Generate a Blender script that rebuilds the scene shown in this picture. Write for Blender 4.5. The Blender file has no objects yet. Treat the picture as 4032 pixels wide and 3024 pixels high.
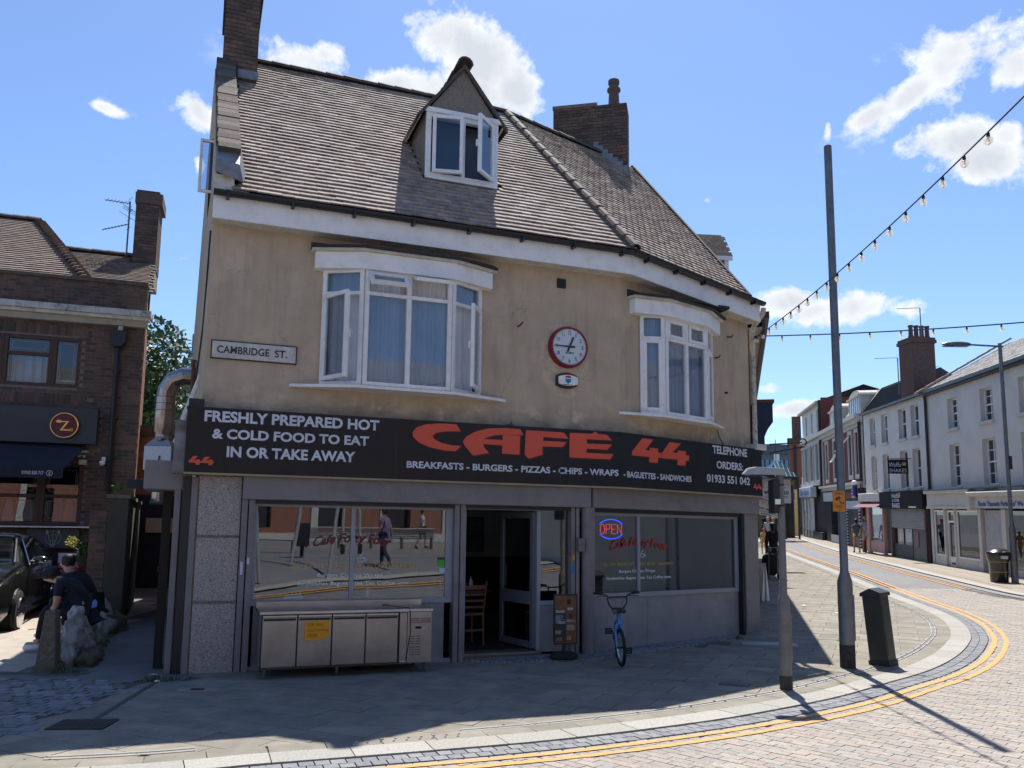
import bpy, math, random
from mathutils import Vector, Matrix, noise
RD = random.Random(44)
S = bpy.context.scene
COL = S.collection
PI = math.pi
# ---------------------------------------------------------------- camera, sky, sun, exposure
HC = 1.7
_p, _r = math.radians(7.375), math.radians(.66)
_F = Vector((0, math.cos(_p), math.sin(_p))); _U0 = Vector((0, -math.sin(_p), math.cos(_p))); _R0 = Vector((1, 0, 0))
_R = _R0 * math.cos(_r) + _U0 * math.sin(_r); _U = _U0 * math.cos(_r) - _R0 * math.sin(_r)
cam = bpy.data.objects.new('camera', bpy.data.cameras.new('camera')); COL.objects.link(cam)
cam.matrix_world = Matrix(((_R.x, _U.x, -_F.x, 0), (_R.y, _U.y, -_F.y, 0), (_R.z, _U.z, -_F.z, HC), (0, 0, 0, 1)))
cam.data.sensor_width = 36; cam.data.lens = 29.295; cam.data.shift_y = .0418
cam.data.clip_start = .1; cam.data.clip_end = 3000
S.camera = cam
S.render.resolution_x = 1024; S.render.resolution_y = 768
S.view_settings.view_transform = 'Standard'; S.view_settings.look = 'None'
S.view_settings.gamma = 1; S.view_settings.use_curve_mapping = False
S.view_settings.exposure = .78
SUN_EL, SUN_AZ = math.radians(59.7), math.radians(5.6)      # azimuth measured from +Y towards +X
sun = bpy.data.objects.new('sun', bpy.data.lights.new('sun', 'SUN')); COL.objects.link(sun)
sun.data.energy = 4.7; sun.data.angle = math.radians(.53); sun.data.color = (1, .95, .87)
_sd = Vector((math.sin(SUN_AZ) * math.cos(SUN_EL), math.cos(SUN_AZ) * math.cos(SUN_EL), math.sin(SUN_EL)))
sun.rotation_euler = _sd.to_track_quat('Z', 'Y').to_euler(); sun.location = (0, 0, 40)

world = bpy.data.worlds.new("World"); S.world = world; world.use_nodes = True
wn = world.node_tree.nodes; wl = world.node_tree.links; wn.clear()
def WN(t, **k):
    n = wn.new(t)
    for a, b in k.items(): setattr(n, a, b)
    return n
def wmath(op, a, b=None, c=None, clamp=False):
    n = WN('ShaderNodeMath', operation=op, use_clamp=clamp)
    for i, v in enumerate((a, b, c)):
        if v is None: continue
        if isinstance(v, (int, float)): n.inputs[i].default_value = v
        else: wl.new(v, n.inputs[i])
    return n.outputs[0]
sky = WN('ShaderNodeTexSky', sky_type='NISHITA', sun_disc=False, sun_elevation=SUN_EL, sun_rotation=SUN_AZ, altitude=60, air_density=1.0, dust_density=.35, ozone_density=3.2)
tc = WN('ShaderNodeTexCoord')
sep = WN('ShaderNodeSeparateXYZ'); wl.new(tc.outputs['Generated'], sep.inputs[0])
# cloud positions live in (azimuth, elevation) of the dome, both in radians
az = wmath('ARCTAN2', sep.outputs[0], sep.outputs[1])
el = wmath('ARCSINE', sep.outputs[2])
nz = WN('ShaderNodeTexNoise', noise_dimensions='3D'); nz.inputs['Scale'].default_value = 9; nz.inputs['Detail'].default_value = 12; nz.inputs['Roughness'].default_value = .62; nz.inputs['Distortion'].default_value = .25
wl.new(tc.outputs['Generated'], nz.inputs['Vector'])
nz2 = WN('ShaderNodeTexNoise'); nz2.inputs['Scale'].default_value = 30; nz2.inputs['Detail'].default_value = 8; nz2.inputs['Roughness'].default_value = .65
wl.new(tc.outputs['Generated'], nz2.inputs['Vector'])
#        az      el     half-width half-height tilt   strength
CLOUDS = [(-0.2694, 0.5238, 0.0588, 0.0181, 0, 1.0), (-0.2391, 0.533, 0.0282, 0.0158, 0, 0.9), (-0.1015, 0.5653, 0.0444, 0.0269, 0, 1.1), (-0.0506, 0.5469, 0.0594, 0.0342, -0.5, 1.25), (0.0034, 0.5102, 0.0443, 0.0284, -0.7, 1.15), (-0.1552, 0.5107, 0.0523, 0.0164, 0.2, 1.05), (-0.0674, 0.5086, 0.0708, 0.0283, 0, 1.1), (-0.3828, 0.4576, 0.0245, 0.0156, -0.4, 0.95), (-0.3781, 0.4028, 0.0071, 0.0095, 0, 0.75), (-0.4808, 0.4398, 0.021, 0.0062, -0.1, 0.68), (-0.3567, 0.4539, 0.0104, 0.0093, 0, 0.7), (0.5187, 0.4899, 0.0648, 0.0293, 0.25, 1.2), (0.4709, 0.4693, 0.0548, 0.0184, 0.45, 1.1), (0.429, 0.4552, 0.0312, 0.0118, 0.4, 0.98), (0.5683, 0.4718, 0.0331, 0.0248, 0, 1.1), (0.5579, 0.508, 0.0254, 0.009, 0, 0.85), (0.507, 0.4127, 0.0606, 0.0205, 0, 1.05), (0.5389, 0.3884, 0.0441, 0.0244, -0.2, 1.05), (0.4796, 0.4156, 0.0273, 0.0136, 0, 0.85), (0.5597, 0.4087, 0.0208, 0.0174, 0, 0.9), (0.3774, 0.4461, 0.0046, 0.0084, 0, 0.72), (0.3257, 0.2683, 0.0405, 0.0165, 0, 1.05), (0.4003, 0.2544, 0.0567, 0.0221, 0, 1.15), (0.4477, 0.2483, 0.0342, 0.0128, -0.1, 1.0), (0.3608, 0.2542, 0.0296, 0.0143, 0, 0.95), (0.3295, 0.145, 0.0309, 0.0105, 0.1, 1.0), (0.2997, 0.17, 0.0144, 0.0074, 0, 0.9), (-0.3925, 0.2997, 0.0298, 0.005, 0.4, 0.6), (0.4219, 0.1969, 0.0596, 0.004, 0.12, 0.58), (0.2439, 0.3875, 0.0163, 0.0081, 0, 0.6)]
total = None
for (ca, ce, wa, we, ti, st) in CLOUDS:
    wa, we = wa * 1.08, we * 1.12; dx = wmath('SUBTRACT', az, ca); dy = wmath('SUBTRACT', el, ce)
    c_, s_ = math.cos(ti), math.sin(ti)
    u = wmath('ADD', wmath('MULTIPLY', dx, c_ / wa), wmath('MULTIPLY', dy, s_ / wa))
    v = wmath('ADD', wmath('MULTIPLY', dx, -s_ / we), wmath('MULTIPLY', dy, c_ / we))
    d2 = wmath('ADD', wmath('MULTIPLY', u, u), wmath('MULTIPLY', v, v))
    g = wmath('MULTIPLY', wmath('EXPONENT', wmath('MULTIPLY', d2, -1.0)), st)
    total = g if total is None else wmath('MAXIMUM', total, g)
# soft scattered cloud elsewhere on the dome (behind and beside the frame) as in the part in view
nzf = WN('ShaderNodeTexNoise'); nzf.inputs['Scale'].default_value = 2.2; nzf.inputs['Detail'].default_value = 3
wl.new(tc.outputs['Generated'], nzf.inputs['Vector'])
back = wmath('MULTIPLY', wmath('SUBTRACT', nzf.outputs['Fac'], .5), 1.6)
bm = wmath('MULTIPLY', wmath('GREATER_THAN', wmath('ABSOLUTE', az), 1.0), .9)
total = wmath('MAXIMUM', total, wmath('MULTIPLY', back, bm))
n1 = wmath('SUBTRACT', nz.outputs['Fac'], .5); n2 = wmath('SUBTRACT', nz2.outputs['Fac'], .5)
dens = wmath('ADD', wmath('SUBTRACT', total, .45), wmath('ADD', wmath('MULTIPLY', n1, 2.7), wmath('MULTIPLY', n2, 1.5)))
gate = wmath('MULTIPLY', total, 3.2, clamp=True)
dens = wmath('MULTIPLY', wmath('MULTIPLY', dens, 2.6, clamp=True), gate)
# cloud brightness: bright rims, slightly grey where thick
thick = wmath('MULTIPLY', wmath('SUBTRACT', wmath('ADD', total, wmath('MULTIPLY', n1, 2.6)), .60), 1.5, clamp=True)
ccol = WN('ShaderNodeMix', data_type='RGBA'); wl.new(thick, ccol.inputs[0])
ccol.inputs[6].default_value = (6.2, 6.4, 6.6, 1); ccol.inputs[7].default_value = (4.3, 4.55, 5.0, 1)
tint = WN('ShaderNodeMix', data_type='RGBA', blend_type='MULTIPLY'); tint.inputs[0].default_value = 1
wl.new(sky.outputs[0], tint.inputs[6]); tint.inputs[7].default_value = (.84, .92, 1.05, 1)
cm = WN('ShaderNodeMix', data_type='RGBA'); wl.new(dens, cm.inputs[0]); wl.new(tint.outputs[2], cm.inputs[6]); wl.new(ccol.outputs[2], cm.inputs[7])
bg = WN('ShaderNodeBackground'); bg.inputs[1].default_value = .098
wl.new(cm.outputs[2], bg.inputs[0]); wo = WN('ShaderNodeOutputWorld'); wl.new(bg.outputs[0], wo.inputs[0])

# ---------------------------------------------------------------- materials
def newmat(name):
    m = bpy.data.materials.new(name); m.use_nodes = True
    nt = m.node_tree; b = nt.nodes['Principled BSDF']
    return m, nt, b
def nd(nt, t, **k):
    n = nt.nodes.new(t)
    for a, b in k.items(): setattr(n, a, b)
    return n
def rnd_socket(nt):
    g = nd(nt, 'ShaderNodeNewGeometry'); o = nd(nt, 'ShaderNodeObjectInfo')
    a = nd(nt, 'ShaderNodeMath', operation='ADD'); nt.links.new(g.outputs['Random Per Island'], a.inputs[0]); nt.links.new(o.outputs['Random'], a.inputs[1])
    f = nd(nt, 'ShaderNodeMath', operation='FRACT'); nt.links.new(a.outputs[0], f.inputs[0])
    return f.outputs[0]
def M(name, c1, c2=None, ns=3., rough=.75, bump=0., bs=60., met=0., spec=.4, pal=None, palmix=.0, stain=None, ss=1.2, sat=None, coat=0, world=False, ndet=6, trans=0):
    """c1/c2 mixed by noise; pal = colours picked at random for each piece; stain = (colour, amount) large patches"""
    m, nt, b = newmat(name); L = nt.links
    tcn = nd(nt, 'ShaderNodeTexCoord'); vec = tcn.outputs['Object']
    if world:
        gg = nd(nt, 'ShaderNodeNewGeometry'); vec = gg.outputs['Position']
    no = nd(nt, 'ShaderNodeTexNoise'); no.inputs['Scale'].default_value = ns; no.inputs['Detail'].default_value = ndet; no.inputs['Roughness'].default_value = .6
    L.new(vec, no.inputs['Vector'])
    if c2 is None: c2 = tuple(x * .82 for x in c1)
    if pal:
        r = rnd_socket(nt); cr = nd(nt, 'ShaderNodeValToRGB'); cr.color_ramp.interpolation = 'CONSTANT'
        els = cr.color_ramp.elements
        while len(els) > 1: els.remove(els[-1])
        els[0].position = 0; els[0].color = (*pal[0], 1)
        for i, c in enumerate(pal[1:], 1):
            e = els.new(i / len(pal)); e.color = (*c, 1)
        L.new(r, cr.inputs[0]); base = cr.outputs[0]
        mx = nd(nt, 'ShaderNodeMix', data_type='RGBA', blend_type='MULTIPLY'); mx.inputs[0].default_value = .85
        L.new(base, mx.inputs[6])
        mr = nd(nt, 'ShaderNodeMapRange'); mr.inputs[3].default_value = .72; mr.inputs[4].default_value = 1.25
        mr.inputs[1].default_value = .3; mr.inputs[2].default_value = .7
        L.new(no.outputs['Fac'], mr.inputs[0]); cc = nd(nt, 'ShaderNodeCombineColor')
        for i in range(3): L.new(mr.outputs[0], cc.inputs[i])
        L.new(cc.outputs[0], mx.inputs[7]); col = mx.outputs[2]
    else:
        mr = nd(nt, 'ShaderNodeMapRange'); mr.inputs[1].default_value = .35; mr.inputs[2].default_value = .65
        L.new(no.outputs['Fac'], mr.inputs[0])
        mx = nd(nt, 'ShaderNodeMix', data_type='RGBA'); L.new(mr.outputs[0], mx.inputs[0])
        mx.inputs[6].default_value = (*c1, 1); mx.inputs[7].default_value = (*c2, 1); col = mx.outputs[2]
    if stain:
        n3 = nd(nt, 'ShaderNodeTexNoise'); n3.inputs['Scale'].default_value = ss; n3.inputs['Detail'].default_value = 7; n3.inputs['Roughness'].default_value = .65
        L.new(vec, n3.inputs['Vector'])
        m3 = nd(nt, 'ShaderNodeMapRange'); m3.inputs[1].default_value = .5; m3.inputs[2].default_value = .72; m3.inputs[4].default_value = stain[1]
        L.new(n3.outputs['Fac'], m3.inputs[0])
        mx3 = nd(nt, 'ShaderNodeMix', data_type='RGBA'); L.new(m3.outputs[0], mx3.inputs[0]); L.new(col, mx3.inputs[6]); mx3.inputs[7].default_value = (*stain[0], 1)
        col = mx3.outputs[2]
    L.new(col, b.inputs['Base Color'])
    b.inputs['Roughness'].default_value = rough; b.inputs['Metallic'].default_value = met
    b.inputs['Specular IOR Level'].default_value = spec
    if coat: b.inputs['Coat Weight'].default_value = coat; b.inputs['Coat Roughness'].default_value = .08
    if bump:
        nb = nd(nt, 'ShaderNodeTexNoise'); nb.inputs['Scale'].default_value = bs; nb.inputs['Detail'].default_value = 5
        L.new(vec, nb.inputs['Vector'])
        bp = nd(nt, 'ShaderNodeBump'); bp.inputs['Strength'].default_value = bump; bp.inputs['Distance'].default_value = .01
        L.new(nb.outputs['Fac'], bp.inputs['Height']); L.new(bp.outputs[0], b.inputs['Normal'])
    return m
def MGLASS(name, tint=(.8, .85, .88), ior=1.6, wav=0.):
    m, nt, b = newmat(name); L = nt.links; nt.nodes.remove(b)
    out = nt.nodes['Material Output']
    t = nd(nt, 'ShaderNodeBsdfTransparent'); t.inputs[0].default_value = (*tint, 1)
    g = nd(nt, 'ShaderNodeBsdfGlossy'); g.inputs['Roughness'].default_value = 0.0; g.inputs[0].default_value = (.95, .97, 1, 1)
    fr = nd(nt, 'ShaderNodeFresnel'); fr.inputs[0].default_value = ior
    gb = nd(nt, 'ShaderNodeNewGeometry'); mi = nd(nt, 'ShaderNodeMapRange'); mi.inputs[3].default_value = ior; mi.inputs[4].default_value = 1 / ior
    L.new(gb.outputs['Backfacing'], mi.inputs[0]); L.new(mi.outputs[0], fr.inputs[0])      # same mirror strength from either side of the pane
    ms = nd(nt, 'ShaderNodeMixShader'); L.new(fr.outputs[0], ms.inputs[0]); L.new(t.outputs[0], ms.inputs[1]); L.new(g.outputs[0], ms.inputs[2])
    if wav:
        tcn = nd(nt, 'ShaderNodeTexCoord')
        nb = nd(nt, 'ShaderNodeTexNoise'); nb.inputs['Scale'].default_value = 1.6; nb.inputs['Detail'].default_value = 1; L.new(tcn.outputs['Object'], nb.inputs['Vector'])
        bp = nd(nt, 'ShaderNodeBump'); bp.inputs['Strength'].default_value = 1; bp.inputs['Distance'].default_value = wav
        L.new(nb.outputs['Fac'], bp.inputs['Height']); L.new(bp.outputs[0], g.inputs['Normal'])
    L.new(ms.outputs[0], out.inputs[0]); return m
def MEMIT(name, c, s):
    m, nt, b = newmat(name); b.inputs['Base Color'].default_value = (*c, 1); b.inputs['Emission Color'].default_value = (*c, 1); b.inputs['Emission Strength'].default_value = s; return m

# ---------------------------------------------------------------- mesh helpers
class MB:
    def __init__(s): s.v = []; s.f = []
    def add(s, vs, fs):
        o = len(s.v); s.v += [tuple(v) for v in vs]; s.f += [tuple(o + i for i in f) for f in fs]; return s
    def box(s, x0, x1, y0, y1, z0, z1):
        return s.add([(x0, y0, z0), (x1, y0, z0), (x1, y1, z0), (x0, y1, z0), (x0, y0, z1), (x1, y0, z1), (x1, y1, z1), (x0, y1, z1)],
                     [(0, 3, 2, 1), (4, 5, 6, 7), (0, 1, 5, 4), (1, 2, 6, 5), (2, 3, 7, 6), (3, 0, 4, 7)])
    def xbox(s, Mx):
        vs = [Mx @ Vector((x, y, z)) for z in (-.5, .5) for x, y in ((-.5, -.5), (.5, -.5), (.5, .5), (-.5, .5))]
        return s.add(vs, [(0, 3, 2, 1), (4, 5, 6, 7), (0, 1, 5, 4), (1, 2, 6, 5), (2, 3, 7, 6), (3, 0, 4, 7)])
    def px(s, poly, y0, y1):            # polygon in x,z extruded along y
        n = len(poly); s.add([(x, y0, z) for x, z in poly] + [(x, y1, z) for x, z in poly],
              [tuple(range(n)), tuple(range(2 * n - 1, n - 1, -1))] + [(i, i + n, (i + 1) % n + n, (i + 1) % n) for i in range(n)]); return s
    def pz(s, poly, z0, z1):            # polygon in x,y extruded along z
        n = len(poly); s.add([(x, y, z0) for x, y in poly] + [(x, y, z1) for x, y in poly],
              [tuple(range(n - 1, -1, -1)), tuple(range(n, 2 * n))] + [(i, (i + 1) % n, (i + 1) % n + n, i + n) for i in range(n)]); return s
    def py(s, poly, x0, x1):            # polygon in y,z extruded along x
        n = len(poly); s.add([(x0, y, z) for y, z in poly] + [(x1, y, z) for y, z in poly],
              [tuple(range(n)), tuple(range(2 * n - 1, n - 1, -1))] + [(i, i + n, (i + 1) % n + n, (i + 1) % n) for i in range(n)]); return s
    def tube(s, pts, r, n=8, cap=True):
        pts = [Vector(p) for p in pts]; o = len(s.v); rr = r if isinstance(r, (list, tuple)) else [r] * len(pts)
        up = None
        for i, p in enumerate(pts):
            a = pts[max(i - 1, 0)]; b = pts[min(i + 1, len(pts) - 1)]; d = (b - a).normalized()
            if up is None: up = d.orthogonal().normalized()
            up = (up - d * up.dot(d)); up = up.normalized() if up.length > 1e-6 else d.orthogonal().normalized()
            w = d.cross(up)
            for k in range(n):
                t = 2 * PI * k / n; s.v.append(tuple(p + (up * math.cos(t) + w * math.sin(t)) * rr[i]))
        for i in range(len(pts) - 1):
            for k in range(n):
                k2 = (k + 1) % n; s.f.append((o + i * n + k, o + i * n + k2, o + (i + 1) * n + k2, o + (i + 1) * n + k))
        if cap:
            s.f.append(tuple(o + k for k in range(n - 1, -1, -1))); s.f.append(tuple(o + (len(pts) - 1) * n + k for k in range(n)))
        return s
    def lathe(s, prof, n=16, c=(0, 0, 0), axis='z'):
        o = len(s.v)
        for r, h in prof:
            for k in range(n):
                t = 2 * PI * k / n; a, b = r * math.cos(t), r * math.sin(t)
                p = (a, b, h) if axis == 'z' else ((a, -h, b) if axis == 'y' else (h, a, b))
                s.v.append((c[0] + p[0], c[1] + p[1], c[2] + p[2]))
        for i in range(len(prof) - 1):
            for k in range(n):
                k2 = (k + 1) % n; s.f.append((o + i * n + k, o + i * n + k2, o + (i + 1) * n + k2, o + (i + 1) * n + k))
        s.f.append(tuple(o + k for k in range(n - 1, -1, -1))); s.f.append(tuple(o + (len(prof) - 1) * n + k for k in range(n)))
        return s
    def sph(s, c, r, n=10, m=7, sc=(1, 1, 1)):
        prof = [(max(r * math.sin(PI * i / m), 1e-4), -r * math.cos(PI * i / m)) for i in range(m + 1)]
        o = len(s.v); s.lathe(prof, n)
        s.v[o:] = [(c[0] + x * sc[0], c[1] + y * sc[1], c[2] + z * sc[2]) for x, y, z in s.v[o:]]
        return s
    def tf(s, fn): s.v = [tuple(fn(*v)) for v in s.v]; return s
    def mk(s, name, mat=None, parent=None, loc=None, rz=None, smooth=False, bev=0, mx=None, **tags):
        me = bpy.data.meshes.new(name); me.from_pydata(s.v, [], s.f); me.update()
        o = bpy.data.objects.new(name, me); COL.objects.link(o)
        if mat: me.materials.append(mat)
        if parent: o.parent = parent
        if mx is not None: o.matrix_local = mx
        if loc is not None: o.location = loc
        if rz is not None: o.rotation_euler = (0, 0, rz)
        if smooth:
            me.polygons.foreach_set('use_smooth', [True] * len(me.polygons)); me.set_sharp_from_angle(angle=math.radians(38))
        if bev:
            b = o.modifiers.new('bevel', 'BEVEL'); b.width = bev; b.segments = 2; b.limit_method = 'ANGLE'; b.angle_limit = math.radians(40)
        for k, v in tags.items(): o[k] = v
        return o
def B(*a): return MB().box(*a)
def thing(name, label, cat, loc=(0, 0, 0), rz=0, group=None):
    o = bpy.data.objects.new(name, None); COL.objects.link(o); o.location = loc; o.rotation_euler = (0, 0, rz)
    o.empty_display_size = .2; o['label'] = label; o['category'] = cat
    if group: o['group'] = group
    return o
def tag(o, label, cat, group=None):
    o['label'] = label; o['category'] = cat
    if group: o['group'] = group
    return o
def dup(root, loc=None, rz=None, label=None):
    r = root.copy(); COL.objects.link(r)
    if loc is not None: r.location = loc
    if rz is not None: r.rotation_euler = (0, 0, rz)
    if label: r['label'] = label
    for ch in list(root.children):
        c = ch.copy(); COL.objects.link(c); c.parent = r
        for g in list(ch.children):
            d = g.copy(); COL.objects.link(d); d.parent = c
    return r
UNIT = {}
def unit(mat):
    if mat.name not in UNIT:
        me = bpy.data.meshes.new('block_' + mat.name); b = MB().xbox(Matrix.Identity(4)); me.from_pydata(b.v, [], b.f); me.materials.append(mat); UNIT[mat.name] = me
    return UNIT[mat.name]
def BX(c, sz, rot=None):
    m = Matrix.Translation(Vector(c))
    if rot is not None: m = m @ rot
    return m @ Matrix.Diagonal((*sz, 1))
def RX(a): return Matrix.Rotation(a, 4, 'X')
def RY(a): return Matrix.Rotation(a, 4, 'Y')
def RZ(a): return Matrix.Rotation(a, 4, 'Z')
def pieces(name, mats, mat, parent, base=None, cap=300, stuffname=None):
    """alike blocks: the `cap` nearest to the camera are parts, the rest one joined part"""
    if base is None: base = Matrix.Identity(4)
    pw = Matrix.LocRotScale(parent.location, parent.rotation_euler, None) if parent else Matrix.Identity(4)
    cp = Vector((0, 0, HC))
    ms = sorted([base @ m for m in mats], key=lambda m: ((pw @ m).translation - cp).length)
    me = unit(mat)
    for m in ms[:cap]:
        o = bpy.data.objects.new(name, me); COL.objects.link(o)
        if parent: o.parent = parent
        o.matrix_local = m
    rest = ms[cap:]
    if rest:
        b = MB()
        for m in rest: b.xbox(m)
        b.mk(stuffname or name + 's', mat, parent, kind='stuff')
def text(body, x, z, w, h, mat, parent, y=0., align='L', bold=0., shear=0., name='lettering', ext=.003, mx=None, fn=None):
    cu = bpy.data.curves.new('t', 'FONT'); cu.body = body; cu.size = 1; cu.offset = bold; cu.extrude = 0; cu.resolution_u = 3; cu.shear = shear
    ob = bpy.data.objects.new('t', cu); COL.objects.link(ob)
    dg = bpy.context.evaluated_depsgraph_get(); me = bpy.data.meshes.new_from_object(ob.evaluated_get(dg))
    bpy.data.objects.remove(ob)
    vs = [v.co for v in me.vertices]
    if not vs: return None
    x0 = min(v.x for v in vs); x1 = max(v.x for v in vs)
    z0 = 0 if h > 0 else min(v.y for v in vs); z1 = max(v.y for v in vs)
    sx = w / (x1 - x0); sz = abs(h) / (z1 - z0)
    ox = x if align == 'L' else (x - w / 2 if align == 'C' else x - w)
    for v in me.vertices:
        a, b_ = ox + (v.co.x - x0) * sx, z + (v.co.y - z0) * sz
        if fn: a, b_ = fn(a, b_)
        v.co = (a, y - ext, b_)
    me.name = name; me.materials.clear(); me.materials.append(mat)
    o = bpy.data.objects.new(name, me); COL.objects.link(o)
    if parent: o.parent = parent
    if mx is not None: o.matrix_local = mx
    return o
def wallgrid(b, x0, x1, z0, z1, holes, y0, y1):
    """wall panel as boxes around rectangular openings (hx0,hx1,hz0,hz1)"""
    xs = sorted({x0, x1, *[h[0] for h in holes], *[h[1] for h in holes]}); xs = [x for x in xs if x0 - 1e-6 <= x <= x1 + 1e-6]
    for a, c in zip(xs, xs[1:]):
        cur = z0; m = (a + c) / 2
        for h in sorted([h for h in holes if h[0] <= m <= h[1]], key=lambda h: h[2]):
            if h[2] > cur: b.box(a, c, y0, y1, cur, h[2])
            cur = max(cur, h[3])
        if cur < z1: b.box(a, c, y0, y1, cur, z1)
    return b
def frame(b, x0, x1, z0, z1, t, y0, y1):
    b.box(x0, x0 + t, y0, y1, z0, z1); b.box(x1 - t, x1, y0, y1, z0, z1); b.box(x0 + t, x1 - t, y0, y1, z0, z0 + t); b.box(x0 + t, x1 - t, y0, y1, z1 - t, z1); return b
def smooth(t): t = max(0, min(1, t)); return t * t * (3 - 2 * t)
def G(x, y):
    """ground height: the street climbs away from the cafe and, gently, behind the camera"""
    g = .032 * max(0, y - 11) if y > 11 else 0
    if y > 11: g = .032 * ((y - 11) if y > 12 else (y - 11) ** 2 / 2 + 0) if y > 12 else .032 * (y - 11) ** 2 / 2
    if y > 12: g = .032 * (y - 11.5)
    g += .85 * smooth((3 - y) / 5) * (.35 + .65 * smooth(x / 4)) + (.02 * min(-2 - y, 30) if y < -2 else 0)
    g += .13 * smooth((y - 10.2) / 2.2) * smooth((-4.3 - x) / 1.0) * (1 - smooth((y - 12) / 4) * .6)
    return g
def curtain(b, x0, x1, z0, z1, y=0, amp=.03, n=None, f=38):
    n = n or int((x1 - x0) / .018) + 4; o = len(b.v)
    for i in range(n + 1):
        x = x0 + (x1 - x0) * i / n; yy = y + amp * math.sin(x * f + 1.3 * math.sin(x * 9)) + amp * .4 * math.sin(x * f * 2.3)
        b.v += [(x, yy, z0), (x, yy * .6 + y * .4, z1)]
    for i in range(n): b.f.append((o + 2 * i, o + 2 * i + 2, o + 2 * i + 3, o + 2 * i + 1))
    return b
def catmull(P, n=8):
    out = []; P = [Vector(p) for p in P]
    for i in range(len(P) - 1):
        a = P[max(i - 1, 0)]; b = P[i]; c = P[i + 1]; d = P[min(i + 2, len(P) - 1)]
        for k in range(n):
            t = k / n; out.append(.5 * ((2 * b) + (c - a) * t + (2 * a - 5 * b + 4 * c - d) * t * t + (3 * b - a - 3 * c + d) * t ** 3))
    out.append(P[-1]); return out

# ---------------------------------------------------------------- palette
m_render = M('tan_render', (.465, .37, .268), (.40, .316, .226), ns=2.2, rough=.92, bump=.35, bs=90, stain=((.60, .50, .37), .55), ss=1.3, spec=.15)
def rendermat():
    m = M('tan_render', (.515, .412, .302), (.45, .36, .262), ns=2.2, rough=.92, bump=.45, bs=90, stain=((.66, .55, .41), .6), ss=1.7, spec=.15)
    nt = m.node_tree; L = nt.links; b = nt.nodes['Principled BSDF']; col = b.inputs['Base Color'].links[0].from_socket
    t = nd(nt, 'ShaderNodeTexCoord'); sp = nd(nt, 'ShaderNodeSeparateXYZ'); L.new(t.outputs['Object'], sp.inputs[0])
    def ma(op, a, c=None, cl=False):
        n = nd(nt, 'ShaderNodeMath', operation=op, use_clamp=cl)
        for i, v in enumerate((a, c)):
            if v is None: continue
            if isinstance(v, (int, float)): n.inputs[i].default_value = v
            else: L.new(v, n.inputs[i])
        return n.outputs[0]
    def noi(sx, sy, sz, det=6, off=0):
        mp = nd(nt, 'ShaderNodeMapping'); mp.inputs['Scale'].default_value = (sx, sy, sz); mp.inputs['Location'].default_value = (off, off, off); L.new(t.outputs['Object'], mp.inputs[0])
        n = nd(nt, 'ShaderNodeTexNoise'); n.inputs['Scale'].default_value = 1; n.inputs['Detail'].default_value = det; n.inputs['Roughness'].default_value = .65; L.new(mp.outputs[0], n.inputs['Vector']); return n.outputs['Fac']
    def mixin(col, f, c):
        mx = nd(nt, 'ShaderNodeMix', data_type='RGBA'); L.new(f, mx.inputs[0]); L.new(col, mx.inputs[6]); mx.inputs[7].default_value = (*c, 1); return mx.outputs[2]
    z = sp.outputs[2]; x = sp.outputs[0]
    # rain streaks, thickest under the sills and eaves
    st = ma('MULTIPLY', ma('MULTIPLY', ma('SUBTRACT', noi(5, 5, .55), .50), 5, True), .42); col = mixin(col, st, (.30, .245, .18))
    # mould line over the sign
    lo = ma('SUBTRACT', 1, ma('DIVIDE', ma('SUBTRACT', z, 3.2), .42), True); lo = ma('MULTIPLY', lo, ma('MULTIPLY', ma('SUBTRACT', noi(2.2, 2, 4, off=3), .36), 4, True)); col = mixin(col, ma('MULTIPLY', lo, .75), (.15, .13, .105))
    # pale scuffed plaster low down
    lo2 = ma('SUBTRACT', 1, ma('DIVIDE', ma('SUBTRACT', z, 3.35), .35), True); lo2 = ma('MULTIPLY', lo2, ma('MULTIPLY', ma('SUBTRACT', noi(3, 3, 3, off=8), .56), 9, True)); col = mixin(col, ma('MULTIPLY', lo2, .8), (.66, .57, .44))
    # patch of newer plaster round the clock
    dx = ma('SUBTRACT', x, 4.97); dz = ma('MULTIPLY', ma('SUBTRACT', z, 4.27), .72); rr = ma('SQRT', ma('ADD', ma('MULTIPLY', dx, dx), ma('MULTIPLY', dz, dz)))
    rr = ma('ADD', rr, ma('MULTIPLY', ma('SUBTRACT', noi(5, 5, 5, off=1), .5), .22)); pt = ma('MULTIPLY', ma('SUBTRACT', .41, rr), 40, True); pt = ma('MULTIPLY', pt, ma('MULTIPLY', ma('SUBTRACT', noi(7, 7, 7, off=4), .42), 8, True)); col = mixin(col, ma('MULTIPLY', pt, .5), (.66, .55, .42))
    # hairline cracks
    v = nd(nt, 'ShaderNodeTexVoronoi', feature='DISTANCE_TO_EDGE'); v.inputs['Scale'].default_value = .75
    nn = nd(nt, 'ShaderNodeTexNoise'); nn.inputs['Scale'].default_value = 3.2; nn.inputs['Detail'].default_value = 5; L.new(t.outputs['Object'], nn.inputs['Vector'])
    ad = nd(nt, 'ShaderNodeMix', data_type='RGBA', blend_type='LINEAR_LIGHT'); ad.inputs[0].default_value = .22; L.new(t.outputs['Object'], ad.inputs[6]); L.new(nn.outputs['Color'], ad.inputs[7]); L.new(ad.outputs[2], v.inputs['Vector'])
    ck = ma('SUBTRACT', 1, ma('MULTIPLY', v.outputs[0], 260), True); ck = ma('MULTIPLY', ck, ma('MULTIPLY', ma('SUBTRACT', noi(1.1, 1.1, 1.1, 2, off=6), .5), 8, True)); col = mixin(col, ma('MULTIPLY', ck, .55), (.16, .13, .10))
    L.new(col, b.inputs['Base Color']); return m
m_render = rendermat()
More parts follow.
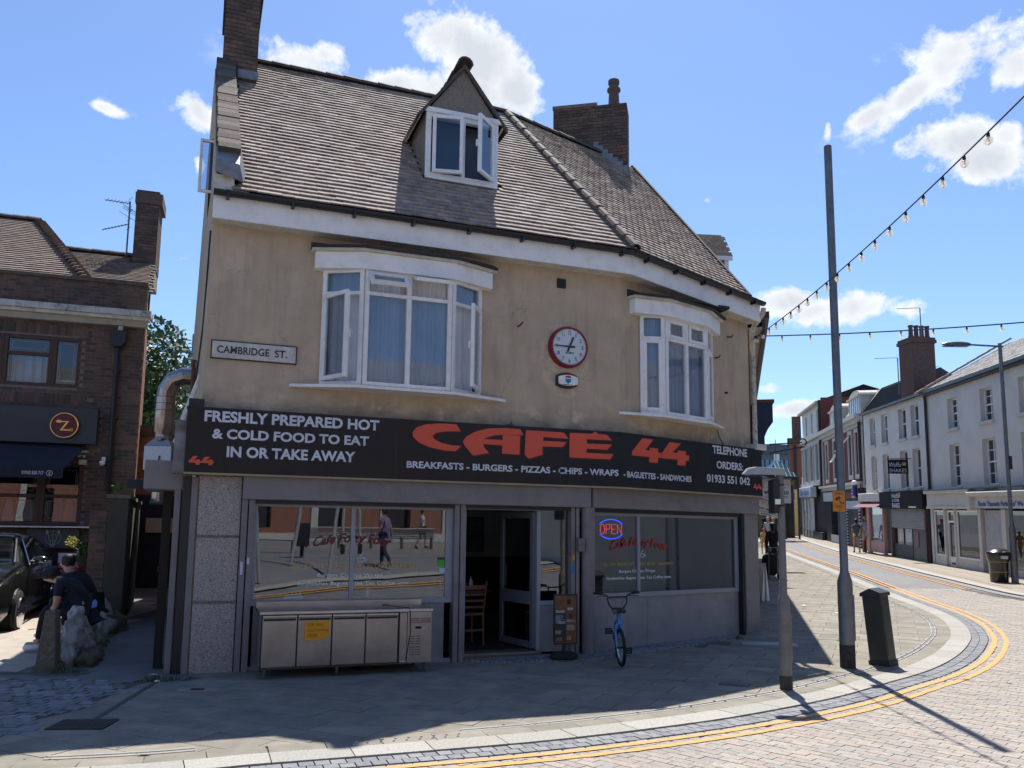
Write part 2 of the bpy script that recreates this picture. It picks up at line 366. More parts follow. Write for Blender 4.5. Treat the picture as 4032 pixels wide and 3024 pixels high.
m_white = M('white_upvc', (.84, .84, .83), (.78, .78, .765), ns=5, rough=.4, stain=((.54, .51, .45), .38), ss=5)
m_whiteold = M('weathered_white', (.66, .64, .58), (.52, .49, .42), ns=7, rough=.7, stain=((.25, .22, .17), .6), ss=4)
m_black = M('black_plastic', (.02, .022, .026), rough=.4, ns=9)
m_lead = M('lead', (.17, .18, .20), (.26, .27, .29), ns=9, rough=.55, met=.3)
TILEP = [(.32, .262, .225), (.355, .295, .252), (.285, .235, .202), (.385, .325, .285), (.335, .275, .236), (.265, .218, .19), (.355, .285, .238), (.41, .355, .315)]
m_tile = M('clay_roof_tile', (0, 0, 0), pal=TILEP, ns=14, rough=.85, bump=.3, bs=150, stain=((.12, .105, .09), .5), ss=.9, spec=.15, world=True)
m_ridge = M('ridge_tile', (0, 0, 0), pal=[(.095, .075, .066), (.12, .094, .08), (.08, .066, .058)], ns=12, rough=.8, bump=.4, stain=((.13, .12, .10), .5), ss=9)
m_under = M('roof_felt', (.03, .028, .027), rough=.9)
BRK = [(.115, .082, .066), (.14, .095, .075), (.095, .072, .062), (.165, .105, .08), (.12, .09, .078), (.085, .066, .058)]
m_brick = M('brown_brick', (0, 0, 0), pal=BRK, world=True, stain=((.045, .04, .036), .55), ss=1.1, ns=20, rough=.88, bump=.4, bs=120, spec=.2)
m_brickred = M('red_brick', (0, 0, 0), pal=[(.28, .12, .075), (.23, .10, .07), (.32, .15, .09), (.20, .095, .07)], ns=20, rough=.88, bump=.4, bs=120, spec=.2)
m_mortar = M('mortar', (.20, .175, .145), (.15, .13, .11), ns=8, rough=.95)
m_stone = M('coping_stone', (0, 0, 0), pal=[(.14, .115, .09), (.11, .09, .072), (.19, .155, .12), (.08, .068, .055)], ns=11, rough=.9, bump=.7, bs=40, stain=((.06, .06, .055), .75), ss=6)
m_pebble = M('pebbledash', (.30, .26, .215), (.17, .145, .12), ns=55, rough=.95, bump=1, bs=110)
m_glass = MGLASS('window_glass', (.72, .76, .8), 2.0, .0007)
m_glassup = MGLASS('upstairs_glass', (.72, .78, .84), 1.6, .002)
m_curtain = M('net_curtain', (.78, .78, .78), (.66, .66, .68), rough=.9, ns=2)
m_darkroom = M('dark_room', (.035, .035, .038), rough=.9)
m_grey = M('grey_cladding', (.225, .208, .212), (.195, .18, .183), ns=1.5, rough=.5, spec=.35, bump=.12, bs=25, stain=((.125, .115, .11), .65), ss=3.5)
m_greyb = M('bluegrey_panel', (.27, .27, .285), (.235, .235, .25), ns=2, rough=.45, spec=.35, bump=.1, bs=12, stain=((.15, .145, .14), .6), ss=2.6)
m_alu = M('grey_window_frame', (.29, .31, .35), (.26, .28, .31), ns=4, rough=.4)
m_granite = None
def granite():
    m, nt, b = newmat('speckled_granite'); L = nt.links
    t = nd(nt, 'ShaderNodeTexCoord'); v = nd(nt, 'ShaderNodeTexVoronoi'); v.inputs['Scale'].default_value = 95; L.new(t.outputs['Object'], v.inputs['Vector'])
    n = nd(nt, 'ShaderNodeTexNoise'); n.inputs['Scale'].default_value = 1.4; n.inputs['Detail'].default_value = 4; L.new(t.outputs['Object'], n.inputs['Vector'])
    cr = nd(nt, 'ShaderNodeValToRGB'); cr.color_ramp.interpolation = 'LINEAR'
    e = cr.color_ramp.elements; e[0].position = 0; e[0].color = (.10, .10, .11, 1); e[1].position = 1; e[1].color = (.46, .44, .41, 1)
    for p, c in ((.25, (.30, .29, .275)), (.5, (.37, .355, .335)), (.7, (.27, .225, .19))): x = e.new(p); x.color = (*c, 1)
    sp = nd(nt, 'ShaderNodeSeparateColor'); L.new(v.outputs['Color'], sp.inputs[0]); L.new(sp.outputs[0], cr.inputs[0])
    mx = nd(nt, 'ShaderNodeMix', data_type='RGBA', blend_type='MULTIPLY'); mx.inputs[0].default_value = .5; L.new(cr.outputs[0], mx.inputs[6]); L.new(n.outputs['Color'], mx.inputs[7])
    L.new(cr.outputs[0], b.inputs['Base Color']); b.inputs['Roughness'].default_value = .45
    return m
m_granite = granite()
m_signbk = M('gloss_black_sign', (.012, .014, .017), (.018, .020, .024), ns=1.2, rough=.22, spec=.3)
m_letw = M('white_vinyl', (.62, .65, .72), rough=.5)
m_red = M('red_vinyl', (.70, .10, .052), (.66, .092, .05), rough=.45)
m_gold = M('gold_trim', (.35, .28, .16), rough=.4)
m_steel = M('brushed_steel', (.42, .41, .40), (.34, .33, .32), ns=3, rough=.30, met=.95)
m_galv = M('galvanised_steel', (.20, .215, .225), (.16, .172, .18), ns=7, rough=.5, met=.55, bump=.2, bs=30, stain=((.11, .11, .11), .5), ss=5)

# ---------------------------------------------------------------- the cafe: frames of reference
TH1 = math.atan2(1800, 4769); TH2 = math.radians(40)
FO = Vector((-3.877, 10.319, 0))
d1 = Vector((math.cos(TH1), math.sin(TH1), 0)); n1 = Vector((d1.y, -d1.x, 0))
def W1(s, y, z=0): return FO + d1 * s - n1 * y + Vector((0, 0, z))      # local (along, behind, up) -> world
KS = 5.895
MX2 = Matrix.Translation((KS, 0, 0)) @ RZ(TH2 - TH1)                   # right-hand front, in the cafe's own frame
cafe = thing('cafe_building', 'two storey corner cafe with tan rendered walls, grey shopfront and brown tiled roof', 'building', FO, TH1)
inv1 = Matrix.LocRotScale(FO, cafe.rotation_euler, None).inverted()
def C2(s, y, z=0): return MX2 @ Vector((s, y, z))
ZE, DR, ZR = 6.0, 3.586, 9.95
HT = math.tan((TH2 - TH1) / 2)
WT = .25
# upper walls
b = wallgrid(MB(), 0, KS, 2.45, 5.66, [(1.45, 3.62, 3.62, 5.2)], 0, WT); b.mk('front_wall', m_render, cafe)
b = wallgrid(MB(), 0, 3.33, 2.45, 5.66, [(.44, 2.22, 3.56, 5.15)], 0, WT)
b.mk('front_wall', m_render, cafe, mx=MX2, label='right hand front wall turning the corner')
# left gable and rear walls (closed shell)
GK = -.033
def gab(y): return GK * y
b = MB(); outl = [(.012, 0), (7.1, 0), (7.1, 5.9), (3.6, 9.72), (0.02, 6.2)]
b.add([(gab(y), y, z) for y, z in outl] + [(gab(y) + .24, y, z) for y, z in outl], [tuple(range(5)), tuple(range(9, 4, -1))] + [(i, i + 5, (i + 1) % 5 + 5, (i + 1) % 5) for i in range(5)])
b.mk('gable_wall', m_render, cafe)
RR = C2(3.33, 0); VG = .36
def verge(y): return 3.02 + VG * y
b = MB(); o2 = [(.012, 0), (7.1, 0), (7.1, 5.9), (3.6, 9.6), (.012, 5.6)]
vs = [C2(3.31 + (verge(y) - 3.02) * .9, y, z) for y, z in o2]; ws = [C2(3.31 - .24 + (verge(y) - 3.02) * .9, y, z) for y, z in o2]
b.add(ws + vs, [tuple(range(5)), tuple(range(9, 4, -1))] + [(i, i + 5, (i + 1) % 5 + 5, (i + 1) % 5) for i in range(5)])
b.mk('gable_wall', m_brick, cafe)
rl = Vector((gab(7.1), 7.1, 0)); rr = C2(3.31 + VG * 7.1 * .9, 7.1); rm = Vector((4.69, 7.1, 0))
b = MB()
for p, q in ((rl, rm), (rm, rr)): b.add([(p.x, p.y, 0), (q.x, q.y, 0), (q.x, q.y, 5.9), (p.x, p.y, 5.9), (p.x, p.y - .2, 0), (q.x, q.y - .2, 0), (q.x, q.y - .2, 5.9), (p.x, p.y - .2, 5.9)], [(0, 3, 2, 1), (4, 5, 6, 7), (0, 1, 5, 4), (2, 3, 7, 6)])
b.mk('rear_wall', m_render, cafe)
# floors and the shop interior
b = MB().add([(.1, .3, 2.46), (5.9, .3, 2.46), C2(3.2, .3, 2.46), (rr.x, 7, 2.46), (gab(7) + .2, 7, 2.46)], [(0, 1, 2, 3, 4)]); b.mk('shop_ceiling', M('ceiling_board', (.35, .35, .34)), cafe)
b = MB().add([(.1, .25, .1), (5.5, .25, .1), C2(3.2, .3, .1), (rr.x, 7, .1), (gab(7) + .2, 7, .1)], [(0, 1, 2, 3, 4)]); b.mk('shop_floor', M('dark_floor_tiles', (.05, .042, .036), (.035, .03, .028), ns=4, rough=.4), cafe)
b = MB().box(.1, 8.0, 5.2, 5.3, 1.25, 2.46); b.mk('interior_wall', M('pale_interior_wall', (.24, .245, .25)), cafe)
b = MB().box(.1, 8.0, 5.19, 5.3, .1, 1.25); b.mk('interior_dado', M('black_dado', (.015, .014, .016)), cafe)
B(.12, 8.2, .45, 6.9, 5.5, 5.55).mk('loft_floor', m_darkroom, cafe)
B(3.9, 4.0, .5, 5.1, 2.47, 5.5).mk('interior_wall', m_darkroom, cafe, label='dark partition wall upstairs')

# eaves: white boxed soffit, fascia, black gutter, following both fronts; the right half drops a little
def eavepath(off, z):      # mitred polyline along both fronts at distance `off` in front of the wall
    kx = KS + off * HT
    return [Vector((-.02, -off, z)), Vector((kx, -off, z)), C2(3.36 - .05 * off, -off, z - .15)]
def strip(o0, o1, z0, z1, nm, mat, **k):
    a, b_, c, d = eavepath(o0, z0), eavepath(o1, z0), eavepath(o1, z1), eavepath(o0, z1)
    m = MB()
    for i in range(2):
        m.add([a[i], a[i + 1], b_[i + 1], b_[i], d[i], d[i + 1], c[i + 1], c[i]], [(0, 3, 2, 1), (4, 5, 6, 7), (0, 1, 5, 4), (2, 3, 7, 6), (3, 0, 4, 7), (1, 2, 6, 5)])
    return m.mk(nm, mat, cafe, **k)
strip(0, .25, 5.63, 5.66, 'soffit_board', m_whiteold)
fb = strip(.235, .262, 5.622, 5.93, 'fascia_board', m_white)
b = MB()
for s in (1.35, 2.7, 4.0): B(s, s + .035, -.268, -.262, 5.62, 5.93).mk('fascia_joint', m_white, fb)
g = MB()
for a, c in zip(eavepath(.33, 5.955)[:2], eavepath(.33, 5.955)[1:]):
    dd = (c - a).normalized(); nn = Vector((dd.y, -dd.x, 0))
    prof = [(math.cos(t) * .062, math.sin(t) * .062) for t in [PI + k * PI / 6 for k in range(7)]] + [(.05, 0), (-.05, 0)]
    n = len(prof); g.add([a + nn * u + Vector((0, 0, v)) for u, v in prof] + [c + nn * u + Vector((0, 0, v)) for u, v in prof], [(i, i + n, (i + 1) % n + n, (i + 1) % n) for i in range(n)] + [tuple(range(n)), tuple(range(2 * n - 1, n - 1, -1))])
gut = g.mk('gutter', m_black, cafe)
gb = MB(); gb.box(-.02, .02, -.065, .06, -.085, .01); gbm = None
for i in range(13):
    if i < 8: p = Vector((.15 + i * .8, -.33, 5.95)); r_ = 0
    else: p = C2((i - 8) * .7 + .25, -.33, 5.95 - .15 * ((i - 8) * .7 + .25) / 3.3); r_ = TH2 - TH1
    if gbm is None: gbm = gb.mk('gutter_bracket', m_black, gut, loc=p, rz=r_)
    else:
        o = gbm.copy(); COL.objects.link(o); o.location = p; o.rotation_euler = (0, 0, r_)
# roof decks
PIT = math.atan2(ZR - ZE, DR + .3)
roof = MB().add([(.2, -.27, ZE - .06), (KS + .3 * HT, -.27, ZE - .06), (KS - DR * HT, DR, ZR - .05), (.2, DR, ZR - .05), (.2, 7.2, 6.0), (rm.x, 7.2, 6.0), (gab(7), 7.2, 6)],
                [(0, 1, 2, 3), (3, 2, 5, 4)])
k2 = C2(-.3 * HT, -.27, ZE - .06); r2 = C2(verge(-.27), -.27, ZE - .2); t2 = C2(verge(DR), DR, ZR - .05); h2 = Vector((KS - DR * HT, DR, ZR - .05)); q2 = C2(verge(7.2), 7.2, 6.)
roof.add([k2, r2, t2, h2, (rm.x, 7.2, 6.0), q2], [(0, 1, 2, 3), (3, 2, 5, 4)])
roof = roof.mk('roof', m_under, cafe)
tl = math.hypot(DR + .3, ZR - ZE); GA = .128
tm = []; tm2 = []
nc = int(tl / GA)
for i in range(nc):
    t = (i + .5) / nc; y = -.30 + (DR + .3) * t; z = ZE + (ZR - ZE) * t
    hips = KS - y * HT
    x = .27 + (i % 2) * .078
    wob = .006 * math.sin(i * 1.7)
    while x < hips:
        dz = .010 * noise.noise(Vector((x * 1.3, i * .12, 0))) + .004 * RD.random()
        if not (2.93 < x < 4.17 and .72 < y < 2.6 and z < 8.2): tm.append(BX((x, y, z + .012 + dz), (.153, GA * 1.3, .020), RX(PIT - .17 + RD.uniform(-.02, .02)) @ RZ(RD.uniform(-.012, .012)) @ RY(RD.uniform(-.01, .01))))
        x += .1555
    x = y * HT + (i % 2) * .078; xe = verge(y)
    while x < xe:
        zd = .15 * max(0, x) / 3.3 * (1 - t)
        tm2.append(MX2 @ BX((x, y, z + .012 - zd + .004 * RD.random()), (.153, GA * 1.3, .020), RX(PIT - .17 + RD.uniform(-.02, .02)) @ RZ(RD.uniform(-.01, .01))))
        x += .1555
pieces('tile', tm + tm2, m_tile, cafe, cap=300, stuffname='roof_tiles')
# dark, weathered edge of cut tiles up the verge, ridge and hip
def halfround(p, q, r, n, mat, par, nm, jit=.006):
    p, q = Vector(p), Vector(q); d = (q - p); L_ = d.length / n; d.normalize()
    up = Vector((0, 0, 1)); sd = d.cross(up).normalized(); up = sd.cross(d)
    for i in range(n):
        m = MB(); a = p + d * L_ * i + up * RD.uniform(0, jit); c = p + d * (L_ * (i + 1) + .02) + up * RD.uniform(-jit, 0)
        rr_ = r * RD.uniform(.96, 1.04); K_ = 7
        ring = lambda o, rad: [o + sd * math.cos(PI * k / (K_ - 1)) * rad + up * math.sin(PI * k / (K_ - 1)) * rad * .95 for k in range(K_)]
        vs = ring(a, rr_ * 1.03) + ring(c, rr_ * .97) + ring(a, rr_ * .8) + ring(c, rr_ * .8)
        fs = [(k, k + K_, k + K_ + 1, k + 1) for k in range(K_ - 1)] + [(k, k + 1, k + 2 * K_ + 1, k + 2 * K_) for k in range(K_ - 1)] + [(0, 2 * K_, 3 * K_, K_), (K_ - 1, 2 * K_ - 1, 4 * K_ - 1, 3 * K_ - 1)]
        m.add(vs, fs).mk(nm, mat, par)
halfround((.5, DR, ZR + .0), (KS - DR * HT, DR, ZR + .0), .11, 15, m_ridge, cafe, 'ridge_tile')
halfround(h2 + Vector((0, 0, .03)), C2(verge(DR) - .25, DR, ZR + .0), .11, 10, m_ridge, cafe, 'ridge_tile')
halfround((KS + .3 * HT + .02, -.34, ZE - .02), h2 + Vector((0, 0, .05)), .10, 17, m_ridge, cafe, 'hip_tile')
b = MB(); va, vb = C2(verge(-.33) + .02, -.33, ZE - .17), C2(verge(DR) + .02, DR, ZR + .02); b.tube([va, vb], .055, 6); b.mk('verge_board', M('dark_verge', (.06, .052, .05), rough=.8), cafe)
# gable coping on the left: stepped stones from the lead cap up to the chimney
cs = []
for i in range(24):
    t = (i + .5) / 24; y = -.12 + 2.95 * t; z = 6.5 + (9.35 - 6.5) * t
    cs.append(BX((gab(y) + .14 + RD.uniform(-.008, .008), y, z + RD.uniform(-.01, .01)), (.285 + RD.uniform(-.012, .012), .165, .28), RX(PIT - .02) @ RZ(RD.uniform(-.03, .03))))
pieces('coping_stone', cs, m_stone, cafe)
B(.0, .27, -.1, 3.0, 6.2, 6.4).tf(lambda x, y, z: (x + gab(y), y, z + (y + .1) * .98)).mk('coping_bed', m_mortar, cafe)
MB().add([(-.02, -.34, 6.36), (.27, -.34, 6.33), (.33, -.28, 6.12), (.30, -.05, 6.25), (-.02, 0, 6.7), (.28, 0, 6.74), (.36, .0, 6.35), (-.03, -.05, 6.2), (-.02, -.34, 6.2), (.27, -.34, 6.12)],
         [(0, 1, 5, 4), (1, 2, 6, 5), (0, 8, 9, 1), (0, 4, 7, 8), (1, 9, 2), (2, 9, 3), (2, 3, 6)]).mk('lead_cap', m_lead, cafe, bev=.008)
B(-.03, .22, -.27, 0, 5.935, 6.2).mk('gable_kneeler', m_whiteold, cafe)
B(.22, .4, -.3, -.1, 5.96, 6.03).mk('lead_flashing', m_lead, cafe)

def brickwork(par, x0, x1, z0, z1, y0, y1, mat, nm='brick', cap=300, base=None, holes=(), L_=.215, H_=.075, faces='f', proud=.006, depth=.03, stuff=None):
    """bricks set into a mortar core, joints recessed; faces f(ront) l(eft) r(ight)"""
    ms = []
    nz_ = max(1, round((z1 - z0) / H_)); hh = (z1 - z0) / nz_
    for k in range(nz_):
        z = z0 + (k + .5) * hh; off = (k % 2) * L_ / 2
        x = x0 - off
        if 'f' in faces:
            while x < x1 - .01:
                a, c = max(x, x0), min(x + L_, x1)
                if c - a > .03 and not any(h[0] < (a + c) / 2 < h[1] and h[2] < z < h[3] for h in holes):
                    ms.append(BX(((a + c) / 2, y0 - proud + depth / 2 + RD.uniform(-.002, .002), z), (c - a - .011, depth, hh - .011)))
                x += L_
        for sd, xx in (('l', x0), ('r', x1)):
            if sd in faces:
                y = y0 - off * .5
                while y < y1 - .01:
                    a, c = max(y, y0), min(y + L_, y1)
                    if c - a > .03:
                        ms.append(BX((xx + (-proud + depth / 2) * (1 if sd == 'l' else -1), (a + c) / 2, z), (depth, c - a - .011, hh - .011)))
                    y += L_
    pieces(nm, ms, mat, par, base=base, cap=cap, stuffname=stuff)
def chimney(par, x0, x1, y0, y1, z0, z1, mat, base=None, faces='flr', cap_=60, nm='chimney'):
    b = B(x0 + .01, x1 - .01, y0 + .01, y1 - .01, z0, z1)
    c = b.mk(nm, m_mortar, par, mx=base)
    return c
# chimney on the left gable (a step in its face) and the one on the right
c1 = chimney(cafe, .0, .54, 2.72, 4.3, 8.6, 10.86, m_brick)
brickwork(cafe, .0, .54, 8.9, 10.86, 2.72, 4.3, m_brick, faces='flr', cap=110, stuff='chimney_bricks')
B(.24, .56, 2.69, 2.73, 9.15, 9.30).mk('lead_flashing', m_lead, cafe)
B(-.04, .60, 2.68, 4.34, 10.80, 10.86).mk('chimney_cap', m_brick, cafe)
p_r, p_l = Vector((2.41, 17.08, 0)), Vector((.84, 17.42, 0)); dc = (p_r - p_l).normalized()
cmx = inv1 @ Matrix.Translation(p_l) @ RZ(math.atan2(dc.y, dc.x))
cw = (p_r - p_l).length
chimney(cafe, 0, cw, 0, .62, 8.0, 11.06, m_brick, base=cmx)
brickwork(cafe, 0, cw, 8.9, 11.06, 0, .62, m_brick, faces='flr', cap=190, base=cmx, stuff='chimney_bricks')
pot = MB().lathe([(.15, 0), (.15, .08), (.125, .1), (.11, .42), (.15, .45), (.15, .5), (.11, .53), (.1, .6), (.125, .62), (.125, .7), (.09, .7)], 14).mk('chimney_pot', M('clay_pot', (.12, .085, .075), (.09, .07, .065), ns=10, rough=.8), cafe, mx=cmx @ Matrix.Translation((cw - .3, .3, 11.06)))
B(-.02, cw * .6, -.02, .64, 11.045, 11.12).mk('chimney_cap', m_mortar, cafe, mx=cmx)
fl = MB()
for i in range(7):
    a = cw * (.55 + i * .066); fl.box(a, a + .11, -.022, -.012, 9.33 + (6 - i) * .098, 9.62 + (6 - i) * .098)
fl.mk('stepped_flashing', m_lead, cafe, mx=cmx)

# ---- window parts
def casement(par, x0, x1, z0, z1, base, hinge=None, ang=0, t=.055, dep=.05, gl=None, nm='sash'):
    """frame + pane in the x,z plane at y=0 of `base`; hinge 'l','r','t' opens outwards by ang"""
    if hinge == 'l': m = base @ Matrix.Translation((x0, 0, 0)) @ RZ(-ang) @ Matrix.Translation((-x0, 0, 0))
    elif hinge == 'r': m = base @ Matrix.Translation((x1, 0, 0)) @ RZ(ang) @ Matrix.Translation((-x1, 0, 0))
    elif hinge == 't': m = base @ Matrix.Translation((0, 0, z1)) @ RX(-ang) @ Matrix.Translation((0, 0, -z1))
    else: m = base
    b = frame(MB(), x0, x1, z0, z1, t, -dep / 2, dep / 2)
    f = b.mk(nm, m_white, par, mx=m, bev=.006)
    B(x0 + t - .01, x1 - t + .01, -.004, .004, z0 + t - .01, z1 - t + .01).mk('pane', gl or m_glassup, f)
    if hinge in ('l', 'r'):
        hx = x1 - .02 if hinge == 'l' else x0 + .02
        B(hx - .012, hx + .012, .03, .06, (z0 + z1) / 2 - .05, (z0 + z1) / 2 + .05).mk('handle', m_white, f)
    return f
def baywin(par, base, corners, zb, zt, ztr, splits, opens, curt=True):
    """corners: four (x,y) from wall to wall; each facet gets a frame; splits per facet; opens = dict"""
    for i in range(3):
        a, c = Vector((*corners[i], 0)), Vector((*corners[i + 1], 0)); d = c - a; L_ = d.length
        fm = base @ Matrix.Translation(a) @ RZ(math.atan2(d.y, d.x))
        b = MB(); xs = [0] + [L_ * q for q in splits[i]] + [L_]
        e = .05
        b.box(0, L_, -.035, .035, zb, zb + e); b.box(0, L_, -.035, .035, zt - e, zt)
        b.box(0, L_, -.033, .033, ztr - e / 2, ztr + e / 2)
        for q, x in enumerate(xs):
            w = .065 if 0 < q < len(xs) - 1 else .06
            x_ = 0 if q == 0 else (L_ - w if q == len(xs) - 1 else x - w / 2)
            b.box(x_, x_ + w, -.036, .036, zb + e, ztr - e / 2); b.box(x_, x_ + w, -.036, .036, ztr + e / 2, zt - e)
        f = b.mk('window_frame', m_white, par, mx=fm, bev=.005)
        for q in range(len(xs) - 1):
            xa, xb = xs[q] + .05, xs[q + 1] - .05
            for (za, zc, key) in ((zb + e, ztr - e / 2, 'b'), (ztr + e / 2, zt - e, 't')):
                op = opens.get((i, q, key))
                if op == 'fix': B(xa, xb, -.004, .004, za, zc).mk('pane', m_glassup, f)
                elif op: casement(par, xa - .01, xb + .01, za + .005, zc - .005, fm @ Matrix.Translation((0, -.045, 0)), op[0], op[1])
                else: casement(par, xa, xb, za, zc, fm @ Matrix.Translation((0, -.02, 0)))
    cb = MB()
    for i in range(3):
        a, c = Vector(corners[i]), Vector(corners[i + 1])
        L_ = (c - a).length; t_ = math.atan2(c.y - a.y, c.x - a.x)
        q = curtain(MB(), .02, L_ - .02, zb + .02, zt - .02, .10, .034)
        q.tf(lambda x, y, z, a=a, t_=t_: (a.x + x * math.cos(t_) - y * math.sin(t_), a.y + x * math.sin(t_) + y * math.cos(t_), z)); cb.add(q.v, q.f)
    cb.mk('curtain', m_curtain, par, mx=base)
def poly_off(P): return P
bay1 = [(1.425, 0), (1.93, -.27), (3.13, -.27), (3.64, 0)]
I4 = Matrix.Identity(4)
baywin(cafe, I4, bay1, 3.62, 5.19, 4.86, [[], [.5], []], {(0, 0, 'b'): ('l', .55), (0, 0, 't'): 'fix', (1, 0, 'b'): 'fix', (1, 1, 'b'): 'fix', (1, 0, 't'): ('t', .75), (1, 1, 't'): ('t', 1.25), (2, 0, 'b'): ('r', .55), (2, 0, 't'): 'fix'})
bay2 = [(.43, 0), (.76, -.22), (1.80, -.22), (2.24, 0)]
baywin(cafe, MX2, bay2, 3.56, 5.13, 4.76, [[], [.5], []], {(0, 0, 't'): 'fix', (1, 0, 'b'): 'fix', (1, 1, 'b'): 'fix', (2, 0, 't'): 'fix'})
def canopy(par, base, P, z0, z1, sill, zs):
    f = MB().pz(P, z0, z1).mk('bay_canopy', m_white, par, mx=base, bev=.006)
    Q = [(x + (.05 if i > 2 else -.05 if i < 3 else 0), y - (.04 if 0 < i < len(P) - 1 else 0)) for i, (x, y) in enumerate(P)]
    MB().pz(Q, z1, z1 + .035).mk('canopy_moulding', m_whiteold, f)
    Q2 = [(x * 1.0, y - (.05 if 0 < i < len(P) - 1 else 0)) for i, (x, y) in enumerate(Q)]
    # flat roof sloping up to the wall
    n = len(Q2); MB().add([(x, y, z1 + .036) for x, y in Q2] + [(x, y, z1 + (.062 if y < -.02 else .16)) for x, y in Q2],
        [tuple(range(n - 1, -1, -1)), tuple(range(n, 2 * n))] + [(i, (i + 1) % n, (i + 1) % n + n, i + n) for i in range(n)]).mk('canopy_roof', M('dark_felt', (.035, .036, .042), rough=.8), f)
    MB().pz(sill, zs - .03, zs + .012).mk('window_sill', m_white, par, mx=base, bev=.006)
canopy(cafe, I4, [(1.29, 0), (1.29, -.12), (1.92, -.36), (3.15, -.36), (3.78, -.12), (3.78, 0)], 5.17, 5.40, [(1.03, 0), (1.05, -.05), (1.85, -.34), (3.2, -.34), (4.0, -.04), (4.05, 0)], 3.60)
canopy(cafe, MX2, [(.2, 0), (.2, -.12), (.78, -.34), (1.74, -.34), (2.38, -.1), (2.38, 0)], 5.1, 5.33, [(-.05, 0), (-.02, -.05), (.7, -.29), (1.86, -.29), (2.5, -.04), (2.55, 0)], 3.54)

# ---- dormer
DY = .72
dm = MB()
dm.add([(2.95, DY, 7.06), (4.12, DY, 7.06), (4.12, DY, 8.12), (3.54, DY, 8.9), (2.95, DY, 8.12), (2.95, 2.9, 7.06), (4.12, 2.9, 7.06), (4.12, 2.9, 8.12), (3.54, 2.9, 8.9), (2.95, 2.9, 8.12)],
       [(0, 5, 9, 4), (1, 2, 7, 6), (5, 6, 7, 8, 9)])
dm = dm.mk('dormer', m_pebble, cafe)
MB().px([(2.95, 8.1), (4.12, 8.1), (3.54, 8.9)], DY - .02, DY + .05).mk('dormer_gable', m_pebble, dm)
b = frame(MB(), 2.95, 4.12, 7.06, 8.12, .085, DY - .03, DY + .06)
b.box(3.52, 3.58, DY - .028, DY + .05, 7.145, 8.035); df = b.mk('window_frame', m_white, cafe, bev=.006)
B(2.93, 4.16, DY - .07, DY - .03, 8.10, 8.17).mk('window_head', m_white, df)
B(2.95, 4.10, DY - .07, DY - .03, 7.03, 7.07).mk('window_sill', m_white, df)
casement(cafe, 3.05, 3.52, 7.13, 8.06, Matrix.Translation((0, DY - .05, 0)), 'l', .22)
casement(cafe, 3.57, 4.03, 7.13, 8.06, Matrix.Translation((0, DY - .05, 0)), 'r', .75)
B(3.0, 4.08, DY + .25, DY + .27, 7.1, 8.1).mk('blind', M('grey_blind', (.10, .13, .17)), cafe)
for sg in (-1, 1):
    ms = []
    x_e, z_e = 3.54 + sg * .72, 8.02; sl = math.atan2(8.96 - z_e, .72)
    for i in range(8):
        t = (i + .5) / 8; x = x_e - sg * .72 * t; z = z_e + (8.96 - z_e) * t
        y = DY - .06
        ymax = DY + (z - 7.06) + .15
        while y < ymax:
            ms.append(BX((x, y + .075 + (i % 2) * .03, z + .012), (.165, .15, .014), RY(sg * (sl - .08)) )); y += .156
    pieces('dormer_tile', ms, m_tile, cafe, cap=100)
    MB().add([(x_e, DY - .05, z_e - .03), (3.54, DY - .05, 8.93), (3.54, DY + 2.6, 8.93), (x_e, DY + 1.2, z_e - .03)], [(0, 1, 2, 3)]).mk('dormer_roof', m_under, dm)
    MB().add([(x_e, DY - .08, z_e - .05), (3.54, DY - .08, 8.9), (3.54, DY - .08, 8.97), (x_e - .0, DY - .08, z_e + .02), (x_e, DY - .03, z_e - .05), (3.54, DY - .03, 8.9), (3.54, DY - .03, 8.97), (x_e, DY - .03, z_e + .02)],
             [(0, 1, 2, 3), (4, 7, 6, 5), (3, 2, 6, 7), (0, 4, 5, 1)]).mk('barge_board', m_stone, dm)
    MB().tube([(x_e - sg * .05, DY - .06, 8.06 + .02), (x_e - sg * .03, DY + .95, 8.02)], .022, 6).mk('eave_trim', m_white, dm)
halfround((3.54, DY - .10, 8.97), (3.54, DY + 2.2, 8.98), .13, 6, m_ridge, cafe, 'ridge_tile')

# side window of the gable, open outwards
gm = Matrix.Translation((gab(1.9), 1.9, 0)) @ RZ(PI / 2)
casement(cafe, -.21, .03, 6.76, 7.60, Matrix.Translation((-.04, 1.86, 0)), None, 0, t=.04)
B(-.1, -.055, 1.86, 2.9, 6.75, 7.62).mk('window_opening', m_darkroom, cafe)

# ---- shopfront
SZ0, SZ1 = 2.1, 2.46
# granite pier
gp = []
for z0, z1 in ((0, .86), (.864, 1.66), (1.664, 2.38)): B(.02, .52, -.02, .12, z0 - .05, z1).mk('granite_slab', m_granite, cafe, bev=.004)
B(.03, .5, .12, .3, 0, 2.4).mk('pier_core', m_mortar, cafe)
B(-.07, 0.0, -.02, .05, -.02, 2.36).mk('metal_edge', m_grey, cafe)
B(-.17, -.08, .0, .09, -.02, 2.36).mk('metal_edge', m_black, cafe)
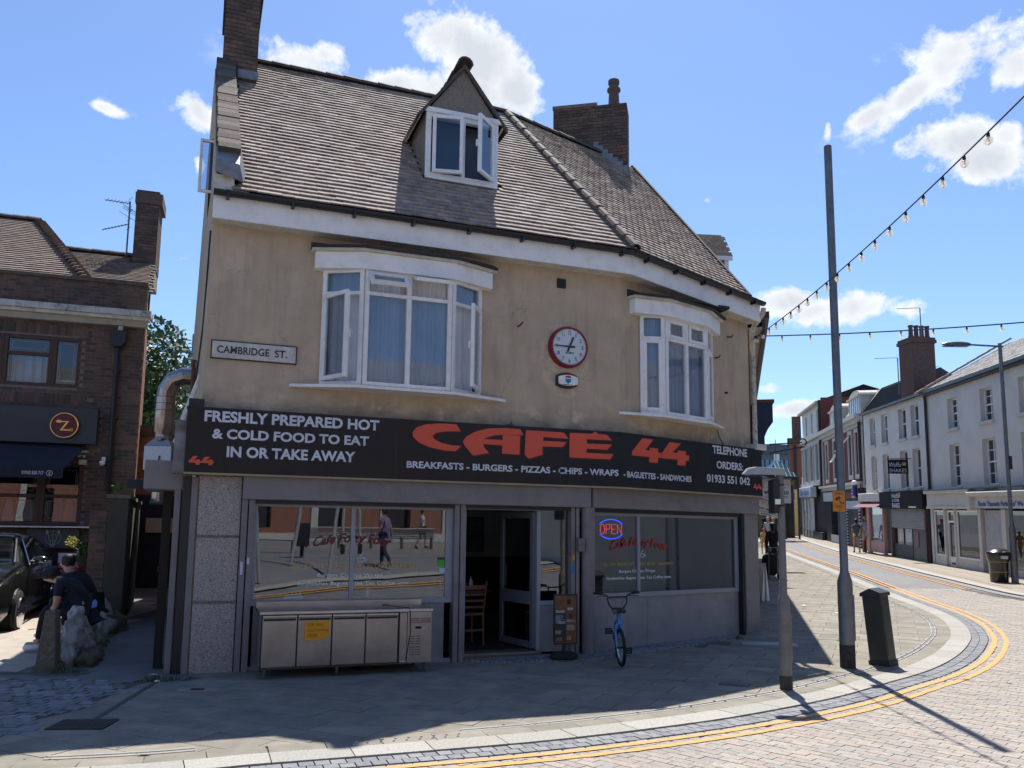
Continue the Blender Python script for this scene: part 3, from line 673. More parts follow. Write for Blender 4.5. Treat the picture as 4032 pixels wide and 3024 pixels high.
# grey fascia over the windows (shutter housing)
B(.53, 5.33, -.14, .2, 2.1, 2.4).mk('shutter_housing', m_grey, cafe, bev=.01)
B(.6, 5.3, -.06, .1, 2.05, 2.1).mk('shutter_slot', m_black, cafe)
p3 = Vector((5.33, 0, 0)); e3 = C2(3.347, 0); d3 = e3 - p3; A3 = math.atan2(d3.y, d3.x); L3 = d3.length
MX3 = Matrix.Translation(p3) @ RZ(A3)
B(0, L3 - .0, -.14, .2, 2.1, 2.4).mk('shutter_housing', m_grey, cafe, mx=MX3, bev=.01)
B(.1, L3 - .3, -.06, .1, 2.04, 2.1).mk('shutter_slot', m_black, cafe, mx=MX3)
for x0, x1 in ((.53, .60), (.615, .69)): B(x0, x1, -.08, .1, -.04, 2.1).mk('shutter_rail', m_grey, cafe, bev=.005)
for x0, x1 in ((3.30, 3.37), (3.385, 3.455)): B(x0, x1, -.08, .1, -.04, 2.1).mk('shutter_rail', m_grey, cafe, bev=.005)
for x0, x1 in ((5.04, 5.10), (5.115, 5.17)): B(x0, x1, -.08, .1, -.06, 2.1).mk('shutter_rail', m_grey, cafe, bev=.005)
MB().lathe([(.1, -.08), (.1, 2.1)], 20, (5.32, -.05, 0)).mk('round_column', m_grey, cafe, smooth=True)
# left window
b = MB(); b.box(.69, 3.3, .0, .06, .78, .85); b.box(.69, 3.3, .0, .06, 2.02, 2.1); b.box(.69, .73, 0, .06, .85, 2.02); b.box(1.91, 1.965, 0, .06, .85, 2.02); b.box(3.20, 3.3, 0, .06, .85, 2.02); b.box(1.91, 1.965, 0, .06, .05, .78); b.box(.69, 3.3, 0, .06, -.02, .05)
wf = b.mk('shop_window_frame', m_alu, cafe, bev=.004)
for x0, x1 in ((.73, 1.91), (1.965, 3.2)):
    B(x0, x1, .025, .035, .85, 2.02).mk('pane', m_glass, wf)
    B(x0, x1, .02, .04, .05, .78).mk('stall_panel', m_greyb, cafe)
# doorway: head, open door, side light
b = MB(); b.box(3.46, 4.6, 0, .06, 2.04, 2.1); b.box(4.545, 4.6, 0, .06, .1, 2.04); b.box(3.46, 3.49, 0, .06, .1, 2.04); b.box(4.6, 5.05, 0, .06, 2.05, 2.1); b.box(4.6, 5.05, .0, .06, .72, .78)
wf = b.mk('door_frame', m_alu, cafe, bev=.004)
B(4.6, 5.04, .025, .035, .78, 2.05).mk('pane', m_glass, wf)
B(4.6, 5.04, .02, .04, .08, .72).mk('stall_panel', m_greyb, cafe)
B(3.46, 4.6, -.04, .3, -.03, .1).mk('door_step', M('brass_step', (.12, .10, .075), rough=.6), cafe)
B(3.46, 4.6, -.05, -.03, .07, .1).mk('step_nosing', m_galv, cafe)
dmx = Matrix.Translation((4.55, .06, 0)) @ RZ(PI + -1.05 + PI)   # hinged on the right jamb, swung inwards
dmx = Matrix.Translation((4.55, .06, 0)) @ RZ(PI - 1.40)
b = frame(MB(), 0, .95, .12, 2.03, .09, 0, .045); b.box(.09, .86, 0, .045, .72, .9)
m_door = M('shaded_door_frame', (.15, .16, .185), (.13, .14, .16), ns=4, rough=.4)  # window frame grey darkened: indoor shade painted into the open door
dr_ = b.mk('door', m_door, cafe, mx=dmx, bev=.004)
B(.09, .86, .018, .026, .9, 1.94).mk('pane', m_glass, dr_); B(.09, .86, .018, .026, .21, .72).mk('pane', m_glass, dr_)
MB().tube([(.91, -.05, .95), (.91, -.05, 1.25)], .012, 6).mk('handle', m_steel, dr_)
B(.86, .95, -.012, .0, .88, 1.3).mk('push_plate', m_steel, dr_)
# right window on the third front
b = MB(); b.box(.1, L3 - .42, 0, .06, .79, .86); b.box(.1, L3 - .42, 0, .06, 2.0, 2.08); b.box(L3 - .5, L3 - .42, 0, .06, .86, 2.0); b.box(.06, .12, 0, .06, .86, 2.0)
MU = 1.04
b.box(MU, MU + .055, 0, .06, .86, 2.0)
wf = b.mk('shop_window_frame', m_alu, cafe, mx=MX3, bev=.004)
B(.12, MU, .025, .035, .86, 2.0).mk('pane', m_glass, wf); B(MU + .055, L3 - .5, .025, .035, .86, 2.0).mk('pane', m_glass, wf)
B(.08, 1.26, .02, .05, .0, .79).mk('stall_panel', m_greyb, cafe, mx=MX3); B(1.264, L3 - .42, .02, .05, .0, .79).mk('stall_panel', m_greyb, cafe, mx=MX3)
B(L3 - .42, L3 - .37, -.08, .1, .0, 2.1).mk('shutter_rail', m_black, cafe, mx=MX3)
B(L3 - .36, L3 - .0, -.1, .3, .0, 2.1).mk('corner_pier', m_grey, cafe, mx=MX3, bev=.006)
# text on the glass (printed vinyl)
m_vy = M('gold_vinyl', (.62, .42, .10), rough=.5); m_vw = M('pale_vinyl', (.88, .90, .92), rough=.5); m_vr = M('dark_red_vinyl', (.36, .035, .035), rough=.5)
gy = .02
text('ALL DAY BREAKFAST', 1.18, 1.245, .70, .05, m_vy, cafe, gy, bold=.008); text('EAT IN OR TAKEAWAY', 1.985, 1.245, .79, .05, m_vy, cafe, gy, bold=.008)
text('Burgers Ch', 1.50, 1.135, .39, .045, m_vw, cafe, gy, bold=.006); text('ips Wraps', 1.975, 1.135, .37, .045, m_vw, cafe, gy, bold=.006)
text('Sandwiches Baguet', 1.25, 1.03, .65, .045, m_vw, cafe, gy, bold=.006); text('tes Tea Coffee latte', 1.98, 1.03, .72, .045, m_vw, cafe, gy, bold=.006)
arc = lambda c, k: (lambda a, z: (a, z - k * (a - c) ** 2))
text('Cafe Forty Four', 1.43, 1.58, 1.02, .12, M('faded_red_vinyl', (.14, .02, .02), rough=.5), cafe, gy, bold=.03, shear=.35, fn=arc(1.94, .25))
def cup(base, x, z, s=1):
    b = MB(); b.tube([(x - .05 * s, gy, z + .05 * s), (x - .035 * s, gy, z), (x + .03 * s, gy, z), (x + .045 * s, gy, z + .05 * s)], .004, 4); b.tube([(x - .05 * s, gy, z + .05 * s), (x + .045 * s, gy, z + .05 * s)], .004, 4)
    b.tube([(x + .045 * s, gy, z + .045 * s), (x + .075 * s, gy, z + .035 * s), (x + .035 * s, gy, z + .012 * s)], .004, 4); b.tube([(x - .01 * s, gy, z + .06 * s), (x - .02 * s, gy, z + .08 * s), (x + .02 * s, gy, z + .095 * s), (x + .01 * s, gy, z + .12 * s)], .004, 4)
    b.mk('cup_motif', m_vw, cafe, mx=base)
cup(I4, 2.06, 1.32, 1.1)
text('ALL DAY BREAKFAST', .32, 1.26, .66, .045, m_vy, cafe, gy, bold=.008, mx=MX3); text('EAT IN OR TAKEAWAY', 1.11, 1.26, .74, .045, m_vy, cafe, gy, bold=.008, mx=MX3)
text('Burgers Ch', .66, 1.155, .37, .042, m_vw, cafe, gy, bold=.006, mx=MX3); text('ips Wraps', 1.105, 1.155, .33, .042, m_vw, cafe, gy, bold=.006, mx=MX3)
text('Sandwiches Baguet', .40, 1.055, .62, .042, m_vw, cafe, gy, bold=.006, mx=MX3); text('tes Tea Coffee latte', 1.11, 1.055, .68, .042, m_vw, cafe, gy, bold=.006, mx=MX3)
text('Cafe Forty Four', .48, 1.56, 1.25, .13, m_vr, cafe, gy, bold=.03, shear=.35, fn=arc(1.08, .22), mx=MX3)
text('3', 1.96, 1.33, .035, .055, m_black, cafe, gy, mx=MX3)
cup(MX3, 1.16, 1.38, 1.0)
# small marks on the rails
B(.545, .575, -.085, -.08, 1.17, 1.33).mk('sticker', m_letw, cafe); B(.62, .65, -.085, -.08, 1.30, 1.38).mk('sticker', m_letw, cafe)
B(3.10, 3.19, .018, .022, 1.26, 1.35).mk('hygiene_sticker', M('green_sticker', (.08, .45, .05)), cafe); B(3.10, 3.19, .017, .0215, 1.352, 1.385).mk('hygiene_sticker', m_black, cafe, label='black header of the green rating sticker')
B(3.12, 3.2, .018, .022, 1.17, 1.24).mk('card_sticker', M('pale_blue_sticker', (.45, .6, .7)), cafe)
B(5.05, 5.095, -.087, -.08, 1.35, 1.42).mk('door_sticker', M('orange_sticker', (.6, .3, .1)), cafe); B(5.05, 5.10, -.087, -.08, 1.17, 1.26).mk('door_sticker', M('blue_sticker', (.03, .2, .5)), cafe)
B(5.1, 5.2, -.2, -.12, 1.47, 1.66).mk('control_box', M('grey_box', (.17, .165, .16), rough=.5), cafe, bev=.01)
# mosaic forecourt under the right-hand front and doorway
def mosaic():
    m, nt, b = newmat('mosaic_tiles'); L = nt.links; t = nd(nt, 'ShaderNodeTexCoord'); v = nd(nt, 'ShaderNodeTexVoronoi'); v.inputs['Scale'].default_value = 26; v.inputs['Randomness'].default_value = .35
    L.new(t.outputs['Object'], v.inputs['Vector']); cr = nd(nt, 'ShaderNodeValToRGB'); e = cr.color_ramp.elements
    e[0].color = (.11, .12, .135, 1); e[1].color = (.34, .35, .37, 1); sp = nd(nt, 'ShaderNodeSeparateColor'); L.new(v.outputs['Color'], sp.inputs[0]); L.new(sp.outputs[0], cr.inputs[0])
    v2 = nd(nt, 'ShaderNodeTexVoronoi', feature='DISTANCE_TO_EDGE'); v2.inputs['Scale'].default_value = 26; v2.inputs['Randomness'].default_value = .35; L.new(t.outputs['Object'], v2.inputs['Vector'])
    mr = nd(nt, 'ShaderNodeMapRange'); mr.inputs[1].default_value = .02; mr.inputs[2].default_value = .1; L.new(v2.outputs[0], mr.inputs[0])
    mx = nd(nt, 'ShaderNodeMix', data_type='RGBA'); L.new(mr.outputs[0], mx.inputs[0]); mx.inputs[6].default_value = (.07, .07, .07, 1); L.new(cr.outputs[0], mx.inputs[7]); L.new(mx.outputs[2], b.inputs['Base Color']); b.inputs['Roughness'].default_value = .5
    return m
m_mos = mosaic()
mo = [inv1 @ Vector(p) for p in ((-.2, 11.42, .012), (1.2, 11.76, .012), (2.1, 12.42, .04), (3.55, 13.72, .09))]
back = [MX3 @ Vector((L3 - .4, .02, .09)), MX3 @ Vector((.1, .02, .05)), Vector((5.2, .05, .05)), Vector((4.6, .02, .05)), Vector((3.46, -.03, .03))]
P_ = mo + back; MB().add([tuple(p) for p in P_] + [(p.x, p.y, -.1) for p in P_], [tuple(range(len(P_)))] + [(i, i + len(P_), (i + 1) % len(P_) + len(P_), (i + 1) % len(P_)) for i in range(len(P_))]).mk('mosaic_forecourt', m_mos, cafe)
# marks and little things on the render
b = MB(); b.tube([(4.22, 0, 4.70), (4.22, -.1, 4.70), (4.25, -.12, 4.74)], .012, 6); b.mk('wall_hook', m_black, cafe)
MB().tube([(2.35, 0, 4.72), (2.35, -.08, 4.72), (2.37, -.1, 4.76)], .012, 6).mk('wall_hook', m_black, cafe, mx=MX2)
MB().tube([(2.62, 0, 4.15), (2.62, -.05, 4.15)], .018, 6).mk('wall_stud', m_black, cafe, mx=MX2)
MB().tube([(2.72, 0, 5.15), (2.72, -.09, 5.13), (2.74, -.1, 5.17)], .012, 6).mk('wall_hook', m_black, cafe, mx=MX2)
b = MB(); b.tube([(4.0, -.03, 3.2), (4.05, -.05, 3.25), (4.12, -.04, 3.24), (4.18, -.05, 3.21), (4.1, -.06, 3.27), (4.12, -.03, 3.30), (4.1, -.03, 3.2)], .006, 5); b.mk('loose_cable', m_black, cafe)
b = MB(); b.tube([(-.03, .2, 5.6), (-.04, .9, 5.2), (-.06, 1.6, 4.6), (-.12, 2.6, 3.9)], .012, 5); b.mk('loose_cable', m_black, cafe)
MB().tube([(2.35, -.02, 3.48), (2.42, -.02, 3.35), (2.55, -.03, 3.22), (2.62, -.03, 3.18)], .006, 4).mk('loose_cable', m_black, cafe, mx=MX2)
# downpipe at the street corner
m_pipe = M('peeling_paint_pipe', (.62, .58, .52), (.50, .46, .40), ns=6, rough=.6, stain=((.03, .03, .035), 1), ss=9)
q = lambda s, y, z: C2(s, y, z)
MB().tube([q(3.36, -.32, 5.72), q(3.36, -.30, 5.62), q(3.40, -.1, 5.45), q(3.43, -.03, 5.35), q(3.43, -.03, 3.3)], .045, 10).mk('downpipe', m_pipe, cafe, smooth=True)
MB().tube([MX3 @ Vector((L3 + .07, .02, 2.4)), MX3 @ Vector((L3 + .07, .02, .4))], .04, 10).mk('downpipe', M('grey_pipe', (.42, .41, .42), rough=.5), cafe, smooth=True)
MB().tube([MX3 @ Vector((L3 + .07, .02, .4)), MX3 @ Vector((L3 + .07, .02, .08))], .045, 10).mk('downpipe_shoe', M('brown_iron', (.06, .05, .045)), cafe, smooth=True)
for z in (2.05, 1.45, .95):
    p = MX3 @ Vector((L3 + .07, .02, z)); MB().lathe([(.052, -.015), (.052, .015)], 10, p).mk('pipe_collar', m_grey, cafe)
# vent
v_ = tag(B(4.83, 4.97, -.025, 0, 5.35, 5.49).mk('air_vent', M('vent_brown', (.055, .045, .04)), None, mx=Matrix.LocRotScale(FO, cafe.rotation_euler, None)), 'small square dark air vent high on the tan wall above the clock', 'vent')
for i in range(4): B(4.84, 4.96, -.035, -.024, 5.365 + i * .03, 5.378 + i * .03).mk('louvre', m_black, v_)

# ---------------------------------------------------------------- things on and in front of the cafe
def at1(s, y, z=0): return W1(s, y, z)
LOGO = {'C': [(3.26, 3.18), (3.32, 3.091), (3.1, 3.079), (2.97, 3.052), (2.92, 3.011), (2.95, 2.964), (3.05, 2.921), (3.2, 2.894), (3.33, 2.893), (3.25, 2.816), (3.08, 2.82), (2.88, 2.854), (2.73, 2.912), (2.65, 2.987), (2.65, 3.051), (2.7, 3.11), (2.82, 3.158), (2.97, 3.178), (3.12, 3.187)], 'A1': [(3.5, 2.766), (3.38, 2.895), (3.35, 2.955), (3.4, 3.026), (3.53, 3.1), (3.71, 3.152), (3.97, 3.174), (4.19, 3.168), (4.24, 3.09), (3.93, 3.076), (3.82, 3.065), (3.71, 3.035), (3.65, 3.003), (3.64, 2.935), (3.66, 2.884), (3.73, 2.814)], 'A2': [(3.65, 3.003), (3.93, 3.004), (3.92, 2.929), (3.64, 2.935)], 'A3': [(3.93, 3.076), (4.19, 3.08), (4.18, 2.809), (3.92, 2.815)], 'F': [(4.28, 3.161), (4.86, 3.159), (4.93, 3.073), (4.68, 3.073), (4.54, 3.083), (4.54, 3.022), (4.9, 3.025), (4.84, 2.948), (4.53, 2.944), (4.53, 2.825), (4.32, 2.76), (4.26, 2.813), (4.27, 3.102)], 'E': [(4.95, 3.159), (5.31, 3.165), (5.35, 3.196), (5.39, 3.191), (5.39, 3.167), (5.55, 3.163), (5.63, 3.083), (5.22, 3.083), (5.22, 3.018), (5.63, 3.025), (5.55, 2.94), (5.22, 2.946), (5.21, 2.883), (5.65, 2.885), (5.6, 2.804), (4.95, 2.805)], '41': [(0.44, 3.162), (0.68, 3.162), (0.5, 2.988), (0.6, 2.99), (0.6, 3.031), (0.79, 3.031), (0.79, 2.969), (0.87, 2.969), (0.86, 2.894), (0.79, 2.89), (0.78, 2.81), (0.58, 2.808), (0.59, 2.887), (0.2, 2.89), (0.21, 2.949)], '42': [(1.06, 3.152), (1.33, 3.15), (1.12, 2.995), (1.25, 2.996), (1.26, 3.038), (1.45, 3.036), (1.45, 2.973), (1.53, 2.973), (1.52, 2.894), (1.45, 2.892), (1.43, 2.809), (1.24, 2.809), (1.25, 2.893), (0.87, 2.89), (0.88, 2.97)]}
Z0 = 2.4
sign = thing('cafe_sign', 'long glossy black fascia sign reading CAFÉ 44 in red over the shopfront', 'shop sign', at1(0, 0, Z0), TH1)
Tz = Matrix.Translation((0, 0, -Z0))
_e2 = C2(3.36, -.2); S2A = math.atan2(_e2.y + .2, _e2.x - 5.80)
S2M = Tz @ Matrix.Translation((5.80, -.2, 0)) @ RZ(S2A); S2L = math.hypot(_e2.x - 5.80, _e2.y + .2)
B(-.17, 5.80, -.2, -.02, 2.41, 3.2).mk('sign_board', m_signbk, sign, mx=Tz)
B(0.002, S2L, 0, .18, 2.41, 3.2).mk('sign_board', m_signbk, sign, mx=S2M)
[B(x_, x_ + .012, -.2035, -.2, 2.41, 3.2).mk('panel_joint', m_black, sign, mx=Tz) for x_ in (2.42, 4.8)]
B(-.17, 5.80, -.205, 0, 2.385, 2.409).mk('gold_edge', m_gold, sign, mx=Tz); B(0, S2L, -.005, .18, 2.385, 2.409).mk('gold_edge', m_gold, sign, mx=S2M)
B(-.18, 5.80, -.205, 0, 3.201, 3.215).mk('top_edge', m_black, sign, mx=Tz); B(0, S2L, -.005, .18, 3.201, 3.215).mk('top_edge', m_black, sign, mx=S2M)
sy = -.2
kw = dict(bold=.035, mx=Tz)
text('FRESHLY PREPARED HOT', .03, 3.045, 2.165, .132, m_letw, sign, sy, **kw)
text('& COLD FOOD TO EAT', .13, 2.838, 1.935, .118, m_letw, sign, sy, **kw)
text('IN OR TAKE AWAY', .31, 2.615, 1.585, .13, m_letw, sign, sy, **kw)
text('BREAKFASTS - BURGERS - PIZZAS - CHIPS - WRAPS', 2.58, 2.57, 3.16, .088, m_letw, sign, sy, bold=.03, mx=Tz)
text('- BAGUETTES - SANDWICHES', .03, 2.56, 1.56, .088, m_letw, sign, 0, bold=.03, mx=S2M)
text('TELEPHONE', 2.14, 3.06, .95, .13, m_letw, sign, 0, bold=.03, mx=S2M)
text('ORDERS:', 2.24, 2.82, .72, .12, m_letw, sign, 0, bold=.03, mx=S2M)
text('01933 551 042', 1.98, 2.585, 1.17, .125, m_letw, sign, 0, bold=.03, mx=S2M)
m_reddk = M('sign_letter_edge', (.10, .012, .01), rough=.5)
def logo(keys, mx, y, nm, parent, sc=None):
    b = MB(); e = MB()
    for k in keys:
        P = LOGO[k]
        if sc: P = [sc(a, c) for a, c in P]
        b.px(P, y - .010, y - .003)
        e.px([(a + .02, c - .016) for a, c in P], y - .0025, y - .001)
    o = b.mk(nm, m_red, parent, mx=mx)
    if not sc: e.mk('letter_shadow', m_reddk, o)
for k in (('C',), ('A1', 'A2', 'A3'), ('F',), ('E',)): logo(k, Tz, sy, 'logo_letter', sign)
logo(('41',), S2M, 0, 'logo_letter', sign); logo(('42',), S2M, 0, 'logo_letter', sign)
logo(('41', '42'), Tz, sy, 'small_logo', sign, lambda a, c: (-.125 + (a - .20) * .22, 2.5 + (c - 2.81) * .3))
logo(('41', '42'), S2M, 0, 'small_logo', sign, lambda a, c: (3.24 + (a - .20) * .18, 2.515 + (c - 2.81) * .27))
B(S2L - .2, S2L + .08, -.05, .2, 3.2, 3.3).mk('end_cap', m_whiteold, sign, mx=S2M)
B(-.30, -.17, -.10, .2, 2.4, 3.05).mk('weathered_backboard', M('weathered_board', (.28, .28, .30), (.14, .13, .12), ns=5, rough=.9), sign, mx=Tz)
B(-.16, .02, -.16, -.02, 3.215, 3.32).mk('pipe_end', m_black, sign, mx=Tz)
# street name
sn = thing('street_name_sign', 'old white street name plate reading CAMBRIDGE ST. on the tan wall', 'street sign', at1(.07, -.0, 3.88), TH1)
B(0, 1.035, -.03, 0, 0, .217).mk('plate', M('old_white_plate', (.60, .59, .55), (.48, .47, .43), ns=12, rough=.6, stain=((.3, .27, .22), .5), ss=8), sn, bev=.01)
fb2 = frame(MB(), -.012, 1.047, -.012, .229, .014, -.026, .0).mk('rusty_edge', M('rusty_edge', (.06, .045, .035)), sn)
m_ink = M('faded_black_paint', (.035, .035, .04), (.06, .06, .06), ns=30, rough=.7)
text('CAMBRIDGE', .06, .065, .64, .095, m_ink, sn, -.03, bold=.022); text('ST.', .765, .062, .16, .095, m_ink, sn, -.03, bold=.022)
# clock
ck = thing('wall_clock', 'round white clock with red rim reading quarter to one, on the tan wall', 'clock', at1(5.0, 0, 4.45), TH1)
m_rim = M('red_rim', (.25, .018, .028), (.20, .02, .03), ns=6, rough=.45)
MB().lathe([(.31, 0), (.31, .06), (.295, .1), (.27, .1), (.268, .085)], 40, axis='y').mk('rim', m_rim, ck, smooth=True)
MB().lathe([(.272, .08), (.272, .088)], 40, axis='y').mk('clock_face', M('clock_white', (.60, .66, .70), (.54, .60, .64), ns=3, rough=.25), ck)
nb_ = MB()
for i in range(60):
    a = i * PI / 30; r0, r1 = (.243, .262) if i % 5 == 0 else (.252, .262); w = .004 if i % 5 == 0 else .002
    nb_.xbox(Matrix.Translation((0, -.09, 0)) @ RY(a) @ BX((0, 0, (r0 + r1) / 2), (w * 2, .003, r1 - r0)))
nb_.mk('minute_marks', m_ink, ck)
for i in range(1, 13):
    a = i * PI / 6; x, z = .205 * math.sin(a), .205 * math.cos(a)
    w = .045 if i in (10, 11, 12) else (.012 if i == 1 else .036)
    if i == 11: w = .034
    text(str(i), x, z - .03, w, .058, m_ink, ck, -.09, 'C', name='numeral')
text('SAXBYS', 0, -.105, .135, .026, m_ink, ck, -.09, 'C', bold=.03)
m_hand = M('blue_black_hand', (.03, .045, .06), rough=.4)
MB().xbox(Matrix.Translation((0, -.094, 0)) @ RY(math.radians(23)) @ BX((0, 0, .04), (.03, .004, .245))).mk('hour_hand', m_hand, ck)
MB().px([(.085, -.016), (.085, .016), (-.24, .008), (-.24, -.002)], -.102, -.098).mk('minute_hand', m_hand, ck)
# alarm box
al = thing('alarm_box', 'small white alarm box with a red and blue shield on the wall below the clock', 'alarm box', at1(4.98, 0, 3.95), TH1)
def oval(w, h, k=10): return [(w * x, h * (1 - .35 * abs(x) ** 2)) for x in [i / k * 2 - 1 for i in range(k + 1)]] + [(w * x, -h * (1 - .35 * abs(x) ** 2)) for x in [1 - i / k * 2 for i in range(k + 1)]]
MB().px(oval(.165, .115), -.05, 0).mk('back_box', m_black, al)
MB().px([(x + .008, z * .95) for x, z in oval(.152, .085)], -.085, -.05).mk('cover', m_white, al, bev=.006)
MB().px([(-.04, .06), (0, .068), (.045, .06), (.05, .035), (-.045, .035)], -.088, -.085).mk('shield_top', M('shield_red', (.5, .03, .05)), al)
MB().px([(-.045, .02), (.05, .02), (.045, -.02), (.002, -.055), (-.04, -.02)], -.088, -.085).mk('shield_base', M('shield_blue', (.03, .28, .55)), al)
text('0800 084 4999', 0, -.075, .14, .014, m_ink, al, -.086, 'C', bold=.03)
# fridge counter
fr = thing('fridge_counter', 'stainless steel four door fridge counter standing on castors below the shop window', 'fridge', at1(.76, -.72, 0), TH1)
m_st = M('fridge_steel', (.36, .345, .325), (.28, .265, .25), ns=2.2, rough=.36, met=.75, stain=((.20, .185, .17), .5), ss=2.5)
B(0, 2.09, 0, .66, .735, .775).mk('worktop', m_steel, fr, bev=.006)
B(0, 2.09, .62, .66, .775, .84).mk('upstand', m_steel, fr)
B(.02, 2.07, .03, .65, .13, .735).mk('cabinet', m_st, fr, bev=.004)
m_gap = M('dark_gap', (.01, .012, .014), rough=.5)
B(.02, 1.66, .012, .03, .13, .735).mk('door_seal', m_gap, fr)
for i in range(4):
    x0 = .035 + i * .405
    d = B(x0, x0 + .39, -.005, .014, .135, .70).mk('door', m_st, fr, bev=.005)
    B(x0, x0 + .39, -.014, .01, .703, .727).mk('door_handle', m_steel, d, bev=.003)
    B(x0 + .01, x0 + .38, -.0065, -.004, .665, .69).mk('handle_recess', m_gap, d)
B(1.665, 1.755, -.004, .03, .13, .73).mk('side_panel', m_st, fr, bev=.003)
gp_ = B(1.76, 2.07, -.008, .03, .12, .735).mk('motor_grille', m_st, fr, bev=.004)
sl = MB()
for r_ in range(3):
    for c_ in range(9):
        for h_ in (0, 1): sl.xbox(BX((1.80 + c_ * .0145 + h_ * .135, -.009, .655 - r_ * .024), (.006, .003, .018), RY((.4 if h_ == (r_ % 2) else -.4))))
for r_ in range(8):
    for c_ in range(8): sl.xbox(BX((1.795 + c_ * .016 + (.012 if c_ > 3 else 0), -.009, .44 - r_ * .03 - (.01 if r_ > 3 else 0)), (.009, .003, .012), RY(.5)))
sl.mk('vent_slots', m_gap, gp_)
B(1.86, 1.935, -.016, -.008, .53, .56).mk('display', m_gap, gp_, bev=.004); B(1.95, 1.975, -.014, -.008, .53, .56).mk('switch', M('pale_switch', (.5, .5, .45)), gp_)
B(1.68, 1.74, -.008, -.003, .135, .15).mk('label_plate', m_letw, gp_)
def castor(x, y):
    b = MB(); b.lathe([(.035, -.012), (.04, -.006), (.04, .006), (.035, .012)], 12, (x, y, .04), axis='x'); b.box(x - .018, x + .018, y - .02, y + .02, .07, .13); b.tube([(x - .016, y, .04), (x - .016, y, .09)], .005, 4); b.tube([(x + .016, y, .04), (x + .016, y, .09)], .005, 4)
    b.mk('castor', M('castor_grey', (.09, .09, .09), rough=.5), fr)
for x, y in ((.08, .06), (.92, .06), (2.0, .06), (.08, .6), (2.0, .6)): castor(x, y)
cb = MB(); cb.tube([(1.62, .5, .79), (1.55, .35, .81), (1.5, .3, .79), (1.56, .26, .80), (1.7, .12, .785), (1.78, .02, .785), (1.79, -.015, .74), (1.80, -.012, .5), (1.77, -.012, .3), (1.75, -.01, .16)], .006, 5); cb.mk('power_cable', m_black, fr)
note = thing('sale_note', 'orange paper note reading FOR SALE stuck on the second fridge door', 'note', at1(.76 + .515, -.735, .43), TH1)
MB().px([(0, 0), (.055, .006), (.055, -.014), (.075, -.014), (.075, .008), (.245, .014), (.245, .045), (.285, .05), (.29, .225), (.005, .222)], -.003, 0).mk('paper', M('orange_paper', (.78, .36, .02), (.74, .33, .02), rough=.8), note)
m_pen = M('pen_ink', (.36, .15, .01))
text('FOR SALE', .03, .165, .19, .034, m_pen, note, -.003, shear=.15); text('Good working', .03, .105, .25, .034, m_pen, note, -.003, shear=.1); text('£600', .03, .04, .12, .04, m_pen, note, -.003, shear=.15)
# neon OPEN sign behind the right-hand pane
op = thing('neon_open_sign', 'lit oval OPEN sign with red letters and blue rim in the cafe window', 'neon sign', tuple((Matrix.LocRotScale(FO, cafe.rotation_euler, None) @ MX3 @ Vector((.58, .1, 1.80)))), TH1 + A3)
MB().px([(.31 * math.cos(t), .17 * math.sin(t)) for t in [k * PI / 16 for k in range(32)]], .01, .03).mk('backing', m_signbk, op)
m_blue = MEMIT('blue_neon', (.02, .06, 1), 1.8); m_rn = MEMIT('red_neon', (1, .06, .05), .9)
for sg in (1, -1):
    MB().tube([(.27 * math.cos(t), .0, sg * .145 * math.sin(t)) for t in [PI * (.17 + .66 * k / 12) for k in range(13)]], .007, 6).mk('blue_tube', m_blue, op)
LT = {'O': [[(0, 0), (.7, 0), (1, .25), (1, .75), (.7, 1), (.3, 1), (0, .75), (0, .25), (.3, 0), (.7, 0)]], 'P': [[(0, 0), (0, 1), (.8, 1), (1, .8), (.8, .5), (0, .5)]], 'E': [[(1, 0), (0, 0), (0, 1), (1, 1)], [(0, .5), (.8, .5)]], 'N': [[(0, 0), (0, 1), (1, 0), (1, 1)]]}
for i, ch in enumerate('OPEN'):
    b = MB()
    for st in LT[ch]:
        st = st[1:] if ch == 'O' else st
        b.tube([(-.225 + i * .118 + u * .085, 0, -.07 + v * .14) for u, v in st], .005, 5)
    b.mk('neon_letter', m_rn, op)
# menu board in the doorway
mb_ = thing('menu_board', 'black framed pavement menu board with orange food posters beside the cafe door', 'menu board', at1(4.83, -.30, .04), TH1 - .12); mb_.scale = (.76, .8, .87)
MB().lathe([(.27, 0), (.26, .05), (.16, .085), (.05, .09)], 16).tf(lambda x, y, z: (x, y * .72, z)).mk('base', M('rubber', (.02, .02, .022), rough=.8), mb_, smooth=True)
B(-.03, .03, -.015, .015, .08, .22).mk('stem', m_black, mb_)
m_pst = M('poster_orange', (.20, .088, .036), (.14, .06, .028), ns=9, rough=.5)
fbm = frame(MB(), -.20, .25, .2, .98, .022, -.03, .01).mk('frame', m_black, mb_, bev=.006)
ps = B(-.18, .23, -.02, 0, .22, .96).mk('poster', m_pst, mb_)
B(-.18, .03, -.024, -.0205, .24, .74).mk('poster_text_panel', M('poster_dark', (.04, .045, .055)), ps)
for i, (x0, x1, z0, z1, c) in enumerate([(-.17, .01, .69, .73, (.5, .5, .48)), (-.11, .02, .52, .56, (.45, .42, .4)), (-.17, -.06, .36, .42, (.4, .3, .2)), (.05, .12, .82, .9, (.03, .03, .035)), (.06, .16, .73, .77, (.5, .5, .5)), (.09, .15, .6, .68, (.10, .05, .03)), (.05, .19, .42, .5, (.42, .35, .3)), (.05, .13, .27, .33, (.42, .3, .2)), (-.16, -.04, .25, .31, (.30, .16, .08)), (.03, .2, .55, .58, (.4, .4, .42))]):
    B(x0, x1, -.028 if i != 3 else -.025, -.0245, z0, z1).mk('poster_picture', M('poster_patch_%d' % i, c, tuple(v * .4 for v in c), ns=30), ps)
tb = MB()
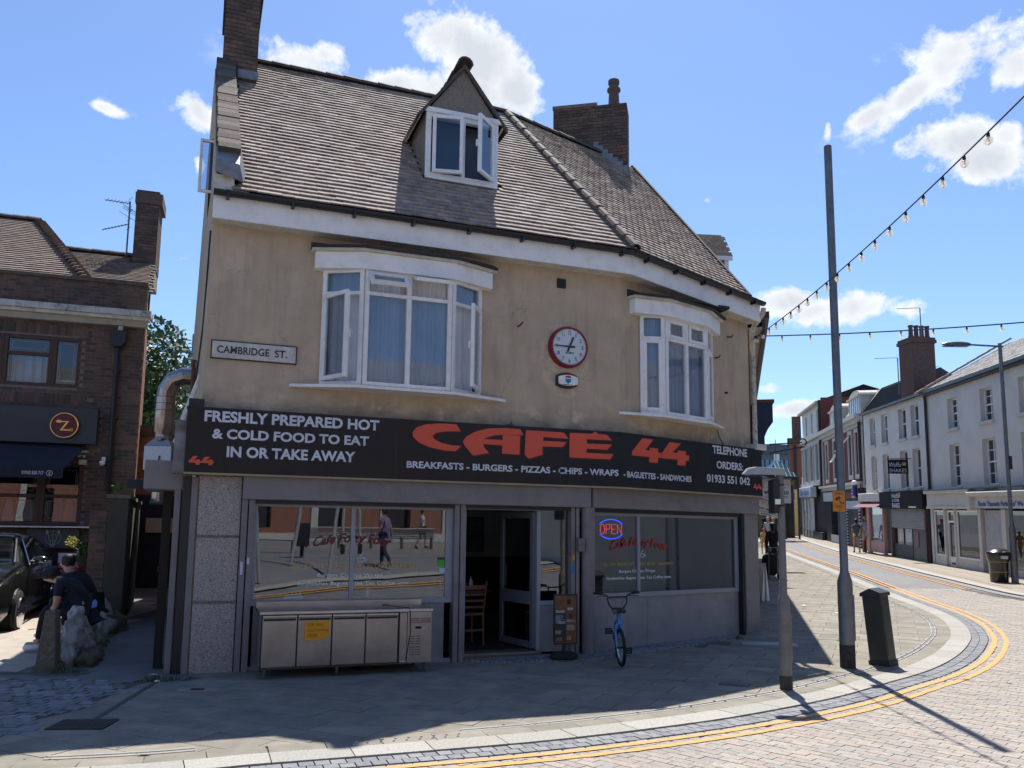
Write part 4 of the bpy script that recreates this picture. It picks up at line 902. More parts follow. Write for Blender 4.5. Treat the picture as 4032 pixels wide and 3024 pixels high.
for i in range(12): tb.box(-.165, -.165 + .12 + .05 * math.sin(i * 2.3), -.0265, -.0242, .65 - i * .011, .653 - i * .011)
tb.mk('poster_print', m_letw, ps)
# inside the cafe
def chair(label, loc, rz):
    c = thing('wooden_chair', label, 'chair', loc, rz); m_wd = bpy.data.materials.get('chair_wood') or M('chair_wood', (.16, .07, .035), (.11, .05, .028), ns=8, rough=.4)
    B(-.2, .2, -.2, .2, .42, .46).mk('seat', m_wd, c, bev=.01)
    for x in (-.18, .18):
        MB().tube([(x, -.2, 0), (x, -.18, .44), (x * 1.05, -.26, .92)], .017, 6).mk('back_leg', m_wd, c); MB().tube([(x, .18, 0), (x * .95, .17, .43)], .018, 6).mk('front_leg', m_wd, c)
    for i in range(4): B(-.17, .17, -.225 - i * .013, -.205 - i * .013, .53 + i * .09, .565 + i * .09 + (.03 if i == 3 else 0)).mk('back_slat', m_wd, c, bev=.004)
    B(-.17, .17, -.2, -.18, .2, .23).mk('stretcher', m_wd, c)
    return c
ch1 = chair('brown wooden ladder back chair standing inside the open cafe doorway', at1(3.82, .95, .1), TH1 + .15)
def ctable(label, loc, rz, btl=True):
    t = thing('cafe_table', label, 'table', loc, rz); B(-.35, .35, -.3, .3, .7, .73).mk('table_top', M('dark_table', (.06, .04, .03), rough=.35), t); MB().tube([(0, 0, 0), (0, 0, .7)], .03, 8).mk('pedestal', m_black, t); MB().lathe([(.22, 0), (.2, .03)], 12).mk('foot', m_black, t)
    return t
ctable('dark cafe table inside, just beyond the wooden chair in the doorway', at1(4.05, 1.75, .1), TH1)
ctable('dark cafe table inside the left shop window, with sauce bottle', at1(2.2, .62, .1), TH1)
ctable('dark cafe table deep inside the cafe against the back wall', at1(4.5, 3.9, .1), TH1)
ctable('dark cafe table inside the right shop window behind the neon sign', at1(6.6, 1.7, .1), TH1 + A3)
m_btl = M('sauce_bottle_white', (.62, .6, .56), rough=.4)
def bottle(label, loc, m=None):
    b = thing('sauce_bottle', label, 'bottle', loc); MB().lathe([(.03, 0), (.032, .02), (.032, .12), (.022, .15)], 12).mk('body', m or m_btl, b, smooth=True); MB().lathe([(.022, .15), (.022, .165), (.012, .17), (.004, .21)], 10).mk('nozzle', m or m_btl, b, smooth=True)
bottle('white squeezy sauce bottle on the table inside the left shop window', at1(2.24, .45, .83))
bottle('white squeezy sauce bottle on the table beyond the doorway chair', at1(4.12, 1.7, .83)); bottle('pale sauce bottle on the far back table inside the cafe', at1(4.5, 3.85, .83))
tv = thing('television', 'black flat television hung high on the pale wall inside the cafe doorway', 'television', at1(3.75, 5.16, 1.95), TH1); B(-.55, .35, -.06, 0, -.3, .3).mk('screen', M('tv_black', (.008, .008, .01), rough=.25), tv, bev=.01)
pf = thing('picture_frame', 'dark framed picture on the inside wall seen through the door glass', 'picture', at1(5.25, 5.16, 1.7), TH1); frame(MB(), -.25, .25, -.35, .35, .04, -.03, 0).mk('frame', m_black, pf); B(-.21, .21, -.015, 0, -.31, .31).mk('picture', M('dim_print', (.10, .09, .08), (.03, .03, .04), ns=8), pf)
pl = thing('napkin_pile', 'small heap of white paper on the inner ledge of the left shop window', 'paper', at1(1.2, .14, .86), TH1)
for i in range(4): MB().add([(-.1 + i * .05, 0, 0), (i * .05, -.02, 0), (-.03 + i * .05, .02, .05 + .01 * i), (-.09 + i * .05, .05, .03)], [(0, 1, 2, 3)]).mk('napkin', m_letw, pl)
B(.75, 3.2, .065, .2, .82, .86).mk('window_ledge', m_darkroom, cafe)

# ---- bicycle, front wheel towards us
def bicycle():
    bk = thing('bicycle', 'small blue bmx bicycle with black handlebars leaning by the right shop window', 'bicycle', (1.46, 11.15, .012), math.radians(-4))
    bk.rotation_euler = (0, math.radians(-2), math.radians(-4))
    m_tyre = M('tyre_black', (.015, .015, .016), rough=.85, bump=.6, bs=80); m_chr = M('bright_rim', (.55, .56, .58), rough=.25, met=.9); m_bl = M('bright_blue_paint', (.045, .22, .48), (.04, .2, .44), ns=4, rough=.3, coat=.4)
    r = .245
    def wheel(y, rot, nm):
        mx = Matrix.Translation((0, y, r)) @ RZ(rot)
        b = MB(); N_ = 36
        b.tube([(0, (r - .022) * math.cos(2 * PI * i / N_), (r - .022) * math.sin(2 * PI * i / N_)) for i in range(N_ + 1)], .024, 8, False); w = b.mk(nm, m_tyre, bk, mx=mx, smooth=True)
        b = MB(); b.tube([(0, (r - .052) * math.cos(2 * PI * i / N_), (r - .052) * math.sin(2 * PI * i / N_)) for i in range(N_ + 1)], .013, 6, False); b.mk('rim', m_chr, w, smooth=True)
        b = MB()
        for i in range(24):
            t = 2 * PI * i / 24; b.tube([(.025 * (-1) ** i, .02 * math.cos(t + .5), .02 * math.sin(t + .5)), (0, (r - .055) * math.cos(t), (r - .055) * math.sin(t))], .0014, 3, False)
        b.mk('spokes', m_chr, w); MB().lathe([(.02, -.045), (.014, -.02), (.014, .02), (.02, .045)], 10, axis='x').mk('hub', m_black, w)
    st = .16
    wheel(0, st, 'front_wheel'); wheel(.90, 0, 'rear_wheel')
    hx = lambda p: Matrix.Translation((0, .0, 0)) @ RZ(st) @ Vector(p)
    # fork
    f = MB()
    for s in (-1, 1): f.tube([hx((s * .05, -.0, r)), hx((s * .052, .04, .42)), hx((s * .03, .07, .53)), hx((0, .075, .545))], [.012, .017, .02, .02], 8)
    f.mk('fork', m_bl, bk, smooth=True)
    MB().tube([(0, .075, .54), (0, .115, .68)], .024, 10).mk('head_tube', m_bl, bk, smooth=True)
    MB().tube([(0, .11, .67), (0, .12, .72)], .022, 10).mk('headset', m_black, bk); MB().box(-.05, .05, .06, .13, .68, .735).tf(lambda x, y, z: tuple(hx((x, y, z)))).mk('stem', m_black, bk, bev=.01)
    fm = MB(); fm.tube([(0, .10, .65), (0, .48, .56)], .018, 8); fm.tube([(0, .09, .59), (0, .5, .27)], .019, 8); fm.tube([(0, .48, .58), (0, .5, .27)], .016, 8)
    for s in (-1, 1): fm.tube([(s * .02, .5, .27), (s * .05, .9, r)], .010, 6); fm.tube([(s * .02, .48, .55), (s * .05, .9, r)], .009, 6)
    fm.mk('frame', m_bl, bk, smooth=True)
    MB().tube([(0, .48, .58), (0, .475, .68)], .012, 6).mk('seat_post', m_black, bk); MB().add([(-.03, .33, .69), (.03, .33, .69), (.075, .58, .71), (-.075, .58, .71), (-.02, .34, .65), (.02, .34, .65), (.06, .57, .67), (-.06, .57, .67)], [(0, 1, 2, 3), (7, 6, 5, 4), (0, 4, 5, 1), (1, 5, 6, 2), (2, 6, 7, 3), (3, 7, 4, 0)]).mk('saddle', m_tyre, bk, bev=.015)
    h = MB()
    for s in (-1, 1): h.tube([hx(p) for p in ((s * .01, .09, .72), (s * .07, .09, .73), (s * .12, .09, .80), (s * .135, .10, .905), (s * .2, .11, .93), (s * .3, .135, .94))], .011, 8)
    h.tube([hx((-.132, .1, .885)), hx((.132, .1, .885))], .01, 8); h.mk('handlebar', m_black, bk, smooth=True)
    for s in (-1, 1):
        MB().tube([hx((s * .205, .112, .931)), hx((s * .31, .136, .941))], .017, 8).mk('grip', m_tyre, bk); MB().tube([hx((s * .15, .07, .90)), hx((s * .22, .055, .905)), hx((s * .29, .07, .89))], .006, 5).mk('brake_lever', m_black, bk)
        MB().tube([hx((s * .17, .08, .91)), hx((s * .05, .0, .84)), hx((s * .02, .06, .62))], .003, 4).mk('brake_cable', m_black, bk)
    MB().sph(hx((-.055, .03, .70)), .032, 12, 8).mk('front_light', M('dark_lens', (.12, .12, .14), rough=.1), bk, smooth=True); MB().sph(hx((.07, .05, .705)), .035, 12, 8).mk('bell', M('dark_grey_bell', (.05, .06, .055), rough=.35), bk, smooth=True)
    for s, z_, y_ in ((-1, .40, .52), (1, .14, .46)):
        MB().tube([(s * .06, .5, .27), (s * .075, y_, z_)], .010, 6).mk('crank', m_chr if s > 0 else m_black, bk)
        p = frame(MB(), s * .13 - .045, s * .13 + .045, -.04, .04, .014, -.011, .011); p.box(s * .13 - .03, s * .13 + .03, -.009, .009, -.008, .008); p.box(min(s * .07, s * .1), max(s * .07, s * .1), -.008, .008, -.008, .008)
        p.mk('pedal', m_tyre, bk, mx=Matrix.Translation((0, y_, z_)) @ RX(.35))
    MB().lathe([(.07, -.004), (.07, .004)], 20, (.05, .5, .27), axis='x').mk('chainring', m_chr, bk)
bicycle()

# ---------------------------------------------------------------- people
SKIN1 = M('skin_light', (.42, .24, .17), rough=.55); SKIN2 = M('skin_tan', (.27, .14, .09), rough=.55); SKIN3 = M('skin_dark', (.09, .045, .03), rough=.5)
def skinmesh(name, V, E_, R_, mat, parent, sub=2, root=0):
    me = bpy.data.meshes.new(name); me.from_pydata(V, E_, []); me.update()
    o = bpy.data.objects.new(name, me); COL.objects.link(o); o.parent = parent; me.materials.append(mat)
    o.modifiers.new('skin', 'SKIN'); 
    if not me.skin_vertices: me.attributes.new('skin_vertex', 'FLOAT', 'POINT') if False else None
    sm = o.modifiers.new('sub', 'SUBSURF'); sm.levels = sub; sm.render_levels = sub
    return o, me
def setskin(o, R_, root):
    bpy.context.view_layer.objects.active = o; o.select_set(True)
    me = o.data
    if len(me.skin_vertices) == 0: bpy.ops.mesh.customdata_skin_add()
    for i, r in enumerate(R_):
        sv = me.skin_vertices[0].data[i]; sv.radius = (r, r) if not isinstance(r, tuple) else r; sv.use_root = (i == root)
    o.select_set(False)
    # bake the grown surface so the figure is plain geometry
    dg = bpy.context.evaluated_depsgraph_get(); nm = bpy.data.meshes.new_from_object(o.evaluated_get(dg)); nm.name = me.name
    nm.polygons.foreach_set('use_smooth', [True] * len(nm.polygons))
    o.modifiers.clear(); o.data = nm
STAND = dict(pel=(0, 0, .95), sp=(0, .0, 1.12), ch=(0, -.01, 1.33), nk=(0, .0, 1.49), hb=(0, .02, 1.57), hm=(0, .03, 1.65), ht=(0, .02, 1.715), no=(0, .115, 1.62),
             ls=(-.17, 0, 1.42), le=(-.22, -.03, 1.14), lw=(-.23, .03, .90), lh=(-.23, .05, .81), rs=(.17, 0, 1.42), re=(.22, -.03, 1.14), rw=(.23, .03, .90), rh=(.23, .05, .81),
             lhp=(-.09, 0, .92), lk=(-.10, .02, .50), la=(-.10, -.02, .09), lt=(-.11, .13, .03), rhp=(.09, 0, .92), rk=(.10, .02, .50), ra=(.10, -.02, .09), rt=(.11, .13, .03))
RAD = dict(pel=.108, sp=.098, ch=.112, nk=.052, hb=.068, hm=.082, ht=.06, no=.014, ls=.062, le=.042, lw=.028, lh=.03, rs=.062, re=.042, rw=.028, rh=.03, lhp=.09, lk=.057, la=.038, lt=.032, rhp=.09, rk=.057, ra=.038, rt=.032)
EDG = [('pel', 'sp'), ('sp', 'ch'), ('ch', 'nk'), ('nk', 'hb'), ('hb', 'hm'), ('hm', 'ht'), ('hm', 'no'), ('ch', 'ls'), ('ls', 'le'), ('le', 'lw'), ('lw', 'lh'), ('ch', 'rs'), ('rs', 're'), ('re', 'rw'), ('rw', 'rh'),
       ('pel', 'lhp'), ('lhp', 'lk'), ('lk', 'la'), ('la', 'lt'), ('pel', 'rhp'), ('rhp', 'rk'), ('rk', 'ra'), ('ra', 'rt')]
def person(label, loc, yaw, h=1.75, pose=None, skin=SKIN1, top=None, sleeve='short', legs=None, leglen='long', hair=None, hairlong=False, cap=None, shoes=None, group=None, girth=1., fingers=True, sleevecol=None):
    P = dict(STAND); P.update(pose or {}); k = h / 1.75
    t = thing('person', label, 'person', loc, yaw, group); t.scale = (k, k, k)
    Rr = dict(RAD)
    for q in ('pel', 'sp', 'ch', 'lhp', 'rhp', 'ls', 'rs'): Rr[q] *= girth
    names = list(P.keys()); V = [P[n] for n in names]; E_ = [(names.index(a), names.index(b)) for a, b in EDG]; RL = [Rr[n] for n in names]
    if fingers:
        for s, w, hn in (('l', 'lw', 'lh'), ('r', 'rw', 'rh')):
            a, b = Vector(P[w]), Vector(P[hn]); d = (b - a).normalized(); sd = d.cross(Vector((0, 1, 0.3))).normalized(); cu = sd.cross(d)
            for i in range(5):
                q = (i - 1.5) * .019 if i < 4 else 0
                if i < 4: pts = [b + sd * q + d * .02, b + sd * q * 1.1 + d * (.06 + .006 * (1 - abs(i - 1.5))), b + sd * q * 1.15 + d * (.085 + .008 * (1 - abs(i - 1.5))) - cu * .02]
                else: pts = [b - sd * .035 - d * .005, b - sd * .05 + d * .03 - cu * .02]
                pr = names.index(hn)
                for j, p in enumerate(pts): V.append(tuple(p)); RL.append(.0095 if j else .010); E_.append((pr, len(V) - 1)); pr = len(V) - 1
    o, me = skinmesh('body', V, E_, RL, skin, t); setskin(o, RL, names.index('pel'))
    def garment(nm, ns, ed, f, mat, lerp=None, extra=0.):
        NN = list(ns); VV = [P[n] if isinstance(n, str) else n for n in NN]
        RRR = []
        for i, n in enumerate(NN): RRR.append(f[i] if isinstance(f, list) else Rr[n] * f + extra)
        oo, mm = skinmesh(nm, VV, ed, RRR, mat, t); setskin(oo, RRR, 0); return oo
    mid = lambda a, b, t_: tuple(Vector(P[a]).lerp(Vector(P[b]), t_))
    if top:
        sl_ = {'short': .62, 'long': 1., 'none': .12}[sleeve]
        NN = ['pel', 'sp', 'ch', mid('ch', 'nk', .72), 'ls', 'rs', mid('ls', 'le', sl_), mid('rs', 're', sl_)]
        g = girth
        f = [.142 * g, .138 * g, .150 * g, .08, .076 * g, .076 * g, .062, .062]
        ed = [(0, 1), (1, 2), (2, 3), (2, 4), (2, 5), (4, 6), (5, 7), (0, 8)]
        e0 = Vector(P['pel']) + (Vector(P['pel']) - Vector(P['sp'])).normalized() * .07; NN.append(tuple(e0)); f.append(.085 * g)
        if sleeve == 'long': NN += [mid('le', 'lw', .95), mid('re', 'rw', .95)]; f += [.042, .042]; ed += [(6, 9), (7, 10)]
        garment('top', NN, ed, f, top)
    if legs:
        e_ = {'long': (1, .9), 'short': (.85, None), 'mini': (.4, None)}[leglen]
        NN = ['pel', 'lhp', 'rhp', mid('lhp', 'lk', e_[0]), mid('rhp', 'rk', e_[0])]; f = [.132 * girth, .102 * girth, .102 * girth, .078, .078]; ed = [(0, 1), (0, 2), (1, 3), (2, 4)]
        if leglen == 'long': NN += [mid('lk', 'la', .92), mid('rk', 'ra', .92)]; f = f[:3] + [.072, .072, .055, .055]; ed += [(3, 5), (4, 6)]
        garment('trousers' if leglen == 'long' else 'shorts', NN, ed, f, legs)
    if shoes:
        for a, b_ in (('la', 'lt'), ('ra', 'rt')):
            A_, B_ = Vector(P[a]), Vector(P[b_]); garment('shoe', [tuple(A_ + (A_ - B_) * .3 + Vector((0, 0, -.045))), tuple(A_.lerp(B_, .5) + Vector((0, 0, -.022))), tuple(B_ + (B_ - A_) * .15)], [(0, 1), (1, 2)], [.045, .049, .039], shoes)
    hm, ht, hb = Vector(P['hm']), Vector(P['ht']), Vector(P['hb']); fw = (Vector(P['no']) - hm).normalized()
    if hair:
        uz = (ht - hm).normalized(); pts = [0, 0, tuple(hm - fw * .05 - uz * .04)]; c0_ = hm - fw * .026 + uz * .03
        b = MB().sph(c0_, .098, 14, 9, (1, 1, 1)); b.sph(Vector(pts[2]), .07, 10, 6)
        b.tf(lambda x, y, z: tuple(Vector((x, y, z)) + Vector((x, y, z) - c0_ if False else (0, 0, 0)) + Vector((noise.noise(Vector((x, y, z)) * 40), noise.noise(Vector((y, z, x)) * 40), noise.noise(Vector((z, x, y)) * 40))) * .008)).mk('hair', hair, t, smooth=True)
        if hairlong: garment('hair', [pts[2], tuple(Vector(pts[2]) - fw * .03 + Vector((0, 0, -.14)))], [(0, 1)], [.06, .035], hair)
    if cap:
        b = MB().sph((0, 0, 0), .102, 14, 8, (1, 1.08, .82)); b.box(-.07, .07, .06, .17, -.015, .0)
        q = (ht - hm).normalized(); rgt = fw.cross(q).normalized(); f2 = q.cross(rgt)
        m4 = Matrix((( rgt.x, f2.x, q.x, 0), (rgt.y, f2.y, q.y, 0), (rgt.z, f2.z, q.z, 0), (0, 0, 0, 1)))
        b.mk('cap', cap, t, mx=Matrix.Translation(hm + q * .035) @ m4, smooth=True)
    return t

# ---------------------------------------------------------------- ground
KIN = [(-40, -4.0), (-24, 1.2), (-14, 4.0), (-8, 5.45), (-3.4, 6.2), (-1.9, 6.72), (-.84, 7.1), (.16, 7.49), (1.17, 8.0), (2.14, 8.6), (3.31, 9.5), (4.32, 10.48), (5.2, 11.35), (6.19, 12.51), (7.05, 13.74), (7.63, 14.74), (8.29, 16.25), (8.81, 18.09), (9.37, 21.1), (10.31, 25.6), (11.3, 30.5), (12.9, 39), (15.2, 50), (18.2, 63), (23, 82)]
KC = catmull([(x, y, 0) for x, y in KIN], 10)
AL = [0]
for a, b_ in zip(KC, KC[1:]): AL.append(AL[-1] + (b_ - a).length)
def kpt(s, d=0.):
    """point at arc length s along the near kerb, d metres towards the road"""
    i = 0
    lo, hi = 0, len(AL) - 2
    while lo < hi:
        m_ = (lo + hi + 1) // 2
        if AL[m_] <= s: lo = m_
        else: hi = m_ - 1
    i = lo; t = (s - AL[i]) / max(AL[i + 1] - AL[i], 1e-6)
    p = KC[i].lerp(KC[i + 1], t)
    a = KC[max(i - 1, 0)]; c = KC[min(i + 2, len(KC) - 1)]; g = (c - a).normalized()
    return Vector((p.x + g.y * d, p.y - g.x * d, 0))
def kdist(x, y):
    """signed distance: positive on the road side"""
    best = 1e9; sg = 1
    for i in range(0, len(KC) - 1):
        a, b_ = KC[i], KC[i + 1]
        if abs(a.y - y) > 14 or abs(a.x - x) > 14: continue
        ab = b_ - a; t = max(0, min(1, ((x - a.x) * ab.x + (y - a.y) * ab.y) / ab.length_squared)); q = a + ab * t
        dx, dy = x - q.x, y - q.y; dd = dx * dx + dy * dy
        if dd < best: best = dd; sg = 1 if (dx * ab.y - dy * ab.x) > 0 else -1
    return sg * math.sqrt(best)
S_TOT = AL[-1]
S0 = min(range(len(KC)), key=lambda i: abs(KC[i].x + 8)); SA = AL[S0]
FARK = [(30, 8.5), (22, 11.0), (17.5, 13.6), (14.6, 17), (13.2, 20), (12.95, 21.6), (13.25, 23.9), (13.7, 26.49), (14.11, 28.93), (14.95, 33.35), (16.3, 40.6), (18.9, 52), (21.8, 64), (26.5, 82)]
FC = catmull([(x, y, 0) for x, y in FARK], 8)
def farx(y):
    for a, b_ in zip(FC, FC[1:]):
        if a.y <= y <= b_.y: return a.x + (b_.x - a.x) * (y - a.y) / max(b_.y - a.y, 1e-6)
    return 30
m_asph = M('asphalt', (.20, .195, .20), (.16, .158, .162), ns=3, rough=.9, bump=.5, bs=130, world=True, stain=((.25, .245, .245), .4), ss=.6)
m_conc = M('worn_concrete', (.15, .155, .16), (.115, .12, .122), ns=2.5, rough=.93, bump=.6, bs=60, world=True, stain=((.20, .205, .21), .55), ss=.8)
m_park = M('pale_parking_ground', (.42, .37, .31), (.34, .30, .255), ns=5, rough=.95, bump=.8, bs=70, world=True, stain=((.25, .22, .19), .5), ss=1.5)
m_slab = M('paving_slab', (0, 0, 0), pal=[(.222, .203, .165), (.206, .188, .153), (.24, .217, .176), (.195, .178, .146), (.215, .197, .162)], ns=3, rough=.88, bump=.35, bs=90, world=True, stain=((.15, .135, .118), .6), ss=1.0)
m_joint = M('dark_joint_sand', (.105, .098, .088), (.08, .074, .066), ns=6, rough=.97, world=True)
m_kerb = M('granite_kerb', (0, 0, 0), pal=[(.31, .296, .265), (.288, .279, .252), (.328, .313, .283), (.297, .279, .247)], ns=45, rough=.8, bump=.25, bs=150, world=True, ndet=3)
m_sett = M('blue_grey_sett', (0, 0, 0), pal=[(.175, .18, .192), (.205, .21, .22), (.15, .156, .17), (.19, .193, .202)], ns=22, rough=.75, bump=.35, bs=90, world=True)
m_paver = M('block_paver', (0, 0, 0), pal=[(.315, .268, .228), (.288, .262, .236), (.335, .29, .245), (.268, .25, .232), (.30, .26, .228), (.325, .295, .255), (.285, .245, .218)], ns=40, rough=.86, bump=.3, bs=170, world=True, stain=((.20, .19, .178), .5), ss=.8, ndet=4)
m_yel = M('worn_yellow_paint', (.57, .305, .095), (.50, .265, .08), ns=35, rough=.75, bump=.4, bs=120, world=True, stain=((.30, .245, .18), .85), ss=9)
m_rail = M('bright_steel_strip', (.46, .475, .49), (.36, .37, .385), ns=20, rough=.35, met=.2)

def sheet(name, xs, ys, z, mat, inside=None, **tags):
    b = MB(); idx = {}
    for i, x in enumerate(xs):
        for j, y in enumerate(ys): idx[i, j] = len(b.v); b.v.append((x, y, G(x, y) + z))
    for i in range(len(xs) - 1):
        for j in range(len(ys) - 1):
            if inside is None or inside((xs[i] + xs[i + 1]) / 2, (ys[j] + ys[j + 1]) / 2): b.f.append((idx[i, j], idx[i + 1, j], idx[i + 1, j + 1], idx[i, j + 1]))
    return b.mk(name, mat, **tags)
def frange(a, b_, n): return [a + (b_ - a) * i / n for i in range(n + 1)]
sheet('ground', frange(-400, -30, 12) + frange(-29, 40, 69) + frange(42, 400, 14), frange(-400, -30, 10) + frange(-29, 90, 119) + frange(95, 420, 20), -.075, m_conc, kind='structure')
def ribbon(name, s0, s1, d0, d1, z, mat, step=.3, parent=None, dz=0, **tags):
    n = int((s1 - s0) / step); b = MB()
    for i in range(n + 1):
        s = s0 + (s1 - s0) * i / n
        for d, zz in ((d0, z), (d1, z + dz)):
            p = kpt(s, d); b.v.append((p.x, p.y, G(p.x, p.y) + zz))
    for i in range(n): b.f.append((2 * i, 2 * i + 1, 2 * i + 3, 2 * i + 2))
    return b.mk(name, mat, parent, **tags)
# roadway base (asphalt of the street and bed under the blocks)
def roadsheet():
    b = MB(); rows = []
    ys = frange(-30, 84, 160)
    # road = between near kerb and far kerb, plus open square in front
    for y in ys: pass
    xs = frange(-40, 40, 100)
    return sheet('road', xs, ys, -.034, m_asph, None, kind='structure')
road = roadsheet()
# footway: everything on the cafe side of the kerb
def fpoly():
    b = MB(); N_ = 200
    s1 = S_TOT - 1
    for i in range(N_ + 1):
        s = 2 + (s1 - 2) * i / N_; p = kpt(s, .03)
        g = (kpt(min(s + .5, S_TOT - .01), 0) - kpt(max(s - .5, 0.01), 0)).normalized()
        w = [0, 1.2, 2.4, 3.6, 4.8]
        for q in w:
            # shrink the inner side where the corner is tight
            qq = min(q, 5)
            x, y = p.x - g.y * qq, p.y + g.x * qq; b.v.append((x, y, G(x, y) - .012))
    m_ = 5
    for i in range(N_):
        for j in range(m_ - 1): b.f.append((i * m_ + j, (i + 1) * m_ + j, (i + 1) * m_ + j + 1, i * m_ + j + 1))
    return b.mk('footway', m_joint, kind='structure')
foot = fpoly()
foot.data.update()
sheet('footway_bed', frange(-14, 7, 42), frange(5, 19, 40), -.018, m_joint, lambda x, y: kdist(x, y) < -.25 and not (x < -3.9 and y > 9.9), kind='structure')
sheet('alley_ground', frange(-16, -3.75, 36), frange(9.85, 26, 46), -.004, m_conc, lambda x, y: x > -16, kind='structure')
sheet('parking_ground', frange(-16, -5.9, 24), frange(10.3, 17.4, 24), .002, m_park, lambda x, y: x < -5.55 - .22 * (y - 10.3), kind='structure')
# slabs
def inwall(x, y):
    v = inv1 @ Vector((x, y, 0))
    if v.y > .35 and -.1 < v.x < 5.6: return True
    w = MX3.inverted() @ v
    return w.x > -.2 and w.y > .35 and w.x < L3 and v.y > -.3
sl_m = []; cut_far = MB(); ncut = 0
ang = math.radians(-24)
cA, sA = math.cos(ang), math.sin(ang)
LW, LH = .6, .4
def clip(poly, nx, ny, c):
    """keep the part of a polygon where nx*x + ny*y <= c"""
    out = []
    for i in range(len(poly)):
        p, q = poly[i], poly[(i + 1) % len(poly)]; dp = nx * p[0] + ny * p[1] - c; dq = nx * q[0] + ny * q[1] - c
        if dp <= 0: out.append(p)
        if dp * dq < 0: t = dp / (dp - dq); out.append((p[0] + (q[0] - p[0]) * t, p[1] + (q[1] - p[1]) * t))
    return out
def knear(x, y):
    best = None
    for i in range(len(KC) - 1):
        a, b_ = KC[i], KC[i + 1]
        if abs(a.y - y) > 9 or abs(a.x - x) > 9: continue
        ab = b_ - a; t = max(0, min(1, ((x - a.x) * ab.x + (y - a.y) * ab.y) / ab.length_squared)); q = a + ab * t; dd = (x - q.x) ** 2 + (y - q.y) ** 2
        if best is None or dd < best[0]: g = ab.normalized(); best = (dd, q, (g.y, -g.x))
    return best
for j in range(-90, 150):
    for i in range(-60, 90):
        u = i * LW + (j % 2) * LW / 2; v = j * LH
        x = 1 + u * cA - v * sA; y = 10 + u * sA + v * cA
        if y > 52 or y < 4.5 or x < -14 or x > 14 or abs(x) > .68 * y + 1.2: continue
        kd = kdist(x, y)
        if kd > .16 or kd < -7.5: continue
        if inwall(x, y): continue
        if x < -4.3 and y > 8.3: continue
        if x < -3.75 and y > 10.2: continue
        if y > 13 and x < 3.9 + .27 * (y - 14.8): continue
        cutk, cuty, cutx = kd > -.60, (x < -3.55 and y > 9.4), (x < -3.6 and y > 8.0 and x > -4.9)
        if cutk or cuty or cutx:
            P_ = [(x + a * cA - c * sA, y + a * sA + c * cA) for a, c in ((-.2965, -.1965), (.2965, -.1965), (.2965, .1965), (-.2965, .1965))]
            if cutk:
                _, q, nn = knear(x, y); P_ = clip(P_, nn[0], nn[1], nn[0] * q.x + nn[1] * q.y - .222)
            if cuty and len(P_) > 2: P_ = clip(P_, 0, 1, 9.83)
            if cutx and len(P_) > 2: P_ = clip(P_, -1, 0, 4.12)
            if len(P_) < 3: continue
            ar_ = abs(sum(P_[k][0] * P_[(k + 1) % len(P_)][1] - P_[(k + 1) % len(P_)][0] * P_[k][1] for k in range(len(P_)))) / 2
            if ar_ < .006: continue
            n = len(P_); vs = [(a, c, G(a, c) - .002 + e_) for e_ in (0, -.03) for a, c in P_]
            bb = MB().add(vs, [tuple(range(n))] + [(k, k + n, (k + 1) % n + n, (k + 1) % n) for k in range(n)])
            if ncut < 110 and y < 16: bb.mk('cut_slab', m_slab, foot); ncut += 1
            else: cut_far.add(bb.v, bb.f)
            continue
        sx = math.atan(.032) if y > 11.5 else 0
        gx = (G(x + .2, y) - G(x - .2, y)) / .4
        sl_m.append(BX((x, y, G(x, y) - .016 + RD.uniform(-.0018, .0018)), (LW - .007, LH - .007, .03), RX(sx) @ RY(-math.atan(gx)) @ RZ(ang)))
cut_far.mk('cut_slabs', m_slab, foot, kind='stuff')
pieces('paving_slab', sl_m, m_slab, foot, cap=300, stuffname='paving_slabs')
# border row of slabs beside the kerb
border = []
s = SA
while s < S_TOT - 40:
    a = kpt(s + .004, 0); p = kpt(s + .225, -.11); q = kpt(s + .446, 0); g = (q - a).normalized()
    border.append(BX((p.x, p.y, G(p.x, p.y) - .012), (.441, .215, .03), RX(math.atan(.032) * (p.y > 11.5)) @ RZ(math.atan2(g.y, g.x)))); s += .45
pieces('border_slab', border, m_slab, foot, cap=120, stuffname='border_slabs')
kerb = ribbon('kerb', 2, S_TOT - 1, -.01, .31, -.02, m_joint, kind='structure')
def seg(s0, s1, d0, d1, z0, z1, n=3):
    b = MB(); n0 = n
    for i in range(n + 1):
        s = s0 + (s1 - s0) * i / n
        for d in (d0, d1):
            for z in (z0, z1): p = kpt(s, d); b.v.append((p.x, p.y, G(p.x, p.y) + z))
    for i in range(n):
        o = i * 4; b.f += [(o + 1, o + 3, o + 7, o + 5), (o, o + 1, o + 5, o + 4), (o + 3, o + 2, o + 6, o + 7)]
    b.f += [(0, 2, 3, 1), (4 * n, 4 * n + 1, 4 * n + 3, 4 * n + 2)]
    return b
s = SA - 3; far = MB()
while s < S_TOT - 2:
    e = s + .62
    b = seg(s + .004, e - .004, 0, .30, -.09, .004 + RD.uniform(-.001, .001))
    if s < SA + 62: b.mk('kerb_stone', m_kerb, kerb)
    else: far.add(b.v, b.f)
    s = e
far.mk('kerb_stones', m_kerb, kerb, kind='stuff')
chan = ribbon('drainage_channel', 2, S_TOT - 1, .30, .56, -.026, m_joint, kind='structure')
ms = []; far = MB(); cnt = 0
s = SA
while s < S_TOT - 2:
    for r_ in range(2):
        b = seg(s + .004 + r_ * .05, s + .112 + r_ * .05, .308 + r_ * .12, .42 + r_ * .12, -.07, -.010 + RD.uniform(-.002, .002), 1)
        if s > SA + 3 and cnt < 300: b.mk('sett', m_sett, chan); cnt += 1
        else: far.add(b.v, b.f)
    s += .118
